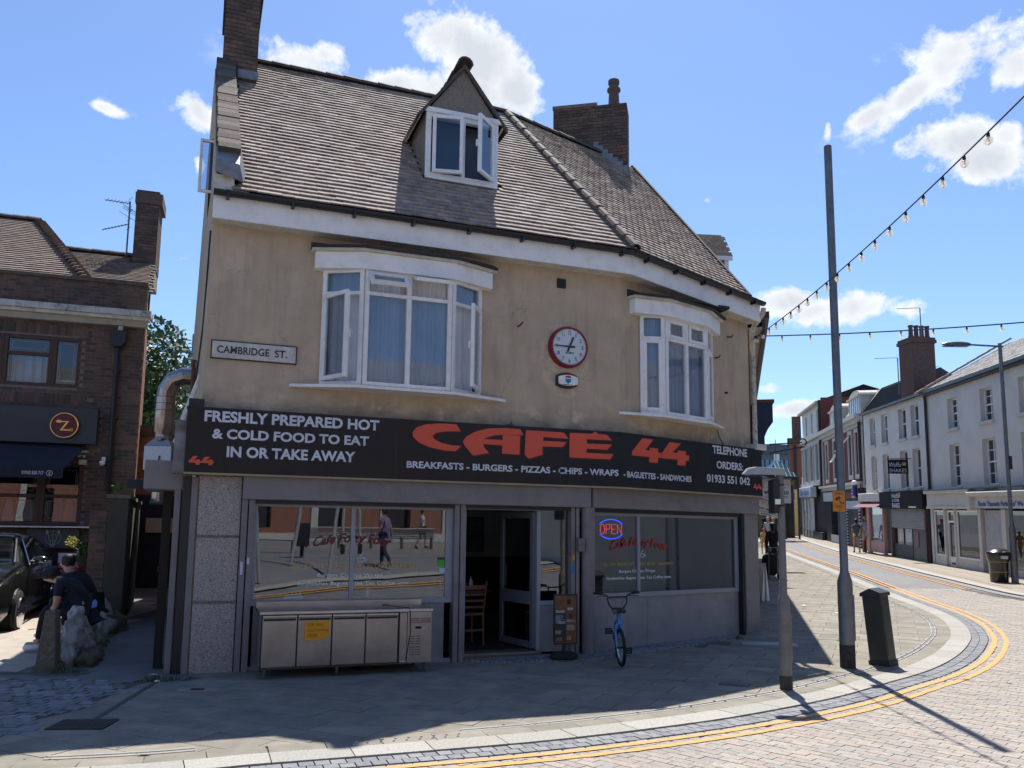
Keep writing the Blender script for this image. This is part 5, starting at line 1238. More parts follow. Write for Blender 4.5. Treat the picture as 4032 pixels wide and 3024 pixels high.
far.mk('setts', m_sett, chan, kind='stuff')
# blocks of the roadway laid at 45 degrees
pm = []
A45 = math.radians(-45); c4, s4 = math.cos(A45), math.sin(A45)
for j in range(-230, 230):
    for i in range(-110, 120):
        u = i * .2 + (j % 2) * .1 + .03 * ((j // 2) % 2); v = j * .1
        x = u * c4 - v * s4 + 4; y = u * s4 + v * c4 + 10
        if y < 3.4 or y > 23.2 or x > .66 * y + .5 or x < -.62 * y: continue
        if x < KC[0].x: continue
        kd = kdist(x, y)
        if kd < .60: continue
        if x > farx(y) - .75 and y > 12: continue
        pm.append(BX((x, y, G(x, y) - .043 + RD.uniform(-.0015, .0015)), (.1935, .0935, .05), RX(math.atan(.032) * (y > 11.5)) @ RZ(A45)))
brd = []
s = SA
while s < S_TOT - 50:
    p = kpt(s, .615); q = kpt(s + .1, .615); g = (q - kpt(s - .1, .615)).normalized()
    if p.y < 23.2: brd.append(BX((p.x, p.y, G(p.x, p.y) - .040), (.193, .11, .05), RX(math.atan(.032) * (p.y > 11.5)) @ RZ(math.atan2(g.y, g.x))))
    s += .2
b0 = sheet('block_bed', frange(-9, 15, 60), frange(3.2, 23.3, 60), -.028, m_joint, lambda x, y: kdist(x, y) > .5 and x < farx(y) - .5, kind='structure')
pieces('block', pm, m_paver, b0, cap=300, stuffname='blocks')
pieces('edge_block', brd, m_paver, b0, cap=0, stuffname='edge_blocks')
def yline(nm, s0, s1, d0, d1, z=-.0115):
    n = int((s1 - s0) / .1); b = MB()
    for i in range(n + 1):
        s = s0 + (s1 - s0) * i / n
        for d in (d0 + RD.uniform(-.006, .006), d1 + RD.uniform(-.006, .006)):
            p = kpt(s, d); b.v.append((p.x, p.y, G(p.x, p.y) + z + (.002 if p.y > 23.2 else 0)))
    for i in range(n): b.f.append((2 * i, 2 * i + 1, 2 * i + 3, 2 * i + 2))
    b.mk(nm, m_yel, kind='structure')
yline('yellow_line', SA, S_TOT - 2, .60, .675); yline('yellow_line', SA, S_TOT - 2, .765, .84)
# the square side of the road, behind the camera (mirrored in the windows)
ob = MB(); ok = MB(); oy = MB()
def orib(b, y0, y1, z, bend=.10):
    o = len(b.v)
    for i in range(41):
        x = -14 + i * .9
        for yy in (y0, y1): Y_ = yy + bend * x * .6 - .012 * x * x; b.v.append((x, Y_, G(x, Y_) + z))
    for i in range(40): b.f.append((o + 2 * i, o + 2 * i + 2, o + 2 * i + 3, o + 2 * i + 1))
orib(ob, -13, .2, .0); ob.mk('footway', M('square_paving', (.25, .215, .175), (.21, .18, .15), ns=1.3, rough=.9, world=True), kind='structure')
orib(ok, .2, .5, .012); ok.mk('kerb', m_kerb, kind='structure'); orib(oy, .95, 1.03, -.006); orib(oy, 1.12, 1.2, -.006); oy.mk('yellow_line', m_yel, kind='structure')
# far side kerb and footway
fs = MB(); fw = MB(); fcn = MB(); yl1 = MB(); yl2 = MB()
def frib(b, d0, d1, z, k0=0):
    o = len(b.v); P = FC[k0:]
    for i, p in enumerate(P):
        a = P[max(i - 1, 0)]; c = P[min(i + 1, len(P) - 1)]; g = (c - a).normalized()
        for d in (d0, d1): x, y = p.x + g.y * d, p.y - g.x * d; b.v.append((x, y, G(x, y) + z))
    for i in range(len(P) - 1): b.f.append((o + 2 * i, o + 2 * i + 1, o + 2 * i + 3, o + 2 * i + 2))
frib(fs, 0, .35, .012); fs.mk('kerb', m_kerb, kind='structure')
m_fslab = M('far_paving', (.30, .26, .21), (.26, .225, .18), ns=3, rough=.9, world=True)
frib(fw, .35, 9, .01); fw.mk('footway', m_fslab, kind='structure')
frib(fcn, -.32, 0, -.018); fcn.mk('drainage_channel', m_sett, kind='structure')
k21 = [i for i, p in enumerate(FC) if p.y > 23.1][0]
frib(yl1, -.47, -.39, -.02, k21); frib(yl1, -.66, -.58, -.02, k21); yl1.mk('yellow_line', m_yel, kind='structure')
# joint lines of the far footway as slabs too thin to pick out: rows of raised edges
rows = MB()
for i in range(len(FC) - 1):
    p, q = FC[i], FC[i + 1]; g = (q - p).normalized()
    for d in (.9, 1.5, 2.1, 2.7):
        a = Vector((p.x + g.y * d, p.y - g.x * d, 0)); c = Vector((q.x + g.y * d, q.y - g.x * d, 0)); w = Vector((g.y, -g.x, 0)) * .012
        rows.add([(a.x, a.y, G(a.x, a.y) + .0125), (c.x, c.y, G(c.x, c.y) + .0125), (c.x + w.x, c.y + w.y, G(c.x, c.y) + .0125), (a.x + w.x, a.y + w.y, G(a.x, a.y) + .0125)], [(0, 1, 2, 3)])
rows.mk('paving_joints', m_joint, kind='stuff')
# steel strips and studs set in the footway
def steel(s0, s1, d, w=.02):
    n = max(2, int((s1 - s0) / .15)); b = MB()
    for i in range(n + 1):
        s = s0 + (s1 - s0) * i / n
        for dd in (d - w / 2, d + w / 2): p = kpt(s, dd); b.v.append((p.x, p.y, G(p.x, p.y) + .007))
    for i in range(n): b.f.append((2 * i, 2 * i + 1, 2 * i + 3, 2 * i + 2))
    return b
rail = MB(); dots = []
sK = lambda x: min(range(len(KC)), key=lambda i: abs(KC[i].x - x))
s_a = AL[sK(-.35)]; s_b = AL[sK(9.3)]
gaps = [s_a, s_a + .72, s_a + 1.42, s_a + 2.3]
for d in (-.30, -.235):
    for g0, g1 in zip(gaps, gaps[1:] + [s_b]):
        r = steel(g0 + .02, g1, d); rail.add(r.v, r.f)
s_c, s_d = AL[sK(-3.44)], AL[sK(-2.33)]
for d in (-.36, -.28): r = steel(s_c, s_d, d); rail.add(r.v, r.f)
frl = rail.mk('steel_strips', m_rail, foot)
m_stud = M('shiny_stud', (.75, .72, .6), rough=.12, met=1)
sd = MB()
s = s_a + 2.5
while s < s_b + 24:
    for d in (-.30, -.235): p = kpt(s + (d + .3) * 1.5, d); sd.sph((p.x, p.y, G(p.x, p.y) + .006), .014, 8, 4, (1, 1, .5))
    s += .52 if s < s_b else .6
for i in range(9):
    for d in (-.07, -.14): p = kpt(s_a - .95 + i * .11 + (d < -.1) * .03, d); sd.sph((p.x, p.y, G(p.x, p.y) + .003), .014, 8, 4, (1, 1, .45))
for i in range(0, 60):
    a = FC[min(k21 + i // 2, len(FC) - 2)]; c = FC[min(k21 + i // 2 + 1, len(FC) - 1)]; p = a.lerp(c, (i % 2) / 2); g = (c - a).normalized(); x, y = p.x + g.y * .6, p.y - g.x * .6
    sd.sph((x, y, G(x, y) + .014), .022, 6, 4, (1, 1, .5))
sd.mk('footway_studs', m_stud, foot, kind='stuff')
# old setts in the entrance on the left
sm = []
for j in range(0, 26):
    for i in range(0, 60):
        x = -12 + i * .16 + (j % 2) * .07 + RD.uniform(-.01, .01); y = 6.7 + j * .125 + RD.uniform(-.008, .008) + .06 * math.sin(x)
        if x > -4.15 + .14 * math.sin(y * 7) - max(0, y - 9.0) * .0 or y > 9.85: continue
        if kdist(x, y) > -.3: continue
        if -x > .66 * y + 1: continue
        sm.append(BX((x, y, G(x, y) - .02 + RD.uniform(-.006, .006)), (.145 + RD.uniform(-.012, .008), .112, .05), RX(RD.uniform(-.05, .05)) @ RY(RD.uniform(-.05, .05)) @ RZ(RD.uniform(-.06, .06))))
m_old = M('old_stone_sett', (0, 0, 0), pal=[(.20, .205, .215), (.165, .17, .178), (.235, .235, .24), (.18, .175, .17)], ns=14, rough=.85, bump=.5, bs=50, world=True)
pieces('old_sett', sm, m_old, foot, cap=300, stuffname='old_setts')
# manhole, covers, channel in the slabs
mh = thing('manhole_cover', 'square cast iron chequer manhole cover in the shaded footway at bottom left', 'manhole cover', (-3.74, 7.6, .002), .08)
B(-.24, .24, -.19, .19, -.03, .008).mk('lid', M('cast_iron', (.035, .035, .035), rough=.6, ns=8), mh)
b = MB()
for i in range(11):
    for j in range(8): b.box(-.22 + i * .0405, -.22 + i * .0405 + .024, -.17 + j * .044, -.17 + j * .044 + .026, .008, .013)
b.mk('chequer', M('worn_iron', (.11, .11, .11), rough=.4, met=.5), mh)
mh2 = thing('drain_cover', 'small worn metal cover with open grid beside the foot of the short lamp post', 'drain cover', (2.62, 9.98, .001), -.4)
B(-.17, .17, -.1, .1, -.03, .004).mk('plate', M('iron_dark', (.05, .05, .05), rough=.6), mh2)
b = MB()
for i in range(7):
    for j in range(4): b.box(-.15 + i * .045, -.15 + i * .045 + .03, -.085 + j * .045, -.085 + j * .045 + .028, .004, .010)
b.mk('grid', m_galv, mh2)
mh3 = thing('access_cover', 'pale rectangular metal cover in the footway beyond the short lamp post', 'drain cover', (4.05, 13.3, G(4.05, 13.3) + .0), -.2)
B(-.42, .42, -.2, .2, -.02, .006).mk('plate', M('pale_metal', (.30, .31, .32), rough=.6), mh3)
mh4 = thing('stop_tap_plate', 'narrow pale concrete slab with a dark stop tap lid near the granite pier', 'drain cover', (-3.35, 9.28, .0), .15)
B(-.22, .22, -.075, .075, -.02, .006).mk('slab', M('pale_slab', (.30, .28, .25), ns=9), mh4); B(-.08, .06, -.04, .04, .006, .012).mk('lid', m_black, mh4)
MB().add([(-4.03, 9.76, .004), (-3.98, 9.78, .004), (-3.72, 7.83, .004), (-3.77, 7.82, .004)], [(0, 1, 2, 3)]).mk('paving_groove', m_joint, foot)
# trodden chewing gum on the slabs
gm_ = MB()
for i in range(420):
    s = RD.uniform(SA, S_TOT - 55); d = -RD.uniform(.25, 4.2) if RD.random() < .8 else -RD.uniform(.25, 1.5); p = kpt(s, d)
    if inwall(p.x, p.y) or p.x < -4 and p.y > 9: continue
    r_ = RD.uniform(.010, .024); k0 = RD.uniform(0, 6); z = G(p.x, p.y) + .0035
    gm_.add([(p.x + r_ * RD.uniform(.7, 1.2) * math.cos(k0 + q * 1.05), p.y + r_ * RD.uniform(.7, 1.2) * math.sin(k0 + q * 1.05), z) for q in range(6)], [(0, 1, 2, 3, 4, 5)])
gm_.mk('gum_spots', M('old_gum', (.10, .095, .09), (.36, .34, .31), ns=2.5, rough=.9, world=True), foot, kind='stuff')
# litter and leaves
m_wh = M('litter_white', (.7, .7, .68)); m_pk = M('litter_pink', (.55, .4, .35))
def litter(lbl, x, y, s, m):
    t = thing('litter', lbl, 'litter', (x, y, G(x, y) + .006), RD.uniform(0, 3)); MB().add([(-s, -s * .4, 0), (s, -s * .5, .006), (s * .9, s * .4, 0), (-s * .8, s * .5, .012), (0, 0, .02)], [(0, 1, 4), (1, 2, 4), (2, 3, 4), (3, 0, 4)]).mk('scrap', m, t)
litter('crumpled pink wrapper on the dark alley ground by the granite pier', -4.2, 10.15, .07, m_pk)
litter('flat white scrap further into the alley, behind the pink wrapper', -4.15, 10.75, .05, m_wh)
litter('tiny white paper scrap in the weeds at the alley threshold', -3.98, 9.72, .03, m_wh)
litter('white scrap beside the white boulders on the alley ground', -5.28, 10.72, .04, m_wh)
litter('yellowish scraps on the sunny footway right of the short lamp post', 6.45, 18.6, .11, M('litter_yellow', (.55, .55, .32)))
litter('single pale yellow scrap on the sunny footway, nearer the tall pole', 6.7, 17.3, .09, M('litter_yellow2', (.6, .58, .35)))
litter('bright white strip of paper on the sunny parking ground', -7.6, 11.9, .12, m_wh)
wd = MB()
for c, n_, r_ in (((-4.0, 9.85, .0), 90, .22), ((-4.15, 12.0, .1), 160, .13), ((-6.2, 13.4, .1), 80, .2), ((-5.35, 10.3, 0), 60, .2), ((3.7, 13.75, .08), 24, .1)):
    for i in range(n_):
        a = RD.uniform(0, 6.28); rr_ = r_ * math.sqrt(RD.random()); x, y = c[0] + rr_ * math.cos(a), c[1] + rr_ * .7 * math.sin(a)
        h = RD.uniform(.03, .09) * (4.5 if n_ == 160 else 1); g = G(x, y); w = .008 if n_ != 160 else .016; t_ = RD.uniform(0, 3)
        h0 = h * RD.random() * .6 if n_ == 160 else 0
        wd.add([(x - w * math.cos(t_), y - w * math.sin(t_), g + h0), (x + w * math.cos(t_), y + w * math.sin(t_), g + h0), (x + RD.uniform(-.03, .03), y + RD.uniform(-.03, .03), g + h)], [(0, 1, 2)])
m_weed = M('weed_green', (.07, .12, .03), (.04, .075, .02), ns=20, rough=.7)
wd.mk('weeds', m_weed, kind='stuff')

# ---------------------------------------------------------------- left hand neighbour
NT = math.radians(18)
nb = thing('neighbour_building', 'dark brown brick restaurant building with white cornice and tiled roof left of the alley', 'building', (-7.913, 17.5, 0), NT)
m_brown = M('brown_timber', (.075, .035, .022), (.055, .027, .018), ns=6, rough=.5)
NZ = .15
hl = [(-3.9, -1.19, 4.62, 5.68), (-3.9, -.97, 1.78, 3.06)]
wallgrid(MB(), -9, -.01, NZ, 6.93, [(-3.9, -1.19, 4.62, 5.68), (-3.9, -.97, .3, 3.06)], .01, .3).mk('wall', m_mortar, nb)
brickwork(nb, -3.7, 0, NZ, 6.0, .01, .3, m_brick, holes=[(-3.9, -1.17, 4.6, 5.95), (-3.9, -1.0, 4.27, 4.5), (-3.9, -.95, 0, 3.08), (-3.9, -.76, 3.2, 4.18)], cap=300, stuff='bricks')
brickwork(nb, -3.7, 0, 6.33, 6.93, .01, .3, m_brick, cap=0, stuff='parapet_bricks')
ms = []
for i in range(38):
    x = -1.05 - i * .0745
    ms.append(BX((x, .018, 5.83), (.063, .03, .225)))
    ms.append(BX((x, .018, 4.385), (.063, .03, .215)))
pieces('soldier_brick', ms, m_brick, nb, cap=0, stuffname='soldier_bricks')
# side wall catching the sun
b = MB(); b.box(-.26, -.005, 0.06, 7, NZ, 6.9); b.tf(lambda x, y, z: (x - .10 * y, y, z)).mk('side_wall', m_mortar, nb)
ms = []
for k in range(60):
    for j in range(32):
        y = j * .215 + (k % 2) * .107 + .1; ms.append(BX((.0 - .10 * y, y, NZ + .04 + k * .075 * 1.5), (.03, .2, .1), RZ(.1)))
pieces('side_brick', ms, m_brickred, nb, cap=0, stuffname='side_bricks')
MB().px([(-3.9, 6.93), (.02, 6.93), (.02, 7.0), (-3.9, 7.0)], -.04, .32).mk('parapet_coping', m_stone, nb)
B(-4.2, .06, -.12, .02, 6.0, 6.13).mk('cornice', M('cream_cornice', (.42, .38, .30), (.34, .30, .24), ns=4, rough=.8), nb)
B(-4.2, .1, -.2, .02, 6.132, 6.2).mk('cornice', m_whiteold, nb); B(-4.2, .13, -.26, .02, 6.202, 6.33).mk('cornice', M('streaked_white', (.55, .54, .52), (.45, .44, .42), ns=4, rough=.8, stain=((.06, .055, .05), .9), ss=6), nb)
# roofs
yr, zr_ = 4.2, 9.5
rf = MB().add([(-9, .3, 6.85), (-1.1, .3, 6.85), (-3.14, yr, zr_), (-9, yr, zr_)], [(0, 1, 2, 3)]); rf.add([(-9, yr, zr_), (-3.14, yr, zr_), (-1, 8, 7), (-9, 8, 7)], [(0, 1, 2, 3)])
rf.add([(-3.4, .3, 6.83), (.0, .3, 6.83), (-.3, 3.5, 8.6), (-3.4, 3.5, 8.6)], [(0, 1, 2, 3)]); rf.add([(-3.4, 3.5, 8.6), (-.3, 3.5, 8.6), (-.7, 7, 6.8), (-3.4, 7, 6.8)], [(0, 1, 2, 3)]); rf.mk('roof', m_under, nb)
ms = []; p1 = math.atan2(zr_ - 6.85, yr - .3); p2 = math.atan2(8.6 - 6.83, 3.2)
n1_ = 33
for i in range(n1_):
    t = (i + .5) / n1_; y = .3 + (yr - .3) * t; z = 6.85 + (zr_ - 6.85) * t; xe = -1.1 - 2.04 * t; x = -4.9 + (i % 2) * .08
    while x < xe: ms.append(BX((x, y, z + .02 + RD.uniform(0, .005)), (.157, .19, .026), RX(p1 - .17))); x += .16
n2_ = 26
for i in range(n2_):
    t = (i + .5) / n2_; y = .3 + 3.2 * t; z = 6.83 + 1.77 * t; x = -3.3 + (i % 2) * .08
    while x < .05 - .09 * y:
        tt = (y - .3) / (yr - .3)
        if x > -1.1 - 2.04 * tt and not (-.74 < x < -.2 and y > 2.9): ms.append(BX((x, y, z + .02 + RD.uniform(0, .005)), (.157, .19, .026), RX(p2 - .17)))
        x += .16
m_tile2 = M('brown_roof_tile', (0, 0, 0), pal=[(.165, .115, .09), (.19, .135, .107), (.14, .10, .083), (.205, .155, .125)], ns=14, rough=.75, bump=.3, bs=120)
pieces('tile', ms, m_tile2, nb, cap=200, stuffname='roof_tiles')
def conehip(p, q, n, par):
    p, q = Vector(p), Vector(q); d = (q - p) / n; dn = d.normalized(); sd = dn.cross(Vector((0, 0, 1))).normalized(); up = sd.cross(dn)
    for i in range(n):
        a = p + d * i; c = a + d * 1.25; K_ = 5; m = MB()
        vs = [a + sd * math.cos(PI * k / 4) * .15 + up * (math.sin(PI * k / 4) * .07 + .05) for k in range(5)] + [c + sd * math.cos(PI * k / 4) * .07 + up * (math.sin(PI * k / 4) * .05) for k in range(5)]
        m.add(vs, [(k, k + 5, k + 6, k + 1) for k in range(4)] + [(0, 1, 2, 3, 4)]); m.mk('bonnet_tile', m_tile2, par)
conehip((-1.15, .3, 6.9), (-3.14, yr, zr_ + .02), 24, nb)
halfround((-4.6, yr, zr_ + .02), (-3.1, yr, zr_ + .02), .12, 5, m_ridge, nb, 'ridge_tile'); halfround((-2.75, 3.5, 8.63), (-.7, 3.5, 8.63), .11, 6, m_ridge, nb, 'ridge_tile')
chimney(nb, -.74, -.2, 3.0, 3.9, 7.8, 10.25, m_brick); brickwork(nb, -.74, -.2, 8.25, 10.25, 3.0, 3.9, m_brick, faces='fr', cap=0, stuff='chimney_bricks')
B(-.76, -.12, 2.97, 3.93, 9.9, 10.18).mk('chimney_band', m_brick, nb); B(-.72, -.2, 2.97, 3.0, 8.1, 8.32).mk('lead_flashing', m_lead, nb)
MB().lathe([(.12, 0), (.12, .09)], 12, (-.47, 3.4, 10.25)).mk('chimney_pot', m_ridge, nb)
# windows
def lead(b, x0, x1, z0, z1, y):
    t = .006; i = .05
    for u0, u1, w0, w1 in ((x0 + i, x1 - i, z0 + i, z0 + i + t), (x0 + i, x1 - i, z1 - i - t, z1 - i), (x0 + i, x0 + i + t, z0 + i, z1 - i), (x1 - i - t, x1 - i, z0 + i, z1 - i), (x0 + .02, x0 + .02 + t, z0 + i * 2, z1 - i * 2), (x1 - .02 - t, x1 - .02, z0 + i * 2, z1 - i * 2)): b.box(u0, u1, y, y + .004, w0, w1)
m_lead2 = M('pale_came', (.45, .46, .46))
for x0, x1 in ((-3.9, -2.62), (-2.62, -1.72), (-1.72, -1.19)):
    f = frame(MB(), x0, x1, 4.62, 5.68, .075, .02, .12)
    if x1 > -1.5: hs = [(4.695, 5.605)]
    else: f.box(x0 + .075, x1 - .075, .02, .12, 5.26, 5.33); hs = [(4.695, 5.26), (5.33, 5.605)]
    f = f.mk('window_frame', m_brown, nb, bev=.006)
    for z0, z1 in hs:
        B(x0 + .075, x1 - .075, .06, .07, z0, z1).mk('pane', m_glassup, f); l_ = MB(); lead(l_, x0 + .09, x1 - .09, z0 + .01, z1 - .01, .05); l_.mk('leading', m_lead2, f)
curtain(MB(), -2.5, -1.85, 4.65, 5.3, .2, .03, f=30).mk('curtain', m_curtain, nb); B(-1.7, -1.2, .12, .14, 4.75, 4.8).mk('blind_rail', M('pale_green', (.45, .6, .5)), nb)
B(-4, -1.1, .32, .4, 4.4, 5.9).mk('room_back', m_darkroom, nb)
for x0, x1 in ((-3.9, -2.75), (-2.75, -1.735), (-1.735, -.97)):
    f = frame(MB(), x0, x1, 1.78, 3.06, .08, .0, .12); f.box(x0 + .08, x1 - .08, 0, .12, 2.34, 2.41); f = f.mk('shop_window_frame', m_brown, nb, bev=.006)
    for z0, z1 in ((1.86, 2.34), (2.41, 2.98)): B(x0 + .08, x1 - .08, .06, .07, z0, z1).mk('pane', m_glass, f); l_ = MB(); lead(l_, x0 + .09, x1 - .09, z0 + .01, z1 - .01, .05); l_.mk('leading', m_gold, f)
B(-4, -.9, 1.2, 1.3, .3, 3.1).mk('room_back', m_darkroom, nb)
for i, (x, c) in enumerate(((-2.35, (.6, .6, .62)), (-2.0, (.45, .3, .28)), (-1.45, (.1, .35, .5)), (-1.25, (.45, .42, .36)), (-1.1, (.4, .4, .4)))):
    p = MB().add([(x - .1, .25, 1.86), (x + .12, .22, 1.86), (x + .05, .3, 2.3 + .1 * (i % 3)), (x - .04, .3, 2.32 + .1 * (i % 3)), (x - .1, .4, 1.86), (x + .12, .4, 1.86)], [(0, 1, 2, 3), (1, 5, 2), (0, 3, 4)]); p.mk('window_drape', M('drape_%d' % i, c), nb)
B(-3.9, -.95, -.02, .12, 1.3, 1.76).mk('stall_riser', m_brown, nb); B(-3.9, -.56, -.3, .12, 1.735, 1.765).mk('white_sill', m_white, nb)
B(-3.9, -.95, .0, .12, .2, 1.3).mk('stall_riser', M('dark_brown_panel', (.03, .02, .016)), nb)
pn = B(-1.9, -.95, -.08, -.03, 1.33, 1.71).mk('menu_panel', M('slate_panel', (.075, .085, .10), (.06, .068, .08), ns=3, rough=.4), nb)
b = MB(); N_ = 24; cx_, cz_ = -1.42, 1.53
for r_ in (.14, .07): b.tube([(cx_ + r_ * math.cos(2 * PI * i / N_), -.085, cz_ + r_ * math.sin(2 * PI * i / N_)) for i in range(N_ + 1)], .005, 5, False)
for dx0, dx1 in ((-.11, -.02), (0, 0), (.10, .02)): b.tube([(cx_ + dx0, -.09, cz_ + .15), (cx_ + dx1, -.09, cz_ - .19)], .007, 5)
b.sph((cx_ + .1, -.09, cz_ + .12), .03, 10, 6, (.8, .15, 1.4)); b.box(cx_ - .13, cx_ - .09, -.095, -.085, cz_ + .08, cz_ + .15); b.mk('cutlery_emblem', M('cream_print', (.55, .52, .45)), pn)
# sign band, roundel, awning
m_band = M('charcoal_band', (.045, .052, .062), (.038, .044, .054), ns=2, rough=.5)
sb = thing('restaurant_sign', 'charcoal sign band with a round maroon and gold emblem over the dark awning', 'shop sign', (-7.913, 17.5, 0), NT)
B(-4, -.75, -.25, .0, 3.44, 4.17).mk('sign_board', m_band, sb)
m_mar = M('maroon', (.12, .012, .025), rough=.3); m_gld = M('gold_mirror', (.75, .36, .09), (.7, .5, .22), ns=9, rough=.25, met=.7)
MB().lathe([(.27, 0), (.27, .05)], 36, (-1.34, -.25, 3.8), axis='y').mk('emblem_backing', m_mar, sb)
MB().tube([(-1.34 + .25 * math.cos(2 * PI * i / 40), -.31, 3.8 + .25 * math.sin(2 * PI * i / 40)) for i in range(41)], .016, 6, False).mk('gold_ring', m_gld, sb)
e_ = MB().px([(-1.50, 3.87), (-1.47, 3.905), (-1.42, 3.905), (-1.39, 3.885), (-1.25, 3.885), (-1.36, 3.72), (-1.22, 3.72), (-1.22, 3.69), (-1.42, 3.69), (-1.31, 3.86), (-1.39, 3.86), (-1.42, 3.845), (-1.47, 3.845)], -.322, -.312)
for i in range(4): e_.box(-1.23, -1.17, -.322, -.312, 3.685 + i * .016, 3.693 + i * .016)
e_.mk('cutlery_letter', m_gld, sb)
aw = thing('awning', 'dark navy fabric awning with a white phone number on its valance, left building', 'awning', (-7.913, 17.5, 0), NT)
m_awn = M('navy_canvas', (.022, .027, .04), (.018, .022, .034), ns=4, rough=.9)
MB().add([(-4, -.1, 3.43), (-.95, -.1, 3.43), (-1.13, -1.2, 2.88), (-4, -1.2, 2.88), (-4, -.1, 3.40), (-.95, -.1, 3.40), (-1.13, -1.2, 2.85), (-4, -1.2, 2.85)], [(0, 3, 2, 1), (4, 5, 6, 7), (1, 2, 6, 5)]).mk('canvas', m_awn, aw)
B(-4, -1.13, -1.215, -1.195, 2.67, 2.89).mk('valance', m_awn, aw)
text('01933 830 717', -1.83, 2.735, .37, .065, m_letw, aw, -1.215, bold=.02); b = MB(); b.tube([(-1.36 + .052 * math.cos(2 * PI * i / 20), -1.22, 2.765 + .052 * math.sin(2 * PI * i / 20)) for i in range(21)], .005, 4, False); b.mk('round_logo', m_letw, aw); text('Z', -1.385, 2.74, .05, .05, m_letw, aw, -1.215, bold=.02)
MB().tube([(-1.0, -.1, 3.2), (-1.12, -1.15, 2.88)], .015, 6).mk('awning_arm', m_black, aw)
# hopper, pipe, camera, boxes
hp = thing('rainwater_pipe', 'black rainwater hopper and downpipe on the brown brick wall', 'drainpipe', (-7.913, 17.5, 0), NT)
MB().px([(-.66, 5.87), (-.31, 5.87), (-.33, 5.62), (-.42, 5.52), (-.55, 5.52), (-.64, 5.62)], -.26, -.02).mk('hopper', m_black, hp, bev=.01)
MB().tube([(-.485, -.09, 5.53), (-.485, -.09, 2.42)], .05, 8).mk('pipe', m_black, hp, smooth=True); MB().tube([(-.46, -.1, 5.98), (-.46, -.1, 5.86)], .05, 8).mk('outlet', m_whiteold, hp)
for z in (5.0, 4.0, 3.2): B(-.56, -.41, -.1, 0, z, z + .05).mk('bracket', m_black, hp)
cc = thing('security_camera', 'small white dome security camera on the brown brick wall beside the downpipe', 'camera', (-7.913, 17.5, 0), NT)
B(-.64, -.56, -.1, 0, 3.12, 3.2).mk('mount', m_white, cc, bev=.01); MB().sph((-.62, -.12, 3.07), .055, 12, 8).mk('dome', m_white, cc, smooth=True); MB().lathe([(.06, 0), (.06, .03)], 12, (-.62, -.12, 3.08)).mk('collar', m_white, cc)
jb = thing('junction_box', 'two pale junction boxes on the brown timber shopfront under the awning end', 'electrical box', (-7.913, 17.5, 0), NT)
B(-1.06, -.92, -.08, 0, 3.03, 3.13).mk('box', m_whiteold, jb); B(-1.10, -.96, -.04, 0, 3.18, 3.23).mk('box', m_whiteold, jb); B(-1.12, -.9, -.1, .0, 3.28, 3.32).mk('ledge', m_whiteold, jb)
rs = thing('parking_sign', 'red and white customer parking sign behind the seated men', 'sign', (-7.913, 17.5, 0), NT)
B(-1.25, -.83, -.42, -.4, .78, 1.25).mk('board', M('sign_red', (.35, .02, .04)), rs); B(-1.235, -.845, -.425, -.4, 1.04, 1.235).mk('white_panel', m_white, rs); MB().lathe([(.05, 0), (.05, .004)], 20, (-1.04, -.426, 1.19), axis='y').mk('red_disc', M('disc_red', (.3, .02, .04)), rs)
text('ZARA', -1.18, 1.06, .28, .065, M('maroon_ink', (.12, .01, .04)), rs, -.426, bold=.03); text('CUSTOMER', -1.22, .95, .36, .07, m_letw, rs, -.42, bold=.03); text('PARKING', -1.22, .85, .34, .07, m_letw, rs, -.42, bold=.03)
text('Z', -1.055, 1.175, .03, .03, m_letw, rs, -.43, bold=.03)
B(-1.06, -1.03, -.4, -.38, .15, .8).mk('post', m_black, rs)
def leafball(b, c, r, n, s, sz=1.):
    for i in range(n):
        d = Vector((RD.gauss(0, 1), RD.gauss(0, 1), RD.gauss(0, 1))).normalized() * r * RD.random() ** .4; d.z *= sz
        p = Vector(c) + d; a = Vector((RD.gauss(0, 1), RD.gauss(0, 1), RD.gauss(0, 1))).normalized(); e = a.orthogonal().normalized()
        q = s * RD.uniform(.6, 1.2); b.add([p - a * q, p + e * q * .55, p + a * q, p - e * q * .55], [(0, 1, 2, 3)])
m_leaf = M('leaf_green', (0, 0, 0), pal=[(.05, .095, .022), (.035, .07, .018), (.075, .13, .03), (.10, .155, .04)], ns=3, rough=.55)
hb_ = thing('hanging_basket', 'dark hanging basket with yellow and pink flowers between restaurant wall and brick pier', 'flower basket', (-7.05, 14.0, 1.22), 0)
b = MB(); leafball(b, (0, 0, .15), .17, 220, .035); b.mk('foliage', m_leaf, hb_); MB().lathe([(.03, -.12), (.13, -.05), (.17, .06)], 12).mk('basket', M('basket_dark', (.02, .018, .016)), hb_)
b = MB(); leafball(b, (-.22, -.05, .28), .10, 90, .03); b.mk('yellow_flowers', M('flower_yellow', (.5, .45, .08)), hb_); b = MB(); leafball(b, (.1, 0, .3), .09, 50, .03); b.mk('pink_flowers', M('flower_pink', (.35, .08, .14)), hb_)
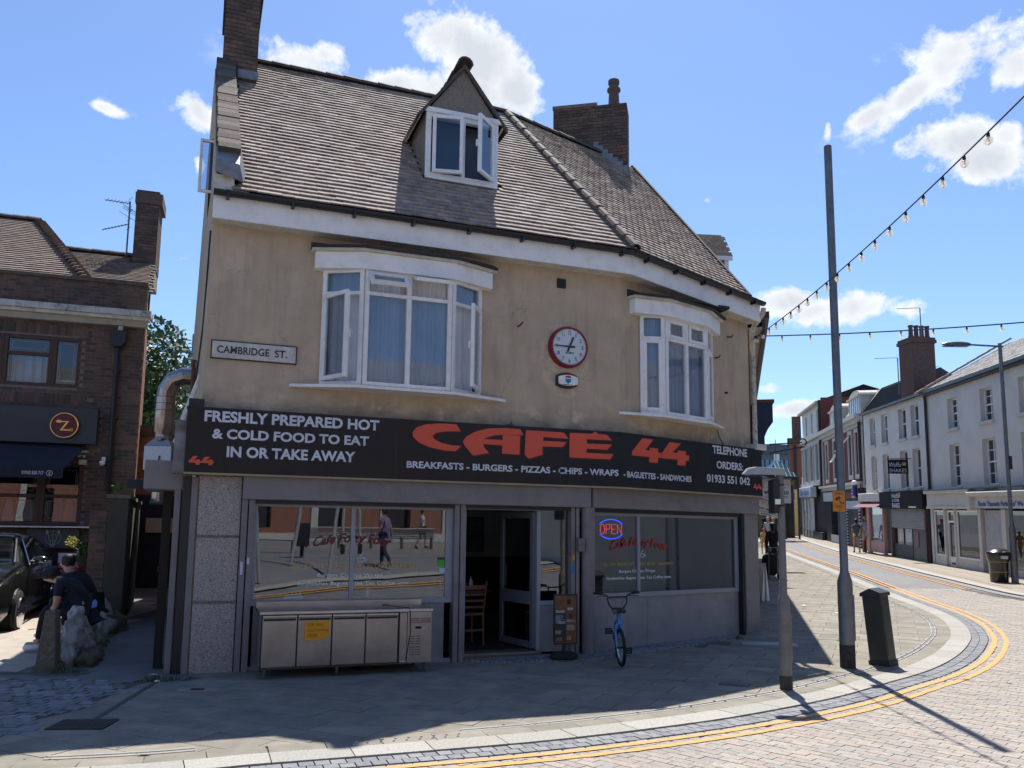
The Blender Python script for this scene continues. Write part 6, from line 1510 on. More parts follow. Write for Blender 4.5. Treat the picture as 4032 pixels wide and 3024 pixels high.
# tv aerials
def yagi(b, p, d, n, sp, w, up=(0, 0, 1)):
    p, d = Vector(p), Vector(d).normalized(); s_ = d.cross(Vector(up)).normalized()
    b.tube([p, p + d * sp * n], .012, 5)
    for i in range(n): q = p + d * sp * (i + .5); b.tube([q - s_ * w, q + s_ * w], .006, 4)
    q = p
    for k in (-1, 1): b.tube([q - s_ * w * 1.3 + Vector((0, 0, k * .12)), q + s_ * w * 1.3 + Vector((0, 0, k * .12))], .006, 4)
ae = thing('tv_aerial', 'mast with two spiky television aerials beside the left neighbour chimney', 'aerial', (-7.913, 17.5, 0), NT)
MB().tube([(-.93, 3.4, 8.6), (-.93, 3.4, 10.05)], .022, 6).mk('mast', m_galv, ae)
for z, dz, n_ in ((10.0, -.1, 7), (9.45, -.42, 8)):
    b = MB(); yagi(b, (-.93, 3.4, z), (-.75, -.35, dz), n_, .085, .12); b.mk('aerial', m_galv, ae)
b = MB(); yagi(b, (-.93, 3.4, 9.75), (.1, -.3, .0), 3, .1, .2, (.3, .5, 1)); b.mk('aerial', m_galv, ae)
# boundary wall with rendered pier
bw = thing('boundary_wall', 'tall narrow rendered wall end with brick side at the alley mouth', 'wall', (-6.45, 13.7, 0), math.radians(21))
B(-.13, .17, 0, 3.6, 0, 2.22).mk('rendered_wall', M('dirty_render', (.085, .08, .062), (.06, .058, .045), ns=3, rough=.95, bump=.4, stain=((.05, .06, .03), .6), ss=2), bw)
B(-.16, .2, -.02, 3.6, 2.22, 2.28).mk('wall_coping', m_stone, bw)
B(-.37, -.14, .03, 3.6, 0, 2.0).mk('brick_core', m_mortar, bw); brickwork(bw, -.38, -.13, .05, 2.0, .03, 3.6, m_brick, faces='fl', cap=60, stuff='bricks')
wp = thing('wall_weed', 'small bright green weed growing on top of the alley wall', 'plant', (-6.5, 13.75, 2.28), 0); b = MB(); leafball(b, (0, 0, .1), .09, 26, .05); b.tube([(0, 0, 0), (0, 0, .12)], .006, 4); b.mk('leaves', M('weed_bright', (.12, .2, .04)), wp)
# white boulders on a low stone wall, tapered stone post
rw = thing('boulder_wall', 'low rough wall of white painted boulders running back from the stone post', 'wall', (-5.5, 10.7, 0), math.radians(17.5))
m_bould = M('white_painted_rock', (.40, .41, .40), (.27, .28, .27), ns=6, rough=.85, bump=.9, bs=22, stain=((.10, .10, .08), .75), ss=4)
m_rock = M('mossy_stone', (.13, .12, .09), (.09, .085, .06), ns=6, rough=.95, bump=1, bs=30, stain=((.05, .07, .03), .7), ss=5)
def rock(c, sc, mat, nm='boulder', seed=0, rough_=.22):
    import bmesh
    bm = bmesh.new(); bmesh.ops.create_icosphere(bm, subdivisions=4, radius=1)
    for v in bm.verts:
        p = v.co.copy(); v.co = p * (1 + rough_ * noise.noise(p * 1.6 + Vector((seed * 3.1, 0, 0))) * 2 + .07 * noise.noise(p * 5 + Vector((seed, 9, 0))) - .09 * max(0, .35 - abs(noise.noise(p * 2.6 + Vector((seed * 1.7, 3, 1)))) * 3.2) + .03 * noise.noise(p * 13))
        v.co = Vector((v.co.x * sc[0] + c[0], v.co.y * sc[1] + c[1], v.co.z * sc[2] + c[2]))
    me = bpy.data.meshes.new(nm); bm.to_mesh(me); bm.free(); me.materials.append(mat); me.polygons.foreach_set('use_smooth', [True] * len(me.polygons))
    o = bpy.data.objects.new(nm, me); COL.objects.link(o); o.parent = rw; return o
for i, (y, z, r_) in enumerate(((.05, .16, .2), (.1, .40, .19), (.15, .58, .15), (.5, .18, .23), (.6, .38, .17), (1.0, .16, .24), (1.1, .34, .16), (1.5, .16, .25), (1.75, .36, .18), (2.1, .2, .26), (2.15, .42, .17), (2.5, .25, .25), (2.55, .46, .17), (2.8, .38, .18))):
    rock((RD.uniform(-.04, .04), y, z), (r_ * .72, r_ * 1.15, r_), m_bould, seed=i)
for i in range(11): rock((.16 + RD.uniform(-.03, .05), i * .27, .05 + (i > 7) * .12), (.14, .18, .13 + (i > 7) * .12), m_rock, 'base_stone', seed=30 + i)
po = thing('stone_post', 'tapered rough stone post with mossy foot in front of the white boulders', 'bollard', (-5.6, 10.42, 0), .1)
def taper(b, w0, d0, w1, d1, z0, z1): return b.add([(-w0, -d0, z0), (w0, -d0, z0), (w0, d0, z0), (-w0, d0, z0), (-w1, -d1, z1), (w1, -d1, z1), (w1, d1, z1), (-w1, d1, z1)], [(0, 3, 2, 1), (4, 5, 6, 7), (0, 1, 5, 4), (1, 2, 6, 5), (2, 3, 7, 6), (3, 0, 4, 7)])
m_agg = M('exposed_aggregate', (.17, .14, .10), (.10, .085, .065), ns=30, rough=.95, bump=1, bs=70, stain=((.28, .24, .18), .5), ss=12)
taper(MB(), .118, .1, .062, .07, .06, .72).mk('shaft', m_agg, po, bev=.015); taper(MB(), .16, .14, .13, .12, -.02, .08).mk('foot', m_rock, po, bev=.02)

# seated men
CL = {k: M('cloth_' + k, v, rough=.9, bump=.2, bs=200) for k, v in dict(black=(.008, .009, .013), navy=(.012, .016, .028), grey=(.12, .12, .13), white=(.62, .63, .66), lilac=(.40, .42, .52), khaki=(.42, .38, .30), yellow=(.60, .40, .12), red=(.45, .04, .05), jeans=(.03, .045, .08), plaid=(.22, .16, .30), paleblue=(.38, .45, .55), cream=(.60, .57, .50), dkgrey=(.05, .055, .065)).items()}
HAIRB = M('hair_black', (.012, .01, .01), rough=.6); HAIRL = M('hair_fair', (.35, .24, .13), rough=.6); HAIRN = M('hair_brown', (.05, .03, .02), rough=.6)
SIT = dict(pel=(0, -.02, .46), sp=(0, .07, .66), ch=(0, .21, .83), nk=(0, .36, .92), hb=(0, .42, .93), hm=(0, .47, .965), ht=(0, .49, 1.025), no=(0, .565, .91),
           ls=(-.17, .26, .86), le=(-.22, .27, .58), lw=(-.12, .42, .50), lh=(-.06, .48, .46), rs=(.17, .26, .86), re=(.22, .29, .58), rw=(.12, .44, .50), rh=(.06, .50, .46),
           lhp=(-.10, 0, .49), lk=(-.15, .42, .56), la=(-.14, .50, .10), lt=(-.15, .66, .05), rhp=(.10, 0, .49), rk=(.17, .44, .57), ra=(.20, .46, .10), rt=(.22, .62, .05))
person('man in black shirt and cap hunched on the white boulders, nearer of the two seated', (-5.78, 11.55, .09), PI / 2 + .05, 1.78, SIT, SKIN1, CL['navy'], 'short', CL['black'], 'long', HAIRB, cap=CL['navy'], shoes=CL['white'], girth=1.1)
S2_ = dict(SIT); S2_.update(hm=(0, .38, 1.06), hb=(0, .34, 1.0), nk=(0, .28, .95), ht=(0, .37, 1.13), no=(0, .485, 1.03))
person('man with curly black hair in dark clothes seated behind the capped man', (-6.2, 12.5, .12), PI / 2 - .1, 1.8, S2_, SKIN1, CL['black'], 'long', CL['black'], 'long', HAIRB, shoes=CL['white'], girth=1.15)
pb = MB().add([(-.03, 0, 0), (.03, 0, .02), (.035, 0, .09), (0, 0, .12), (-.03, 0, .08)], [(0, 1, 2, 3, 4)]).mk('blue_motif', M('motif_blue', (.12, .25, .6)), None, loc=(-5.56, 11.37, .66), rz=.3); tag(pb, 'small blue tag hanging at the back of the capped seated man', 'tag')

# parked car at the left edge
def car():
    c = thing('parked_car', 'black saloon car parked at the left edge beside the seated men', 'car', (-9.05, 14.25, .10), math.radians(-69.2)); c.scale = (1.12, 1.04, 1.04)
    m_p = M('black_car_paint', (.008, .010, .008), (.010, .012, .010), ns=2, rough=.22, coat=1, spec=.6); m_gl = MGLASS('car_glass', (.25, .28, .28), 1.7); m_ch = M('chrome', (.75, .75, .75), rough=.12, met=1); m_ty = M('car_tyre', (.015, .015, .015), rough=.9)
    #      x,   half width, bottom, belt z, top z, top half width
    ST = [(2.32, .55, .32, .56, .60, .45), (2.22, .78, .24, .66, .71, .60), (1.9, .88, .20, .78, .83, .72), (1.35, .91, .20, .88, .93, .76), (.95, .915, .2, .93, .99, .78), (.75, .915, .2, .95, 1.06, .76), (.15, .915, .2, .97, 1.38, .62), (-.3, .915, .2, .98, 1.455, .60), (-.8, .915, .2, .99, 1.45, .59), (-1.3, .91, .2, 1.0, 1.34, .60), (-1.75, .90, .22, 1.02, 1.13, .70), (-2.05, .87, .25, 1.03, 1.07, .72), (-2.3, .80, .3, .96, 1.0, .66), (-2.38, .72, .38, .7, .8, .6)]
    rings = []
    for x, w, zl, zb, zt, tw in ST:
        h = [(0, zl), (w * .9, zl), (w * .985, zl + .12), (w, (zl + zb) / 2 + .05), (w * .975, zb - .04), (w * .94, zb), (w * .90, zb + (zt - zb) * .12), ((w * .9 + tw) / 2 + .015, (zb + zt) / 2 + .03), (tw, zt - .02), (tw * .8, zt + .012), (0, zt + .03)]
        rings.append([(x, y, z) for y, z in h] + [(x, -y, z) for y, z in h[-2:0:-1]])
    b = MB(); n = len(rings[0])
    for r_ in rings: b.v += r_
    for i in range(len(rings) - 1):
        for k in range(n): k2 = (k + 1) % n; b.f.append((i * n + k, i * n + k2, (i + 1) * n + k2, (i + 1) * n + k))
    b.f.append(tuple(range(n - 1, -1, -1))); b.f.append(tuple((len(rings) - 1) * n + k for k in range(n)))
    body = b.mk('body', m_p, c, smooth=True)
    for s in (1, -1):
        P = lambda x, z: (x, s * (.905 - (z - .98) * .62 if z > .98 else .905 + .004), z)
        wins = [[(.62, 1.005), (.10, 1.33), (-.30, 1.395), (-.36, 1.02)], [(-.42, 1.02), (-.36, 1.395), (-.9, 1.385), (-1.18, 1.30), (-1.16, 1.035)], [(-1.2, 1.04), (-1.22, 1.28), (-1.55, 1.12), (-1.6, 1.05)]]
        for w_ in wins:
            pts = [P(x, z) for x, z in w_]; o_ = [(x, y - s * .0 + s * .015, z) for x, y, z in pts]; k = len(pts)
            MB().add(o_ + [(x, y - s * .03, z) for x, y, z in o_], [tuple(range(k)) if s < 0 else tuple(range(k - 1, -1, -1))] + [(i, (i + 1) % k, (i + 1) % k + k, i + k) for i in range(k)]).mk('side_window', m_gl, c)
        ring = [P(x, z) for x, z in ((.70, .995), (.12, 1.365), (-.32, 1.425), (-.92, 1.415), (-1.22, 1.32), (-1.68, 1.05))]
        MB().tube([(x, y + s * .02, z) for x, y, z in ring], .011, 5).mk('chrome_trim', m_ch, c); MB().tube([P(.70, .99), P(-.4, 1.005), P(-1.68, 1.035)], .011, 5).tf(lambda x, y, z: (x, y + s * .015, z)).mk('chrome_trim', m_ch, c)
        MB().tube([(1.0, s * .925, .26), (-1.0, s * .925, .28)], .02, 6).mk('sill_trim', m_ch, c)
        mr = MB().sph((.55, s * 1.03, 1.06), .1, 12, 8, (.75, 1.15, .62)).mk('door_mirror', m_p, c, smooth=True); MB().tube([(.5, s * .9, 1.0), (.54, s * 1.0, 1.03)], .02, 5).mk('mirror_arm', m_p, mr); MB().box(.44, .60, s * 1.0 - .10, s * 1.0 + .12, 1.035, 1.05).mk('chrome_strip', m_ch, mr)
        for x in (-.28, -1.15): MB().tube([(x, s * .925, .86), (x - .03, s * .95, .865), (x - .17, s * .95, .875), (x - .2, s * .925, .875)], .012, 6).mk('door_handle', m_ch, c)
        for x in (.68, -.40, -1.35): MB().tube([(x, s * .918, .32), (x + .02 * (x > 0), s * .922, .6), (x - .02, s * .906, .93)], .004, 4).mk('door_gap', m_gap, c)
        for x in (1.35, -1.42):
            arch = MB().lathe([(.35, -.01), (.35, .015)], 28, (x, s * .905, .31), axis='y').mk('wheel_arch', m_gap, c)
            w = MB().lathe([(.22, -.11), (.315, -.10), (.325, -.06), (.325, .06), (.315, .10), (.22, .11)], 32, (x, s * .84, .31), axis='y').mk('wheel', m_ty, c, smooth=True)
            b = MB().lathe([(.225, -.02), (.235, .0), (.225, .012), (.205, .0)], 28, (x, s * .95, .31), axis='y')
            for i in range(10): t = 2 * PI * i / 10; b.tube([(x + .03 * math.cos(t), s * .945, .31 + .03 * math.sin(t)), (x + .21 * math.cos(t), s * .955, .31 + .21 * math.sin(t))], .013, 5)
            b.sph((x, s * .95, .31), .035, 10, 6); b.mk('alloy_wheel', m_ch, w, smooth=True)
    MB().add([(.86, -.70, 1.02), (.86, .70, 1.02), (.22, .57, 1.385), (.22, -.57, 1.385)], [(0, 1, 2, 3)]).tf(lambda x, y, z: (x + .03, y, z + .03)).mk('windscreen', m_gl, c)
    MB().tube([(.9, .74, 1.02), (.16, .605, 1.40)], .02, 6).mk('chrome_trim', m_ch, c)
    MB().add([(-1.75, -.64, 1.16), (-1.75, .64, 1.16), (-1.3, .57, 1.37), (-1.3, -.57, 1.37)], [(3, 2, 1, 0)]).tf(lambda x, y, z: (x - .02, y, z + .03)).mk('rear_window', m_gl, c)
    for s in (1, -1): MB().sph((2.2, s * .62, .62), .12, 12, 8, (.5, 1.3, .6)).mk('headlight', m_ch, c, smooth=True); MB().sph((-2.28, s * .62, .86), .12, 12, 8, (.4, 1.5, .6)).mk('tail_light', M('tail_red', (.3, .01, .01), rough=.2), c, smooth=True)
car()

# ---- the alley
B(-.62, -.075, .06, .9, 2.2, 2.56).mk('shutter_box', m_grey, cafe, bev=.01)
B(-.26, -.19, .06, .3, -.02, 2.2).mk('side_post', m_grey, cafe); B(-.18, -.1, .1, .2, 0, 2.2).mk('side_post', m_black, cafe); B(-.4, -.3, .5, .8, 0, 2.2).mk('side_post', M('dark_timber', (.03, .022, .018)), cafe)
fl = thing('kitchen_flue', 'shiny steel extraction flue with a square silver box bending into the cafe side wall', 'flue', (-6.32, 15, 0), 0)
m_fl = M('flue_steel', (.46, .38, .33), (.36, .30, .27), ns=4, rough=.26, met=1)
B(-.24, .25, -.2, .2, 2.77, 3.2).mk('fan_box', M('galvanised_sheet', (.50, .51, .54), (.44, .45, .48), ns=3, rough=.45, met=.4), fl, bev=.01)
MB().add([(-.24, -.2, 3.2), (.25, -.2, 3.2), (.25, .2, 3.2), (-.24, .2, 3.2), (-.1, -.1, 3.36), (.12, -.1, 3.36), (.12, .1, 3.36), (-.1, .1, 3.36)], [(4, 5, 6, 7), (0, 1, 5, 4), (1, 2, 6, 5), (2, 3, 7, 6), (3, 0, 4, 7)]).mk('hood', m_fl, fl)
MB().lathe([(.15, 3.3), (.17, 3.34), (.15, 3.38), (.15, 3.42), (.18, 3.46), (.18, 3.85), (.19, 3.86), (.19, 3.875), (.175, 3.88), (.175, 3.98), (.185, 3.985), (.175, 3.99), (.175, 4.1), (.185, 4.105), (.175, 4.11)], 24).mk('flue_pipe', m_fl, fl, smooth=True)
MB().tube([(0, 0, 4.08), (.02, 0, 4.24), (.12, 0, 4.42), (.3, 0, 4.5), (.55, .1, 4.5)], .17, 16).mk('flue_elbow', m_fl, fl)
MB().lathe([(.135, 2.2), (.135, 2.77)], 20).mk('flue_pipe', m_fl, fl, smooth=True); MB().tube([(.05, -.22, 3.02), (.04, -.24, 2.88), (.12, -.24, 2.82), (.3, -.2, 2.86)], .012, 5).mk('cable', m_black, fl)
MB().lathe([(.15, 2.16), (.16, 2.19), (.15, 2.22)], 20).mk('pipe_clamp', m_galv, fl)
for i, (x, y, z0, z1, r_, m) in enumerate(((-5.05, 13.2, 0, 4.4, .05, M('blue_grey_pipe', (.10, .12, .15))), (-5.45, 14.0, 1.2, 4.6, .04, M('rusty_pipe', (.14, .06, .04))), (-4.85, 12.6, 0, 2.3, .03, m_grey))):
    t = thing('waste_pipe', ('blue grey waste pipe running up the cafe side wall in the alley', 'rusty brown pipe behind the blue grey pipe in the alley', 'thin grey pipe nearest the street in the alley')[i], 'pipe', (x, y, z0)); MB().tube([(0, 0, 0), (0, 0, z1 - z0)], r_, 8).mk('pipe', m, t, smooth=True); MB().lathe([(r_ * 1.3, z1 - z0 - .1), (r_ * 1.3, z1 - z0)], 10).mk('collar', m, t)
st_ = thing('fire_stair_rail', 'white metal stair handrails slanting down the cafe side wall above the alley', 'handrail', (-4.75, 12.4, 3.0), TH1)
for a, c in (((-.2, 0, .35), (.12, .0, 1.35)), ((-.28, 0, .0), (.0, 0, .9)), ((.14, 0, .75), (.14, 0, 1.75))): MB().tube([a, c], .022, 6).mk('rail', m_white, st_)
for k in range(3): MB().tube([(-.18 + k * .12, 0, .15 + k * .33), (-.14 + k * .12, 0, .42 + k * .33)], .012, 5).mk('baluster', m_white, st_)
be = thing('back_building', 'low red brick building closing the alley, with navy doors and a pale panel', 'building', (-8.2, 20.4, 0), .1)
B(-3, 2.6, 0, .3, 0, 4.0).mk('wall', m_mortar, be); brickwork(be, -1.4, 1.6, 2.3, 4.0, -.0, .3, m_brickred, cap=0, stuff='bricks')
B(.45, 3.0, -4.6, -.05, 2.5, 2.66).mk('alley_shade_slab', m_shade_slab := M('dark_shade_slab', (.03, .032, .038)), be); B(-2.9, 2.6, -.1, .35, 4.0, 4.25).mk('parapet', m_stone, be); B(-.9, .7, -.06, 0, 1.3, 2.55).mk('navy_sign_board', M('navy_board', (.012, .016, .03)), be); B(-.62, .05, -.1, -.06, 1.65, 2.0).mk('pale_panel', M('pale_panel', (.40, .36, .28)), be)  # first slab is added over the alley to keep the sun off its ground
dn = B(-.9, -.2, -.05, 0, .1, 1.3).mk('door', M('navy_door', (.015, .02, .04)), be); B(-.3, -.26, -.08, -.05, .7, .85).mk('handle', m_galv, dn); B(-.2, 1.2, -.04, 0, .1, 1.3).mk('brown_door', M('brown_door', (.04, .025, .018)), be)
def tree(lbl, loc, blobs, n, s, trunk, mat=None):
    t = thing('tree', lbl, 'tree', loc); b = MB()
    for c, r in blobs: leafball(b, c, r, int(n * r * r), s)
    b.mk('crown', mat or m_leaf, t); tb = MB(); tb.tube([(0, 0, 0), (.1, .1, trunk * .5), (0, 0, trunk)], [.22, .17, .1], 8)
    for c, r in blobs: tb.tube([(0, 0, trunk * .7), (c[0] * .6, c[1] * .6, c[2] - r * .3)], [.09, .04], 6)
    tb.mk('trunk', M('bark', (.08, .06, .045), rough=.95), t)
tree('bright leafy green tree rising behind the alley roofs', (-13.1, 31, 0), [((-.6, 0, 8.3), 1.5), ((.1, 0, 6.9), 1.3), ((-1.5, .5, 7.2), 1.6), ((.3, -.3, 5.6), 1.2), ((-.9, -.5, 5.2), 1.4), ((-2.4, 0, 6.2), 1.4), ((-1.8, 0, 9.0), 1.1), ((-.3, 0, 4.2), 1.2)], 520, .13, 5.5)
tw = thing('roof_block', 'distant flat roofed block with blue curved rail carrying phone masts', 'building', (-18.2, 46, 0), 0)
B(-6, 6, 0, 6, 0, 10.4).mk('wall', M('far_wall', (.25, .25, .24)), tw); B(-6.1, 6.1, -.1, 0, 10.4, 10.55).mk('roof_edge', M('far_edge', (.4, .42, .42)), tw)
MB().tube([(-1.2 + 2.6 * math.cos(t), -.3 - .8 * math.sin(t), 11.5) for t in [PI * k / 12 for k in range(13)]], .09, 6).mk('blue_curved_rail', M('rail_blue', (.12, .32, .55)), tw)
for z in (10.9, 11.9): MB().tube([(-1.5, -.2, z), (2.5, -.2, z)], .03, 5).mk('rail', m_galv, tw)
for i, (x, z0, z1, l_) in enumerate(((-18.7, 10.5, 12.9, 'left phone mast with a tall white antenna panel on the distant block'), (-17.85, 10.5, 12.6, 'middle thin grey phone mast on the distant block'), (-17.45, 10.5, 12.7, 'right phone mast with a small white panel next to the cafe corner'))):
    t = thing('phone_mast', l_, 'mast', (x, 45.5, z0), 0, 'phone masts on the distant roof'); MB().tube([(0, 0, 0), (0, 0, z1 - z0)], .045, 6).mk('pole', m_galv, t)
    if i != 1: B(-.2, 0, -.1, .05, .7 if i == 0 else 1.4, 1.75 if i == 0 else 2.1).mk('antenna_panel', m_white, t, bev=.02)
    if i == 0: B(-.12, .1, -.1, .05, 2.0, 2.35).mk('antenna_panel', m_white, t, bev=.02)
    for k in range(3): B(-.06, .06, -.06, .06, .5 + k * .5, .54 + k * .5).mk('clamp', m_galv, t)

# ---------------------------------------------------------------- the street on the right, climbing away
WO, WA = (17.3, 34.3, 0), math.atan2(-1, -.11)
VO, VA = (19.0, 43.0, 0), math.atan2(-1, -.2)
shr = lambda x, y, z: (x, y, z - .035 * x)       # the terrace follows the hill
def sbx(name, mat, par, *a, bev=0): return B(*a).tf(shr).mk(name, mat, par, bev=bev)
m_wall_w = M('white_painted_render', (.66, .63, .575), (.60, .57, .515), ns=1.2, rough=.85, world=True, stain=((.46, .44, .40), .4), ss=.8)
m_cream = M('cream_paint', (.56, .54, .48), (.50, .48, .43), ns=2, rough=.7)
m_slate = M('grey_slate', (0, 0, 0), pal=[(.15, .145, .15), (.19, .18, .175), (.125, .12, .125), (.21, .195, .18)], ns=5, rough=.75)
m_redb = M('dark_red_brickwork', (.17, .050, .042), (.13, .04, .035), ns=30, rough=.9)
m_sashg = MGLASS('sash_glass', (.25, .28, .3), 1.7)
m_dk = M('dark_shop', (.025, .027, .03), (.05, .045, .04), ns=3, rough=.5)
def sash(par, x0, x1, z0, z1, bars=True, sill=True, y=.16):
    b = frame(MB(), x0, x1, z0, z1, .06, y, y + .08); zm = (z0 + z1) / 2; b.box(x0 + .06, x1 - .06, y - .01, y + .06, zm - .025, zm + .025)
    if bars:
        xm = (x0 + x1) / 2; b.box(xm - .014, xm + .014, y, y + .05, z0 + .06, zm - .025); b.box(xm - .014, xm + .014, y, y + .05, zm + .025, z1 - .06)
        for z in ((z0 + zm) / 2, (z1 + zm) / 2): b.box(x0 + .06, x1 - .06, y + .005, y + .045, z - .012, z + .012)
    f = b.tf(shr).mk('window', m_white, par); sbx('pane', m_sashg, f, x0 + .05, x1 - .05, y + .05, y + .06, z0 + .05, z1 - .05)
    if sill: sbx('sill', m_cream, f, x0 - .06, x1 + .06, -.09, y, z0 - .11, z0)
def wall_s(par, x0, x1, z0, z1, holes, mat, th=.3, nm='wall', y0=0): wallgrid(MB(), x0, x1, z0, z1, holes, y0, y0 + th).tf(shr).mk(nm, mat, par)
def roof_s(par, x0, x1, y0, z0, y1, z1, mat=None, n=None, tiles=True, cap=0):
    MB().add([(x0, y0, z0 - .05), (x1, y0, z0 - .05), (x1, y1, z1 - .05), (x0, y1, z1 - .05), (x0, 2 * y1 - y0, z0), (x1, 2 * y1 - y0, z0)], [(0, 1, 2, 3), (3, 2, 5, 4)]).tf(shr).mk('roof', m_under, par)
    if tiles:
        L_ = math.hypot(y1 - y0, z1 - z0); n = int(L_ / .24); p = math.atan2(z1 - z0, y1 - y0); ms = []
        for i in range(n):
            t = (i + .5) / n; x = x0 + (i % 2) * .15
            while x < x1: ms.append(BX((x, y0 + (y1 - y0) * t, z0 + (z1 - z0) * t - .035 * x + RD.uniform(0, .012)), (.29, .34, .012), RY(.035) @ RX(p - .035))); x += .3
        pieces('slate', ms, mat or m_slate, par, cap=cap, stuffname='slates')
# -- A: the near white terrace
A_ = thing('white_terrace', 'white rendered terrace with grid paned sash windows and cream shopfronts at the right edge', 'building', WO, WA)
ups = [(1.98, 2.93), (4.82, 5.80), (7.62, 8.6), (10.5, 11.5), (13.4, 14.4), (16.3, 17.3), (19.2, 20.2)]
holes = [(a, c, 6.05, 7.24) for a, c in ups] + [(a - .03, c, 3.8, 5.44) for a, c in ups]
wall_s(A_, .0, 22, 3.6, 7.7, holes, m_wall_w)
for a, c in ups: sash(A_, a, c, 6.05, 7.24); sash(A_, a - .03, c, 3.8, 5.44)
sbx('room_back', m_darkroom, A_, 0.2, 22, 1.6, 1.7, .8, 7.6); sbx('party_wall', m_wall_w, A_, 21.9, 22.2, 0, 6, .4, 7.7); sbx('party_wall', m_wall_w, A_, 0, .2, .1, 6, .4, 7.7)
roof_s(A_, -.05, 22, -.25, 7.78, 3.4, 9.85, cap=150)
sbx('gutter', m_black, A_, -.05, 22, -.3, -.2, 7.68, 7.8); sbx('eave_board', m_dk, A_, 0, 22, -.2, 0, 7.62, 7.72)
cp = []
for i in range(9): t = i / 8; cp.append(BX((-.05, -.25 + 3.5 * t, 7.86 + 2.07 * t), (.3, .42, .08), RX(math.atan2(2.07, 3.65))))
pieces('coping_stone', cp, M('warm_coping', (.42, .32, .24), (.36, .28, .21)), A_)
t_ = MB().tube([(0.0, -.12, 7.7), (-.03, -.08, 7.4), (-.03, -.08, 3.7)], .055, 8).tf(shr).mk('drainpipe', m_black, A_, smooth=True)
MB().tube([(-.1, -.1, 3.7), (-.1, -.1, .8)], .09, 8).tf(shr).mk('dark_pilaster', M('brown_black', (.03, .022, .02)), A_)
# shopfront one (cream, empty shop)
g0 = .72
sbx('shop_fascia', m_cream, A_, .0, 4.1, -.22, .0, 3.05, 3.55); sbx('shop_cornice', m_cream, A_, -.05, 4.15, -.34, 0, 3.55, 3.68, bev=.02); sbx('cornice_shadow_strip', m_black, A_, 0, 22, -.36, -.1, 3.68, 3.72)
sbx('fascia_base', m_cream, A_, .0, 4.1, -.26, 0, 2.95, 3.05)
for x0, x1, z0 in ((.35, 1.32, 1.1), (2.5, 4.38, 1.1)):
    b = frame(MB(), x0, x1, z0, 2.9, .06, -.1, .0); f = b.tf(shr).mk('shop_window', m_white, A_, bev=.004); sbx('pane', m_sashg, f, x0 + .05, x1 - .05, -.06, -.05, z0 + .05, 2.85); sbx('stall_riser', m_cream, A_, x0 - .05, x1 + .05, -.12, .1, g0 - .3, z0)
b = frame(MB(), 1.52, 2.3, g0 - .1, 2.9, .08, -.06, .02); b.box(1.6, 2.22, -.06, .02, 2.42, 2.5); f = b.tf(shr).mk('door', m_white, A_, bev=.004)
sbx('pane', m_sashg, f, 1.66, 2.16, -.02, -.01, 1.15, 2.35); sbx('pane', m_sashg, f, 1.62, 2.2, -.02, -.01, 2.52, 2.82); sbx('lower_panel', m_white, f, 1.6, 2.22, -.04, .0, g0 - .05, 1.12); sbx('letter_plate', m_dk, f, 1.78, 2.05, -.065, -.04, .82, .9)
for x in (0.1, 1.36, 2.34, 4.42): sbx('pilaster', m_cream, A_, x, x + (.22 if x > 4 or x < 1 else .14), -.14, .05, g0 - .3, 2.95)
sbx('back_of_shop', M('shop_back', (.12, .12, .10), (.07, .08, .07), ns=1), A_, .2, 6.2, 1.3, 1.4, .3, 3.0)
# shopfront two
sbx('shop_fascia', M('white_fascia', (.58, .58, .60)), A_, 4.3, 11.5, -.25, .0, 2.98, 3.4); sbx('shop_cornice', m_cream, A_, 4.15, 11.6, -.42, 0, 3.4, 3.56, bev=.03)
text('Tiande "Heavenly Perfection" We are', 4.75, 3.06, 3.6, .17, M('blue_letters', (.04, .12, .28)), A_, -.26, bold=.03, fn=lambda a, z: (a, z - .035 * a))
sbx('console', m_cream, A_, 4.15, 4.4, -.4, 0, 2.9, 3.45, bev=.03)
sbx('grey_door', M('pale_grey_door', (.40, .40, .43)), A_, 4.75, 6.2, -.05, 0, g0 - .25, 2.92); sbx('pilaster', m_cream, A_, 6.2, 6.5, -.15, .05, g0 - .3, 2.95)
sbx('shop_window', m_sashg, A_, 6.5, 9.5, -.03, -.02, 1.0, 2.9); sbx('window_back', m_dk, A_, 6.5, 9.5, .3, .35, .6, 2.95); sbx('stall_riser', m_cream, A_, 6.5, 11.5, -.1, .05, .2, 1.0); sbx('shop_window', m_sashg, A_, 9.7, 11.5, -.03, -.02, 1.0, 2.9); sbx('lower_wall', m_wall_w, A_, 11.5, 22, 0, .3, -.6, 3.6)
# the terrace goes on past the right edge of the picture, where the shop windows mirror it
A2 = thing('cream_terrace', 'cream painted terrace just beyond the right edge, mirrored in the right shop window', 'building', WO, WA)
wallgrid(MB(), 22.3, 37, -1, 8, [(24 + i * 3.2, 25 + i * 3.2, 5.2, 6.9) for i in range(4)] + [(24 + i * 3.2, 25 + i * 3.2, 2.4, 4.2) for i in range(4)], 0, .3).mk('wall', M('cream_wall', (.84, .80, .68), (.78, .74, .62), ns=1), A2)
for i in range(4):
    for z0, z1 in ((5.2, 6.9), (2.4, 4.2)): frame(MB(), 24 + i * 3.2, 25 + i * 3.2, z0, z1, .07, .1, .2).mk('window', m_white, A2); B(24 + i * 3.2, 25 + i * 3.2, .2, .25, z0, z1).mk('pane', m_dk, A2)
MB().py([(-.3, 8), (3.5, 10), (7, 8)], 22.3, 37).mk('roof', m_slate, A2)
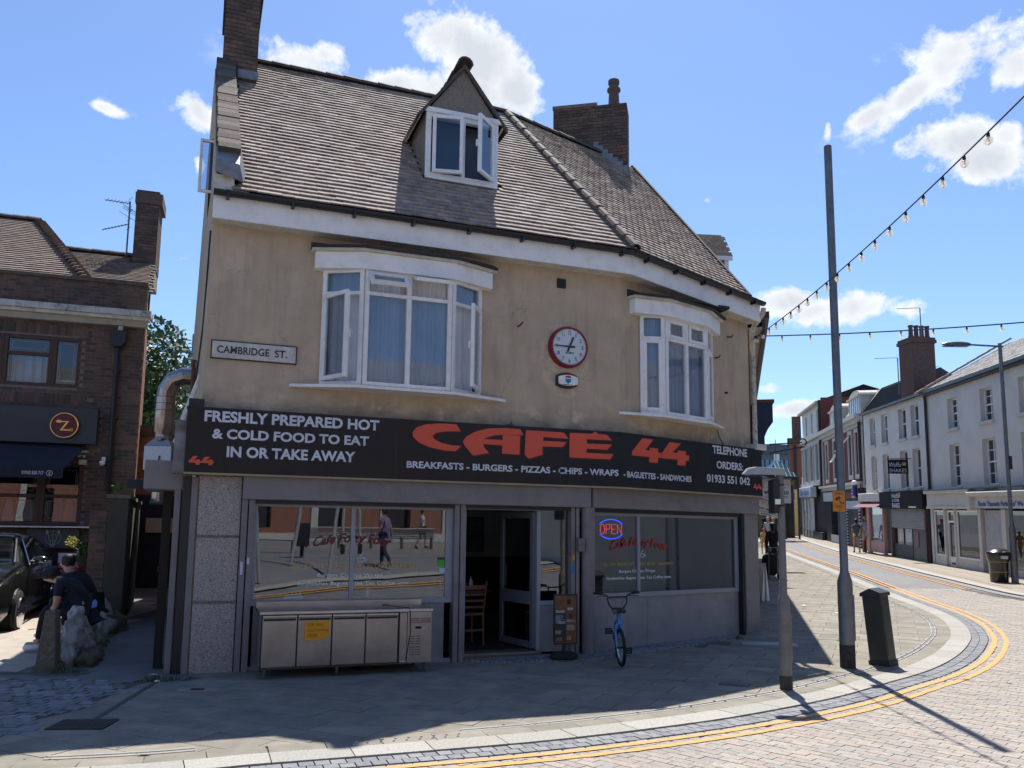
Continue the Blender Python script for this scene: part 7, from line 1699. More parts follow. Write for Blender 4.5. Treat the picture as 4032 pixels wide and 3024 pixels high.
# -- B: second white house
B_ = thing('white_house', 'white rendered house with four tall windows over a black milkshake shop, left of the drainpipe', 'building', WO, WA)
wb = [(-1.96, -1.04), (-3.5, -2.55), (-5.88, -5.0), (-7.6, -6.8)]
wall_s(B_, -8.6, -.14, 3.6, 7.75, [(a, c, 6.08, 7.46) for a, c in wb] + [(a, c, 3.86, 5.54) for a, c in wb], m_wall_w)
for a, c in wb: sash(B_, a, c, 6.08, 7.46, False); sash(B_, a, c, 3.86, 5.54, False)
sbx('room_back', m_darkroom, B_, -8.5, -.2, 1.6, 1.7, 3.4, 7.6)
roof_s(B_, -8.6, -.2, -.22, 7.82, 2.6, 8.75, cap=80); sbx('gutter', m_black, B_, -8.6, -.15, -.25, -.15, 7.72, 7.82)
sbx('black_fascia', M('matt_black_board', (.022, .023, .026), rough=.8, spec=.1), B_, -5.7, -.3, -.3, 0, 2.94, 3.72)
text('Waffle', -3.95, 3.42, .95, .2, M('silver_print', (.55, .55, .52)), B_, -.30, shear=.2, bold=.02, fn=lambda a, z: (a, z - .035 * a)); text('& COFFEE', -3.9, 3.26, .9, .1, m_letw, B_, -.30, bold=.02, fn=lambda a, z: (a, z - .035 * a)); text('SHAKES', -3.95, 2.99, 1.0, .2, m_letw, B_, -.30, bold=.02, fn=lambda a, z: (a, z - .035 * a))
sbx('gold_waffle', M('gold_print', (.55, .38, .12)), B_, -3.0, -2.85, -.31, -.3, 3.45, 3.66); sbx('small_sign', m_letw, B_, -1.9, -1.0, -.31, -.3, 2.98, 3.05)
b = MB()
for i in range(14): b.tube([(-4.6, -.12, 2.92 - i * .062), (-.6, -.12, 2.92 - i * .062)], .033, 5)
b.tf(shr).mk('roller_shutter', M('shutter_slats', (.27, .25, .215), (.22, .205, .18), ns=4, rough=.5), B_)
for x0, x1 in ((-4.75, -4.6), (-.6, -.45)): sbx('shutter_rail', M('brown_rail', (.14, .09, .08)), B_, x0, x1, -.16, .0, .6, 2.94)
b = frame(MB(), -4.5, -2.3, 1.3, 2.1, .05, -.05, .02); b.box(-3.4, -3.35, -.05, .02, 1.35, 2.05); f = b.tf(shr).mk('shop_window', m_dk, B_); sbx('pane', m_glass, f, -4.45, -2.35, -.02, -.01, 1.35, 2.05); sbx('stall_riser', M('dark_green_grey', (.06, .07, .065)), B_, -4.6, -2.3, -.05, 0, .6, 1.3)
sbx('door', m_dk, B_, -2.3, -1.4, -.03, .02, .65, 2.1); sbx('door_panel', M('dull_pink', (.20, .12, .11)), B_, -2.1, -1.6, -.05, -.03, 1.3, 1.95); sbx('shop_window', m_dk, B_, -1.4, -.6, -.03, .02, .65, 2.1)
# pink shop
sbx('cream_fascia', m_cream, B_, -9.4, -5.72, -.2, .0, 3.28, 3.7, bev=.03); MB().add([(-9.4, 0, 3.26), (-5.72, 0, 3.26), (-5.72, -.5, 3.0), (-9.4, -.5, 3.0), (-9.4, 0, 3.0), (-5.72, 0, 3.0)], [(0, 3, 2, 1), (2, 3, 4, 5), (0, 4, 3), (1, 2, 5)]).tf(shr).mk('maroon_awning', M('maroon_awning', (.17, .06, .075)), B_)
m_pink = M('pink_paint', (.50, .30, .26)); sbx('stall_riser', m_pink, B_, -8.6, -5.8, -.1, 0, .8, 1.35)
for x0, x1 in ((-9.2, -8.9), (-8.3, -7.9), (-5.9, -5.72)): sbx('pink_frame', m_pink if x0 > -9 else M('maroon_frame', (.10, .02, .025)), B_, x0, x1, -.14, 0, .7, 3.0)
sbx('pane', m_glass, B_, -7.9, -5.9, -.05, -.04, 1.35, 3.0); sbx('pink_panel', m_pink, B_, -8.9, -8.3, -.02, .0, .8, 2.2); sbx('room_back', M('dim_room', (.08, .075, .07)), B_, -9.3, -.3, .9, 1.0, .5, 3.4)
hs = thing('hanging_shop_sign', 'black projecting sign reading SHAKES on the white house wall', 'shop sign', tuple(Matrix.LocRotScale(Vector(WO), Matrix.Rotation(WA, 3, 'Z').to_quaternion(), None) @ Vector((-2.2, -.1, 4.55))), math.radians(-8))
B(-.88, -.02, -.03, .03, 0, .62).mk('board', m_signbk, hs, bev=.01); text('Waffle', -.82, .3, .5, .2, m_letw, hs, -.03, shear=.2); text('SHAKES', -.82, .06, .72, .16, m_letw, hs, -.03); B(-.28, -.12, -.04, -.03, .36, .5).mk('gold_motif', M('gold_print', (.55, .38, .12)), hs); MB().tube([(-.9, 0, .66), (.1, 0, .66)], .02, 6).mk('bracket', m_black, hs)
# big chimney stack, brick gable behind
cst = thing('chimney_stack', 'big brown brick chimney stack with four tall pots above the white houses', 'chimney', (18.92, 37.6, 7.6), .15); cst.scale = (.80, .9, 1)
m_oldb = M('sooty_brick_wall', (.15, .085, .065), (.10, .068, .058), ns=9, rough=.95, stain=((.20, .10, .075), .4), ss=1.5)
B(-.72, .72, 0, 1.1, 0, 3.1).mk('stack', m_oldb, cst); brickwork(cst, -.72, .72, 0.4, 3.1, 0, 1.1, M('sooty_brick', (0, 0, 0), pal=[(.13, .085, .07), (.17, .085, .065), (.11, .08, .068), (.15, .1, .08)], ns=10), cap=120, stuff='stack_bricks')
B(-.8, .8, -.08, 1.18, 3.1, 3.25).mk('stack_band', m_oldb, cst); B(-.76, .76, -.04, 1.14, 3.25, 3.36).mk('stack_band', m_oldb, cst)
for i in range(4): MB().lathe([(.15, 0), (.145, .08), (.125, .12), (.11, .5), (.14, .54), (.14, .6), (.1, .6)], 12, (-.52 + i * .345, .3, 3.36)).mk('chimney_pot', M('terracotta_dark', (.13, .075, .06)), cst, smooth=True)
MB().px([(.3, 1.0), (4.4, .2), (4.4, -1), (.3, -1)], 1.25, 1.6).mk('wall', m_oldb, cst); MB().px([(4.4, .2), (.3, -.2), (.3, 2.5), (.9, 2.45)], 1.2, 1.24).mk('brick_gable', m_redb, cst)
for lb, p, n_ in (('television aerial on the pole above the big chimney stack', (18.85, 37.6, 11.2), 0), ('small aerial on a thin pole left of the big chimney stack', (17.75, 37.7, 8.9), 1)):
    t = thing('tv_aerial', lb, 'aerial', p, 0); h_ = 1.15 if n_ == 0 else 1.1
    MB().tube([(0, 0, -.6), (0, 0, h_)], .025, 5).mk('mast', m_galv, t); b = MB(); yagi(b, (0, 0, h_), (-1, 0, -.05), 9, .12, .10); b.mk('aerial', m_galv, t)
# -- C: red brick with stone dressings and curved dormers
C_ = thing('red_brick_building', 'dark red brick building with white stone trim and round topped dormers behind the tall pole', 'building', VO, VA)
m_st2 = M('pale_stone', (.50, .48, .43), (.42, .40, .36), ns=5, rough=.85)
wc = [(-5.3, -4.5), (-7.2, -6.4), (-9.9, -9.1), (-12.2, -11.4), (-15.2, -14.4)]
wall_s(C_, -16.6, -3.4, 4.6, 8.2, [(a, c, 5.2, 7.6) for a, c in wc], m_redb)
for a, c in wc:
    sash(C_, a, c, 5.2, 7.6, False); fr_ = frame(MB(), a - .22, c + .22, 4.95, 7.85, .22, -.08, .0).tf(shr).mk('stone_surround', m_st2, C_)
casement(C_, -7.2, -6.4, 6.4, 7.5, Matrix.Translation((0, -.15, .24)), 't', .7); casement(C_, -9.9, -9.1, 6.0, 7.0, Matrix.Translation((0, -.15, .3)), 't', .6)
for z0, z1, y in ((8.1, 8.35, -.25), (8.35, 8.6, -.42), (7.9, 8.1, -.1), (4.4, 4.6, -.2), (4.6, 4.75, -.4)): sbx('stone_cornice', m_st2, C_, -16.6, -3.4, y, 0, z0, z1)
for x in (-3.7, -16.6): sbx('stone_quoin', m_st2, C_, x, x + .3, -.1, .05, 4.7, 8.1)
MB().add([(-16.6, 0, 8.6), (-3.4, 0, 8.6), (-3.4, 1.1, 10.0), (-16.6, 1.1, 10.0), (-3.4, 4.2, 11.2), (-16.6, 4.2, 11.2)], [(0, 1, 2, 3), (3, 2, 4, 5)]).tf(shr).mk('mansard_roof', M('tan_slate', (.24, .21, .18), (.17, .15, .135), ns=14, rough=.8), C_)
MB().add([(-3.39, .0, 8.4), (-3.39, 1.1, 9.9), (-3.39, 4.2, 11.1), (-3.39, 7.5, 8.6), (-3.39, 7.5, 7), (-3.39, .3, 7)], [(0, 1, 2, 3, 4, 5)]).tf(shr).mk('grey_gable_end', M('dark_slate_hanging', (.055, .058, .065), (.045, .048, .055), ns=3), C_)
for x in (-7.2, -13.6):
    d = MB().px([(x, 8.62), (x + 3.2, 8.62), (x + 3.2, 9.7)] + [(x + 1.6 + 1.6 * math.cos(t), 9.7 + .42 * math.sin(t)) for t in [PI * k / 8 for k in range(1, 8)]] + [(x, 9.7)], .05, 1.6).tf(shr).mk('dormer', m_st2, C_)
    for k in range(5): sbx('window', m_white, d, x + .2 + k * .56, x + .26 + k * .56, -.0, .05, 8.75, 9.65)
    sbx('pane', m_sashg, d, x + .25, x + 2.95, .03, .045, 8.8, 9.6)
    sbx('dormer_cornice', m_st2, d, x - .12, x + 3.32, -.08, 1.7, 9.66, 9.76)
MB().tube([(-3.5, -.15, 8.2), (-3.5, -.15, 1.1)], .11, 8).tf(shr).mk('drainpipe', M('brown_black', (.03, .022, .02)), C_); MB().tube([(-16.65, -.15, 11), (-16.65, -.15, 4.7)], .10, 8).tf(shr).mk('drainpipe', M('brown_black', (.03, .022, .02)), C_)
sbx('shop_wall', m_dk, C_, -16.6, -3.5, .05, .3, .6, 4.4)
sbx('barber_fascia', M('barber_board', (.05, .02, .02)), C_, -8.3, -4.2, -.15, 0, 3.7, 4.35); text('BARBERS', -7.9, 3.85, 2.6, .34, M('barber_letters', (.35, .12, .08)), C_, -.16, bold=.03, fn=lambda a, z: (a, z - .035 * a))
b = MB(); i = 0
for k in range(12): b.box(-8.3 + k * .34, -8.3 + k * .34 + .17, -.17, -.02, 3.2, 3.68)
b.tf(shr).mk('striped_band', m_letw, C_)
for x in (-4.5, -8.2):
    cl_ = MB().tube([(x, -.12, .8), (x, -.12, 3.3)], .06, 8).tf(shr).mk('column', m_black, C_)
    for k in range(12): MB().tube([(x, -.12, 1.1 + k * .18), (x, -.12, 1.19 + k * .18)], .07, 8).tf(shr).mk('white_ring', m_letw, cl_)
sbx('stall_riser', m_st2, C_, -14, -9, -.1, 0, .9, 1.5); sbx('pane', m_glass, C_, -14, -9, -.05, -.04, 1.5, 3.6); sbx('grey_fascia', m_cream, C_, -16, -9, -.2, 0, 3.7, 4.3)
bp = thing('barber_pole', 'blue and white spiral barber pole light on the shop wall behind the tall pole', 'barber pole', (19.55, 47.5, 4.1), 0)
MB().lathe([(.13, 0), (.13, .6)], 14).mk('column', M('barber_blue', (.05, .05, .32), rough=.3), bp, smooth=True); MB().sph((0, 0, .74), .16, 12, 8).mk('globe', m_white, bp, smooth=True); MB().lathe([(.17, -.1), (.17, 0)], 12).mk('cap', m_steel, bp)
b = MB()
for k in range(3): b.tube([(.155 * math.cos(t), .155 * math.sin(t), .05 + k * .18 + t * .03) for t in [q * .5 for q in range(8)]], .03, 5)
b.mk('white_stripe', m_letw, bp)
# -- D: white three storey, opticians below
D_ = thing('white_corner_building', 'tall white stuccoed three storey building with opticians shop at the far street corner', 'building', VO, VA)
wd_ = [(-18.9, -18.1), (-21.6, -20.8), (-24.4, -23.6)]
wall_s(D_, -26.2, -17, 5.0, 10.9, [(a, c, 9.0, 10.5) for a, c in wd_] + [(a - .4, c + .2, 5.3, 7.9) for a, c in wd_], m_wall_w)
for a, c in wd_: sash(D_, a, c, 9.0, 10.5, False); sash(D_, a - .4, c + .2, 5.3, 7.9, False)
sbx('side_wall', m_wall_w, D_, -26.2, -25.9, 0, 6, 1, 10.9); sbx('room_back', m_darkroom, D_, -25.8, -17.2, 1.5, 1.6, 1, 10.7)
for z0, z1, y in ((8.4, 8.8, -.3), (10.85, 11.0, -.35), (7.95, 8.1, -.15), (4.9, 5.15, -.25)): sbx('cornice', m_st2, D_, -26.4, -17, y, .1, z0, z1)
for k in range(7): sbx('pilaster', m_st2, D_, -26.2 + k * 1.35, -25.95 + k * 1.35, -.12, 0, 5.15, 8.0)
roof_s(D_, -26.4, -17, -.3, 11.0, 3, 12.2, tiles=False); sbx('red_side_wall', m_redb, D_, -17.0, -16.7, .0, 5, 8.6, 11.2)
sbx('optician_fascia', M('pale_blue_white', (.55, .60, .66)), D_, -26, -20, -.45, 0, 4.05, 4.85, bev=.05); text('blink opticians', -25.2, 4.25, 4.4, .42, M('optician_blue', (.05, .15, .4)), D_, -.46, bold=.02, fn=lambda a, z: (a, z - .035 * a))
for k in range(4): sbx('shop_frame', m_white, D_, -26 + k * 1.5, -25.88 + k * 1.5, -.25, 0, 1.0, 4.0)
sbx('pane', m_glass, D_, -26, -21.5, -.15, -.14, 1.6, 3.9); sbx('stall_riser', m_dk, D_, -26, -17, -.2, 0, .3, 1.5); sbx('shop_back', m_dk, D_, -26, -17, .2, .3, .3, 4.9); sbx('hanging_panel', m_white, D_, -24.3, -23.4, -.3, -.28, 3.0, 3.9)
# -- far end of the street
E_ = thing('far_brick_building', 'red brick building with a chimney at the far bend of the street', 'building', (25.1, 75, 2), -.32)
B(0, 6, 0, 6, -.5, 8.4).mk('wall', M('far_red_brick', (.20, .085, .06), (.16, .07, .052), ns=8, world=False), E_); B(-.15, 6.1, -.15, 6, 8.4, 8.65).mk('parapet', m_dk, E_); B(.3, 1.1, 2, 2.6, 8.6, 10.9).mk('chimney', m_oldb, E_); MB().tube([(.5, -.12, 8), (.5, -.12, 2)], .1, 6).mk('drainpipe', m_black, E_)
B(1.0, 2.4, -.1, 0, 3.8, 5.1).mk('agent_sign_board', m_white, E_); B(1.05, 2.35, -.13, -.1, 3.85, 4.15).mk('green_band', M('sign_green', (.22, .42, .05)), E_); text('Gillespies', 1.15, 4.4, 1.1, .25, m_dk, E_, -.11)
B(.6, 3.2, -.06, .0, -.3, 3.6).mk('dark_shopfront', m_dk, E_); text('NAILS', 1.0, 2.6, 1.6, .5, m_letw, E_, -.07, bold=.03)
yp = thing('stone_pier', 'yellow stone shop pier with two pale mouldings at the end of the street', 'pier', (23.5, 71, 1.9), .1)
B(0, .95, 0, 1, 0, 3.9).mk('pier', M('yellow_stone', (.42, .33, .18), (.36, .28, .15), ns=4), yp); B(-.03, .98, -.04, 1, 2.9, 3.0).mk('moulding', m_st2, yp); B(-.03, .98, -.04, 1, 2.4, 2.46).mk('moulding', m_st2, yp)
G_ = thing('glass_office', 'blue grey glass fronted office block beyond the end of the street', 'building', (22.5, 92, 2), .05)
B(0, 10, 0, 6, -.5, 9.9).mk('wall', M('office_grey', (.16, .19, .22)), G_); B(-.2, 9, -.3, 0, 8.9, 10.0).mk('roof_band', M('office_band', (.11, .13, .15)), G_); B(0.5, 9, -.05, 0, 5, 8.3).mk('glazing', M('office_glass', (.18, .32, .40), rough=.15), G_)
b = MB()
for k in range(16): b.box(.6 + k * .55, .74 + k * .55, -.15, -.04, 4.9, 8.3)
b.mk('mullion_row', M('office_fin', (.08, .10, .12)), G_); B(6.6, 7.2, -.3, 0, 4, 9).mk('white_column', m_white, G_); MB().tube([(4.2, .5, 9.9), (4.2, .5, 11)], .12, 6).mk('flue', m_galv, G_)
ar = thing('glass_arcade', 'glass pyramid roof of a small arcade at the end of the street', 'arcade', (19.1, 60, 1.6), .1)
m_ag = MGLASS('arcade_glass', (.55, .72, .72), 1.6)
hw, zb_, za = 1.15, 4.4, 5.75
MB().add([(-hw, -hw, zb_), (hw, -hw, zb_), (hw, hw, zb_), (-hw, hw, zb_), (0, 0, za)], [(0, 1, 4), (1, 2, 4), (2, 3, 4), (3, 0, 4)]).mk('glass_pyramid', m_ag, ar)
b = MB()
for k in range(9):
    u = -hw + 2 * hw * k / 8; f_ = 1 - abs(u) / hw
    for sg in (-1,): b.tube([(u, sg * hw, zb_), (u * .0 + u * (1 - f_ * .0), sg * hw * (1 - f_), zb_ + (za - zb_) * f_)], .025, 4)
    b.tube([(hw, u, zb_), (hw * (1 - f_), u, zb_ + (za - zb_) * f_)], .03, 4)
b.mk('glazing_bars', m_white, ar); B(-hw, hw, -hw, hw, zb_ - .25, zb_).mk('ring_beam', m_dk, ar); b = MB()
for x, y in ((-hw, -hw), (hw, -hw), (hw, hw), (-hw, hw)): b.tube([(x * .95, y * .95, 0), (x * .95, y * .95, zb_)], .07, 6)
b.mk('columns', m_dk, ar); MB().tube([(0, 0, za), (0, 0, za + 1.4)], .025, 4).mk('finial', m_dk, ar)
fs_ = thing('far_shops', 'shaded row of shopfronts under the glass arcade roof at the end of the street', 'building', (13.5, 66, 1.7), .1)
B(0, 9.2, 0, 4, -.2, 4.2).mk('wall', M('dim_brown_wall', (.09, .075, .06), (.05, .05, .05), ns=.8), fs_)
for k in range(6): B(.5 + k * 1.4, 1.6 + k * 1.4, -.05, 0, .3, 2.8).mk('shop_window', m_dk if k % 2 else M('dim_yellow_window', (.25, .20, .10)), fs_)
B(0, 9.2, -.1, 0, 3.0, 3.6).mk('fascia', M('grey_fascia', (.10, .11, .12)), fs_)
# -- terrace continuing the cafe side of the street
Tn = thing('street_terrace', 'building next to the cafe with overhanging eaves running up the left side of the street', 'building', (4.36, 15.05, 0), 0)
pl_ = [(0.0, 0), (6.6, 24.6), (1.2, 26.5), (-2.45, 6.6)]
MB().pz(pl_, -.2, 5.55).mk('wall', m_render, Tn)
ed = Vector((6.6, 24.6, 0)).normalized(); en = Vector((ed.y, -ed.x, 0))
def along(t, o, z): p = ed * t + en * o; return (p.x, p.y, z)
def slab(nm, mat, t0, t1, o0, o1, z0, z1): return MB().add([along(t0, o0, z0), along(t1, o0, z0), along(t1, o1, z0), along(t0, o1, z0), along(t0, o0, z1), along(t1, o0, z1), along(t1, o1, z1), along(t0, o1, z1)], [(0, 3, 2, 1), (4, 5, 6, 7), (0, 1, 5, 4), (1, 2, 6, 5), (2, 3, 7, 6), (3, 0, 4, 7)]).mk(nm, mat, Tn)
slab('soffit', M('flaking_soffit', (.44, .40, .33), (.34, .31, .26), ns=4, stain=((.12, .11, .1), .6), ss=3), 0, 25, -.05, .24, 5.5, 5.55); slab('eave_board', m_dk, 0, 25, .24, .29, 5.45, 5.8); slab('gutter', m_black, 0, 25, .29, .37, 5.72, 5.84)
MB().add([along(0, .3, 5.8), along(25, .3, 5.8), along(25, -2.6, 8.2), along(1.2, -2.6, 8.2), (1.2, 26.5, 5.8), (-2.45, 6.6, 5.8)], [(0, 1, 2, 3), (3, 2, 4, 5)]).mk('roof', M('dark_tiles', (.10, .085, .075), ns=12), Tn)
hpb = thing('fascia_end_box', 'navy blue boxed end of a shop fascia projecting beside the cafe sign', 'shop fascia', (4.62, 15.6, 3.3), -.2)
MB().px([(-.02, .95), (.30, .93), (.30, .56), (.2, .42), (.14, .28), (.14, 0), (-.02, 0)], 0, 1.0).mk('box', M('navy_paint', (.025, .045, .085), (.02, .035, .07), ns=5), hpb); B(-.04, .33, -.03, 1.02, .93, .99).mk('lead_top', M('rusty_lead', (.12, .07, .055)), hpb)
sc = MB(); sc.tube([(.25, .3, .0), (.9, .3, .12)], .012, 5); sc.tube([(.25, .3, .17), (.85, .3, .2)], .012, 5); sc.tube([(.86 + .07 * math.cos(t), .3, .2 + .07 * math.sin(t)) for t in [q * .6 - 1 for q in range(9)]], .012, 5); sc.mk('scroll_bracket', m_black, hpb)
dm3 = thing('rear_dormer', 'small tile hung dormer with white trim showing past the cafe roof edge', 'dormer', (4.72, 20, 7.3), .1)
B(-.5, .5, 0, 1.5, -.8, 1.25).mk('cheek', m_pebble, dm3)
ms = []
for i in range(8):
    for k in range(8): ms.append(BX((-.56 + k * .16 + (i % 2) * .08, -.1 + i * .075, 1.3 + i * .095), (.15, .16, .014), RX(.9)))
pieces('tile', ms, M('dark_dormer_tile', (0, 0, 0), pal=[(.085, .07, .06), (.11, .09, .078), (.07, .06, .052)], ns=10, rough=.9, spec=.1), dm3, cap=64); B(-.62, .68, -.16, -.1, 1.2, 1.3).mk('white_trim', m_white, dm3); MB().tube([(-.62, -.1, 1.28), (-.0, .7, 2.1), (.62, .7, 2.08)], .02, 4).mk('edge', m_black, dm3); B(.5, .6, -.1, 1.5, .6, 1.3).mk('white_trim', m_white, dm3)
MB().add([(-.6, -.12, 1.27), (.66, -.12, 1.27), (.66, .55, 2.1), (-.6, .55, 2.1), (.66, 1.4, 1.27), (-.6, 1.4, 1.27)], [(0, 1, 2, 3), (3, 2, 4, 5)]).mk('roof', m_under, dm3)

# ---------------------------------------------------------------- poles, lamps, cabinet, bin
tp = thing('steel_pole', 'tall bare galvanised steel pole with wider foot standing on the sunny corner', 'pole', (4.5, 11.38, G(4.5, 11.38)), 0)
MB().lathe([(.098, 0), (.098, 1.1), (.094, 1.14), (.054, 1.26), (.054, 7.28), (.05, 7.3)], 24).mk('shaft', m_galv, tp, smooth=True)
MB().lathe([(.1, 0), (.1, .3)], 24).mk('black_base_band', M('bitumen_black', (.02, .02, .02), (.04, .038, .036), ns=14, rough=.7), tp, smooth=True); B(.07, .103, -.05, .05, .35, .95).mk('access_door', m_galv, tp, bev=.004)
cs_ = thing('camera_sign', 'orange CCTV warning sign strapped to the tall steel pole', 'sign', (4.42, 11.28, 2.06), .12)
B(-.085, .085, -.01, 0, 0, .275).mk('plate', M('sign_orange', (.62, .24, .035), (.56, .21, .03), ns=8), cs_)
b = MB(); b.xbox(BX((-.015, -.012, .175), (.075, .004, .035), RY(-.45))); b.xbox(BX((.02, -.012, .13), (.01, .004, .05), RY(-.5))); b.xbox(BX((.045, -.012, .112), (.04, .004, .01), RY(-.3))); b.box(.062, .07, -.014, -.01, .10, .13); b.mk('camera_symbol', m_ink, cs_)
text('CCTV', 0, .252, .06, .012, m_ink, cs_, -.01, 'C', bold=.03); text('IN OPERATION', 0, .232, .12, .013, m_ink, cs_, -.01, 'C', bold=.03)
for i in range(4): B(-.06 + .01 * (i % 2), .06 - .012 * (i % 3), -.0125, -.01, .078 - i * .011, .081 - i * .011).mk('small_print', m_ink, cs_)
B(-.015, .015, -.0125, -.01, .015, .025).mk('small_print', m_ink, cs_)
ll = thing('short_lamp_post', 'short grey lamp post with a flat overhanging head near the kerb', 'lamp post', (3.13, 9.7, 0), 0)
m_grp = M('grey_brown_post', (.20, .19, .175), (.16, .15, .14), ns=5, rough=.6, stain=((.08, .07, .06), .4), ss=5)
MB().lathe([(.069, 0), (.069, .98), (.062, 1.02), (.042, 1.06), (.04, 2.42)], 24).mk('shaft', m_grp, ll, smooth=True); MB().lathe([(.072, 0), (.072, .16)], 24).mk('stained_foot', M('stained_foot', (.06, .05, .04)), ll)
B(.045, .073, -.04, .04, .3, .82).mk('access_door', m_grp, ll, bev=.004)
m_head = M('lamp_head_grey', (.36, .38, .38), (.32, .34, .34), ns=4, rough=.4)
MB().add([(-.44, -.05, 2.43), (-.36, -.1, 2.42), (-.05, -.07, 2.42), (.05, -.05, 2.42), (.05, .05, 2.42), (-.05, .07, 2.42), (-.36, .1, 2.42), (-.44, .05, 2.43), (-.38, -.04, 2.50), (-.3, -.08, 2.515), (-.05, -.06, 2.505), (.05, -.045, 2.50), (.05, .045, 2.50), (-.05, .06, 2.505), (-.3, .08, 2.515), (-.38, .04, 2.50)],
         [(7, 6, 5, 4, 3, 2, 1, 0), tuple(range(8, 16))] + [(i, (i + 1) % 8, (i + 1) % 8 + 8, i + 8) for i in range(8)]).mk('lamp_head', m_head, ll, bev=.008)
B(-.34, -.08, -.06, .06, 2.41, 2.42).mk('lamp_glass', m_sashg, ll); B(-.115, -.045, -.1, .1, 1.98, 2.37).mk('black_sign_box', m_black, ll, bev=.01); B(-.1, -.04, -.12, -.1, 2.08, 2.14).mk('white_sensor', m_white, ll)
for z in (2.06, 2.3): MB().lathe([(.044, z), (.044, z + .02)], 16).mk('clamp', m_black, ll)
cbx = thing('street_cabinet', 'dark green metal street cabinet with pitched lid leaning left beside the tall pole', 'cabinet', (5.08, 11.62, G(5, 11.6)), 0)
cbx.rotation_euler = (math.radians(1.5), math.radians(-4.3), math.radians(-50))
m_grn = M('dark_green_paint', (.034, .040, .037), (.028, .034, .031), ns=3, rough=.42, stain=((.08, .085, .075), .4), ss=3)
B(-.13, .13, -.115, .115, -.06, .93).mk('body', m_grn, cbx, bev=.006); MB().px([(-.15, .92), (.15, .92), (.15, .965), (0, 1.03), (-.15, .965)], -.14, .14).mk('lid', m_grn, cbx, bev=.004)
B(-.145, .145, -.13, .13, -.06, .07).mk('plinth', M('plinth_dark', (.04, .042, .04)), cbx, bev=.006); B(.128, .135, -.09, .09, .12, .88).mk('door', m_grn, cbx, bev=.003)
bn = thing('litter_bin', 'round black litter bin with gold bands beside the far street lamp', 'litter bin', (14.72, 25.43, G(14.7, 25.4)), 0)
m_bin = M('gloss_black_bin', (.012, .013, .012), rough=.25, coat=.5)
MB().lathe([(.24, 0), (.25, .04), (.27, .62), (.31, .68), (.34, .86), (.34, .9), (.30, .93), (.18, 1.0), (.05, 1.02)], 24).mk('body', m_bin, bn, smooth=True)
for z in (.3, .6): MB().lathe([(.262 + z * .025, z), (.262 + z * .025, z + .02)], 24).mk('gold_band', M('gold_paint', (.45, .32, .12), rough=.4), bn)
B(-.1, .1, -.345, -.3, .7, .8).mk('label_plate', m_letw, bn, bev=.01); B(-.16, .16, -.36, -.2, .8, .87).mk('slot', m_gap, bn)
sl3 = thing('street_lamp', 'tall grey street lamp with curved head reaching over the far kerb', 'street lamp', (15.05, 25.2, G(15, 25.2)), 0)
MB().lathe([(.10, 0), (.10, 1.6), (.06, 1.75), (.055, 7.3)], 16).mk('shaft', m_galv, sl3, smooth=True); MB().tube([(.1, 0, 7.2), (-.9, .05, 7.26)], .03, 8).mk('arm', m_galv, sl3)
MB().sph((-1.32, .05, 7.28), .46, 16, 8, (1.0, .35, .16)).mk('lamp_head', m_galv, sl3, smooth=True); B(-1.7, -.95, -.06, .16, 7.2, 7.24).mk('lamp_glass', m_sashg, sl3)
for z in (2.5, 2.9, 1.62): MB().lathe([(.063, z), (.063, z + .02)], 12).mk('strap', m_steel, sl3)
B(.02, .1, -.08, .02, 3.4, 3.8).mk('bracket_box', m_dk, sl3)
# festoon lights
def bulbmat():
    m, nt, b = newmat('bulb_glass'); L = nt.links; nt.nodes.remove(b); o = nt.nodes['Material Output']
    t = nd(nt, 'ShaderNodeBsdfTransparent'); t.inputs[0].default_value = (.97, .95, .9, 1); d = nd(nt, 'ShaderNodeBsdfTranslucent'); d.inputs[0].default_value = (.95, .92, .82, 1); g = nd(nt, 'ShaderNodeBsdfGlossy'); g.inputs['Roughness'].default_value = .05
    m1 = nd(nt, 'ShaderNodeMixShader'); m1.inputs[0].default_value = .55; L.new(t.outputs[0], m1.inputs[1]); L.new(d.outputs[0], m1.inputs[2]); m2 = nd(nt, 'ShaderNodeMixShader'); m2.inputs[0].default_value = .12; L.new(m1.outputs[0], m2.inputs[1]); L.new(g.outputs[0], m2.inputs[2]); L.new(m2.outputs[0], o.inputs[0]); return m
bulbs_m = bulbmat()
m_cable = M('cable_blue_black', (.01, .012, .02), rough=.5)
m_fil = M('bulb_core', (.5, .42, .3), rough=.3, met=.5)
def festoon(lbl, A, Bp, n, sag, extra0, extra1, t0=0., sp=None):
    A, Bp = Vector(A), Vector(Bp); f = thing('festoon_lights', lbl, 'string lights', A); d = Bp - A
    P = lambda t: d * t + Vector((0, 0, -sag * 4 * t * (1 - t)))
    MB().tube([P(extra0 + (extra1 - extra0) * i / 40) for i in range(41)], .0075, 5).mk('cable', m_cable, f)
    MB().tube([P(extra0 + (extra1 - extra0) * i / 40) + Vector((.01, .006, .012)) for i in range(41)], .005, 4).mk('support_wire', m_cable, f)
    g0 = s0 = c0 = None
    for i in range(n):
        p = P(t0 + (i / (n - 1)) * (1 - t0)) if sp is None else P(sp[i])
        if g0 is None:
            s0 = MB().lathe([(.008, 0), (.013, -.01), (.015, -.04)], 10).mk('bulb_socket', m_cable, f, loc=p); g0 = MB().sph((0, 0, -.078), .036, 14, 10).mk('bulb', bulbs_m, f, loc=p, smooth=True); c0 = MB().tube([(0, 0, -.045), (0, 0, -.085)], .009, 6).mk('bulb_stem', m_fil, f, loc=p)
        else:
            for o in (s0, g0, c0): q = o.copy(); COL.objects.link(q); q.location = p
    return f
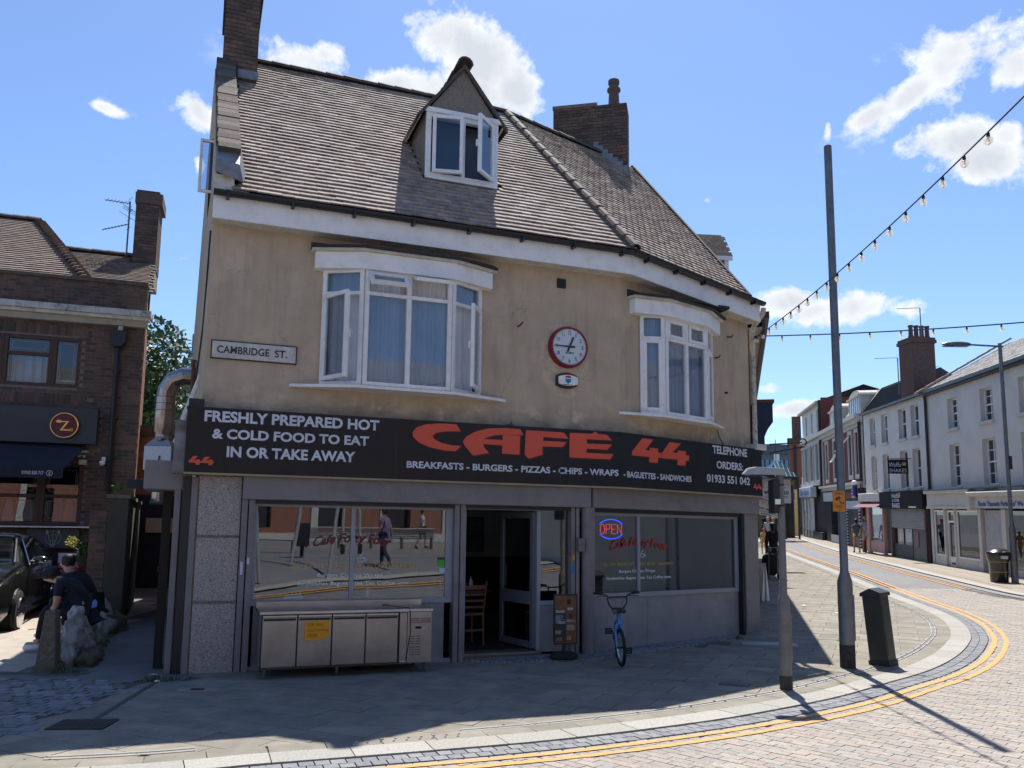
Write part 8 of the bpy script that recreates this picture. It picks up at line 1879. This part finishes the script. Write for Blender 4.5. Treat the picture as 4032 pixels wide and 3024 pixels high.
festoon('string of clear globe bulbs rising steeply from the cafe corner to the top right', (3.97, 6.62, 5.10), (4.28, 14.3, 5.20), 20, .10, -.35, 1.03)
festoon('nearly level string of clear globe bulbs crossing the street past the chimney stack', (4.3, 14.5, 5.25), (8.0, 12.4, 5.02), 10, .04, 0, 1.3)
# banners
def banner(lbl, p, w, h, tilt, words):
    b_ = thing('gold_buyer_banner', lbl, 'banner', p, 0, None); b_.rotation_euler = (0, tilt, 0)
    m = M('banner_white', (.62, .61, .60), rough=.6) if not bpy.data.materials.get('banner_white') else bpy.data.materials['banner_white']
    B(0, w, 0, .012, 0, h).mk('cloth', m, b_); mp = bpy.data.materials.get('banner_print') or M('banner_print', (.35, .22, .14), (.62, .58, .52), ns=9, rough=.6)
    B(.0, w, -.004, -.001, h * .62, h).mk('photo_print', mp, b_); text(words, w * .07, h * .38, w * .86, h * .14, m_ink, b_, -.004, bold=.05)
    for i in range(2): B(w * .1, w * .9, -.005, -.001, h * (.28 - i * .05), h * (.295 - i * .05)).mk('small_print', m_ink, b_)
    B(w * .3, w * .7, -.005, -.001, h * .08, h * .13).mk('small_print', m_ink, b_); MB().tube([(-.3, .006, h + .03), (w + .05, .006, h + .03)], .02, 5).mk('pole', m_galv, b_)
banner('white WE BUY GOLD banner hanging level behind the short lamp head', (9.0, 30, 2.93), 1.05, .85, 0, 'WE BUY GOLD'); banner('tilted white BUY GOLD banner just right of the cafe corner', (6.95, 24, 2.4), .72, .42, .22, 'BUY GOLD')
bd = thing('pavement_board', 'white framed pavement board standing by the terrace wall on the left', 'pavement sign', (5.8, 19.6, G(5.8, 19.6)), -1.35)
taper(MB(), .22, .10, .22, .02, 0, .85).mk('panel', m_white, bd); frame(MB(), -.23, .23, .0, .86, .03, -.02, .02).mk('frame', m_greyb, bd)
# ---------------------------------------------------------------- people up the street
WALK = dict(STAND); WALK.update(lk=(-.10, .14, .52), la=(-.10, .14, .12), lt=(-.10, .29, .06), rk=(.09, -.02, .50), ra=(.09, -.24, .14), rt=(.09, -.14, .04), le=(-.22, -.10, 1.16), lw=(-.22, -.10, .92), lh=(-.22, -.09, .84), re=(.22, .04, 1.15), rw=(.22, .16, .94), rh=(.22, .19, .86))
UP = math.radians(-10)
person('man in white cap, pale blue t-shirt and khaki shorts walking away past the pink shop', (18.15, 42.9, G(18, 42.9)), UP, 1.84, WALK, SKIN2, CL['lilac'], 'short', CL['khaki'], 'short', HAIRL, cap=CL['cream'], shoes=CL['grey'])
person('woman in grey top and white shorts walking away beside the man in the white cap', (17.45, 42.4, G(17.4, 42.4)), UP, 1.68, WALK, SKIN1, CL['grey'], 'short', CL['cream'], 'mini', HAIRB, True, shoes=CL['grey'], girth=.92)
person('woman in black top and patterned trousers pulling a shopping trolley away up the street', (8.12, 26.0, G(8.1, 26)), UP, 1.68, WALK, SKIN3, CL['black'], 'long', M('floral_cloth', (.30, .28, .28), (.01, .01, .012), ns=16, rough=.9), 'long', HAIRB, True, shoes=CL['white'], girth=1.1)
person('small child in yellow outfit and red cap walking away on the left footway', (12.1, 40.2, G(12.1, 40.2)), UP, 1.2, WALK, SKIN1, CL['yellow'], 'short', CL['yellow'], 'short', None, cap=CL['red'], shoes=CL['grey'])
person('woman with fair hair in a bun and black vest holding the child by the hand', (12.65, 40.4, G(12.6, 40.4)), UP, 1.72, STAND, SKIN1, CL['black'], 'none', CL['dkgrey'], 'long', HAIRL, shoes=CL['black'], girth=.95)
person('fair haired woman in a pale grey vest walking towards the camera on the far footway', (13.95, 45.5, G(13.9, 45.5)), UP + PI, 1.7, WALK, SKIN1, CL['paleblue'], 'none', CL['black'], 'long', HAIRL, True, shoes=CL['grey'])
person('person in dark top standing far up the street near the arcade', (16.6, 61, G(16.6, 61)), UP, 1.75, WALK, SKIN2, CL['dkgrey'], 'short', CL['black'], 'long', HAIRB, shoes=CL['black'], fingers=False)
person('second distant person in blue jeans beside the arcade columns', (19.2, 63.5, G(19.2, 63.5)), UP, 1.75, WALK, SKIN2, CL['navy'], 'short', CL['jeans'], 'long', HAIRN, shoes=CL['black'], fingers=False)
tr_ = thing('shopping_trolley', 'black wheeled shopping trolley bag pulled by the woman in black', 'trolley', (7.88, 25.6, G(7.9, 25.6)), .2)
MB().lathe([(.16, .12), (.24, .2), (.27, .45), (.24, .68), (.16, .74)], 12).tf(lambda x, y, z: (x, y * .7, z)).mk('bag', CL['black'], tr_, smooth=True); b = MB()
for s in (-1, 1): b.tube([(s * .14, -.17, .08), (s * .14, -.2, .95)], .012, 5)
b.tube([(-.14, -.2, .95), (.14, -.2, .95)], .014, 5); b.mk('handle', m_galv, tr_)
for s in (-1, 1): MB().lathe([(.08, -.02), (.08, .02)], 12, (s * .2, -.15, .08), axis='x').mk('wheel', m_ty2 if False else m_black, tr_)

# ---------------------------------------------------------------- behind the camera: the square the windows mirror
def mir(x, y):          # a spot on the square from where the left shop window shows it
    d = (Vector((x, y, 0)) - FO).dot(n1); q = Vector((x, y, 0)) - n1 * 2 * d; return q.x, q.y
def vpx(px, dep): return mir((px - 1106) / 1800 * dep, dep)
sq = thing('library_building', 'red brick building with pale stone bands mirrored in the cafe windows', 'building', (-20, -27, 1.0), math.radians(8))
m_rb2 = M('mirrored_brick', (.28, .12, .08), (.22, .095, .065), ns=6, rough=.9)
wallgrid(MB(), 0, 60, 0, 8, [(2 + i * 4.2, 3.6 + i * 4.2, 1.0, 3.4) for i in range(13)] + [(2 + i * 4.2, 3.6 + i * 4.2, 4.6, 6.8) for i in range(13)], -.4, 0).mk('wall', m_rb2, sq)
B(0, 60, 0, .08, 3.8, 4.3).mk('stone_band', m_st2, sq); B(0, 60, 0, .1, 0, .7).mk('stone_plinth', m_st2, sq); B(0, 60, -.6, -.5, 0, 8).mk('dark_interior', m_darkroom, sq)
for i in range(13): B(1.6 + i * 4.2, 2 + i * 4.2, 0, .12, .7, 3.8).mk('stone_pier', m_st2, sq)
MB().py([(.4, 8), (-9, 8), (-4.2, 12)], 0, 60).mk('roof', m_slate, sq)
for i, (px_, dep, tx, ty) in enumerate(((573, 22, -.28, .1), (638, 24, .25, .1), (719, 23, .26, .0), (748, 30, .0, 0), (784, 31, -.1, 0))):
    x, y = vpx(px_, dep)
    t = thing('leaning_steel_pole', ('first', 'second', 'third', 'fourth', 'fifth')[i] + ' from the left of the leaning steel poles mirrored in the shop window', 'pole', (x, y, G(x, y)), 0, 'leaning steel poles on the square'); MB().tube([(0, 0, 0), (tx, ty, 2.2), (tx * 2.1, ty, 5.5)], .055, 10).mk('shaft', m_head, t, smooth=True)
    if i > 2: MB().lathe([(.08, 0), (.08, .35)], 12).mk('black_foot', m_black, t)
bch = thing('steel_bench', 'long curved slatted metal bench mirrored in the left shop window', 'bench', (*vpx(770, 36), G(*vpx(770, 36))), TH1)
for k in range(6): MB().tube([(-2 + i * .4, .05 * k + .2 * math.sin(i * .4), .45 + k * .09) for i in range(15)], .03, 6).mk('slat', m_head, bch)
for i in range(5): B(-2 + i * 1.35, -1.94 + i * 1.35, -.1, .3, 0, .5).mk('leg', m_galv, bch)
lb = thing('pedestal_bin', 'dark square litter bin on the square, mirrored left of the window bar', 'litter bin', (*vpx(660, 27), G(*vpx(660, 27))), .3); B(-.22, .22, -.2, .2, .35, 1.15).mk('body', m_black, lb, bev=.02); B(-.06, .06, -.06, .06, 0, .35).mk('stem', m_black, lb)
sb2 = thing('short_bench', 'low dark bench mirrored at the far left of the shop window', 'bench', (*vpx(598, 30), G(*vpx(598, 30))), .3)
for k in range(5): B(-1, 1, -.25 + k * .11, -.18 + k * .11, .43, .46).mk('slat', m_black, sb2)
for x in (-.7, .7): B(x - .05, x + .05, -.2, .2, 0, .43).mk('leg', m_black, sb2)
person('man in purple check shirt and sun hat carrying bags, mirrored in the left shop window', (*vpx(838, 25), G(*vpx(838, 25))), math.radians(150), 1.75, WALK, SKIN1, CL['plaid'], 'short', CL['jeans'], 'long', HAIRN, cap=CL['dkgrey'], shoes=CL['grey'], girth=1.12)
person('man in white t-shirt and black shorts striding, mirrored at the right of the shop window', (*vpx(915, 38), G(*vpx(915, 38))), math.radians(-80), 1.75, WALK, SKIN1, CL['white'], 'short', CL['black'], 'short', HAIRN, shoes=CL['black'])

GROUPS = dict(cafe_table='tables inside the cafe', sauce_bottle='sauce bottles on the cafe tables', litter='litter on the ground', tv_aerial='television aerials on the roofs', waste_pipe='pipes in the alley', festoon_lights='strings of globe bulbs over the street', gold_buyer_banner='gold buyer banners up the street')
for o in list(S.objects):
    if o.parent is None and o.get('category') and not o.get('group'):
        k = o.name.split('.')[0]
        if k in GROUPS: o['group'] = GROUPS[k]
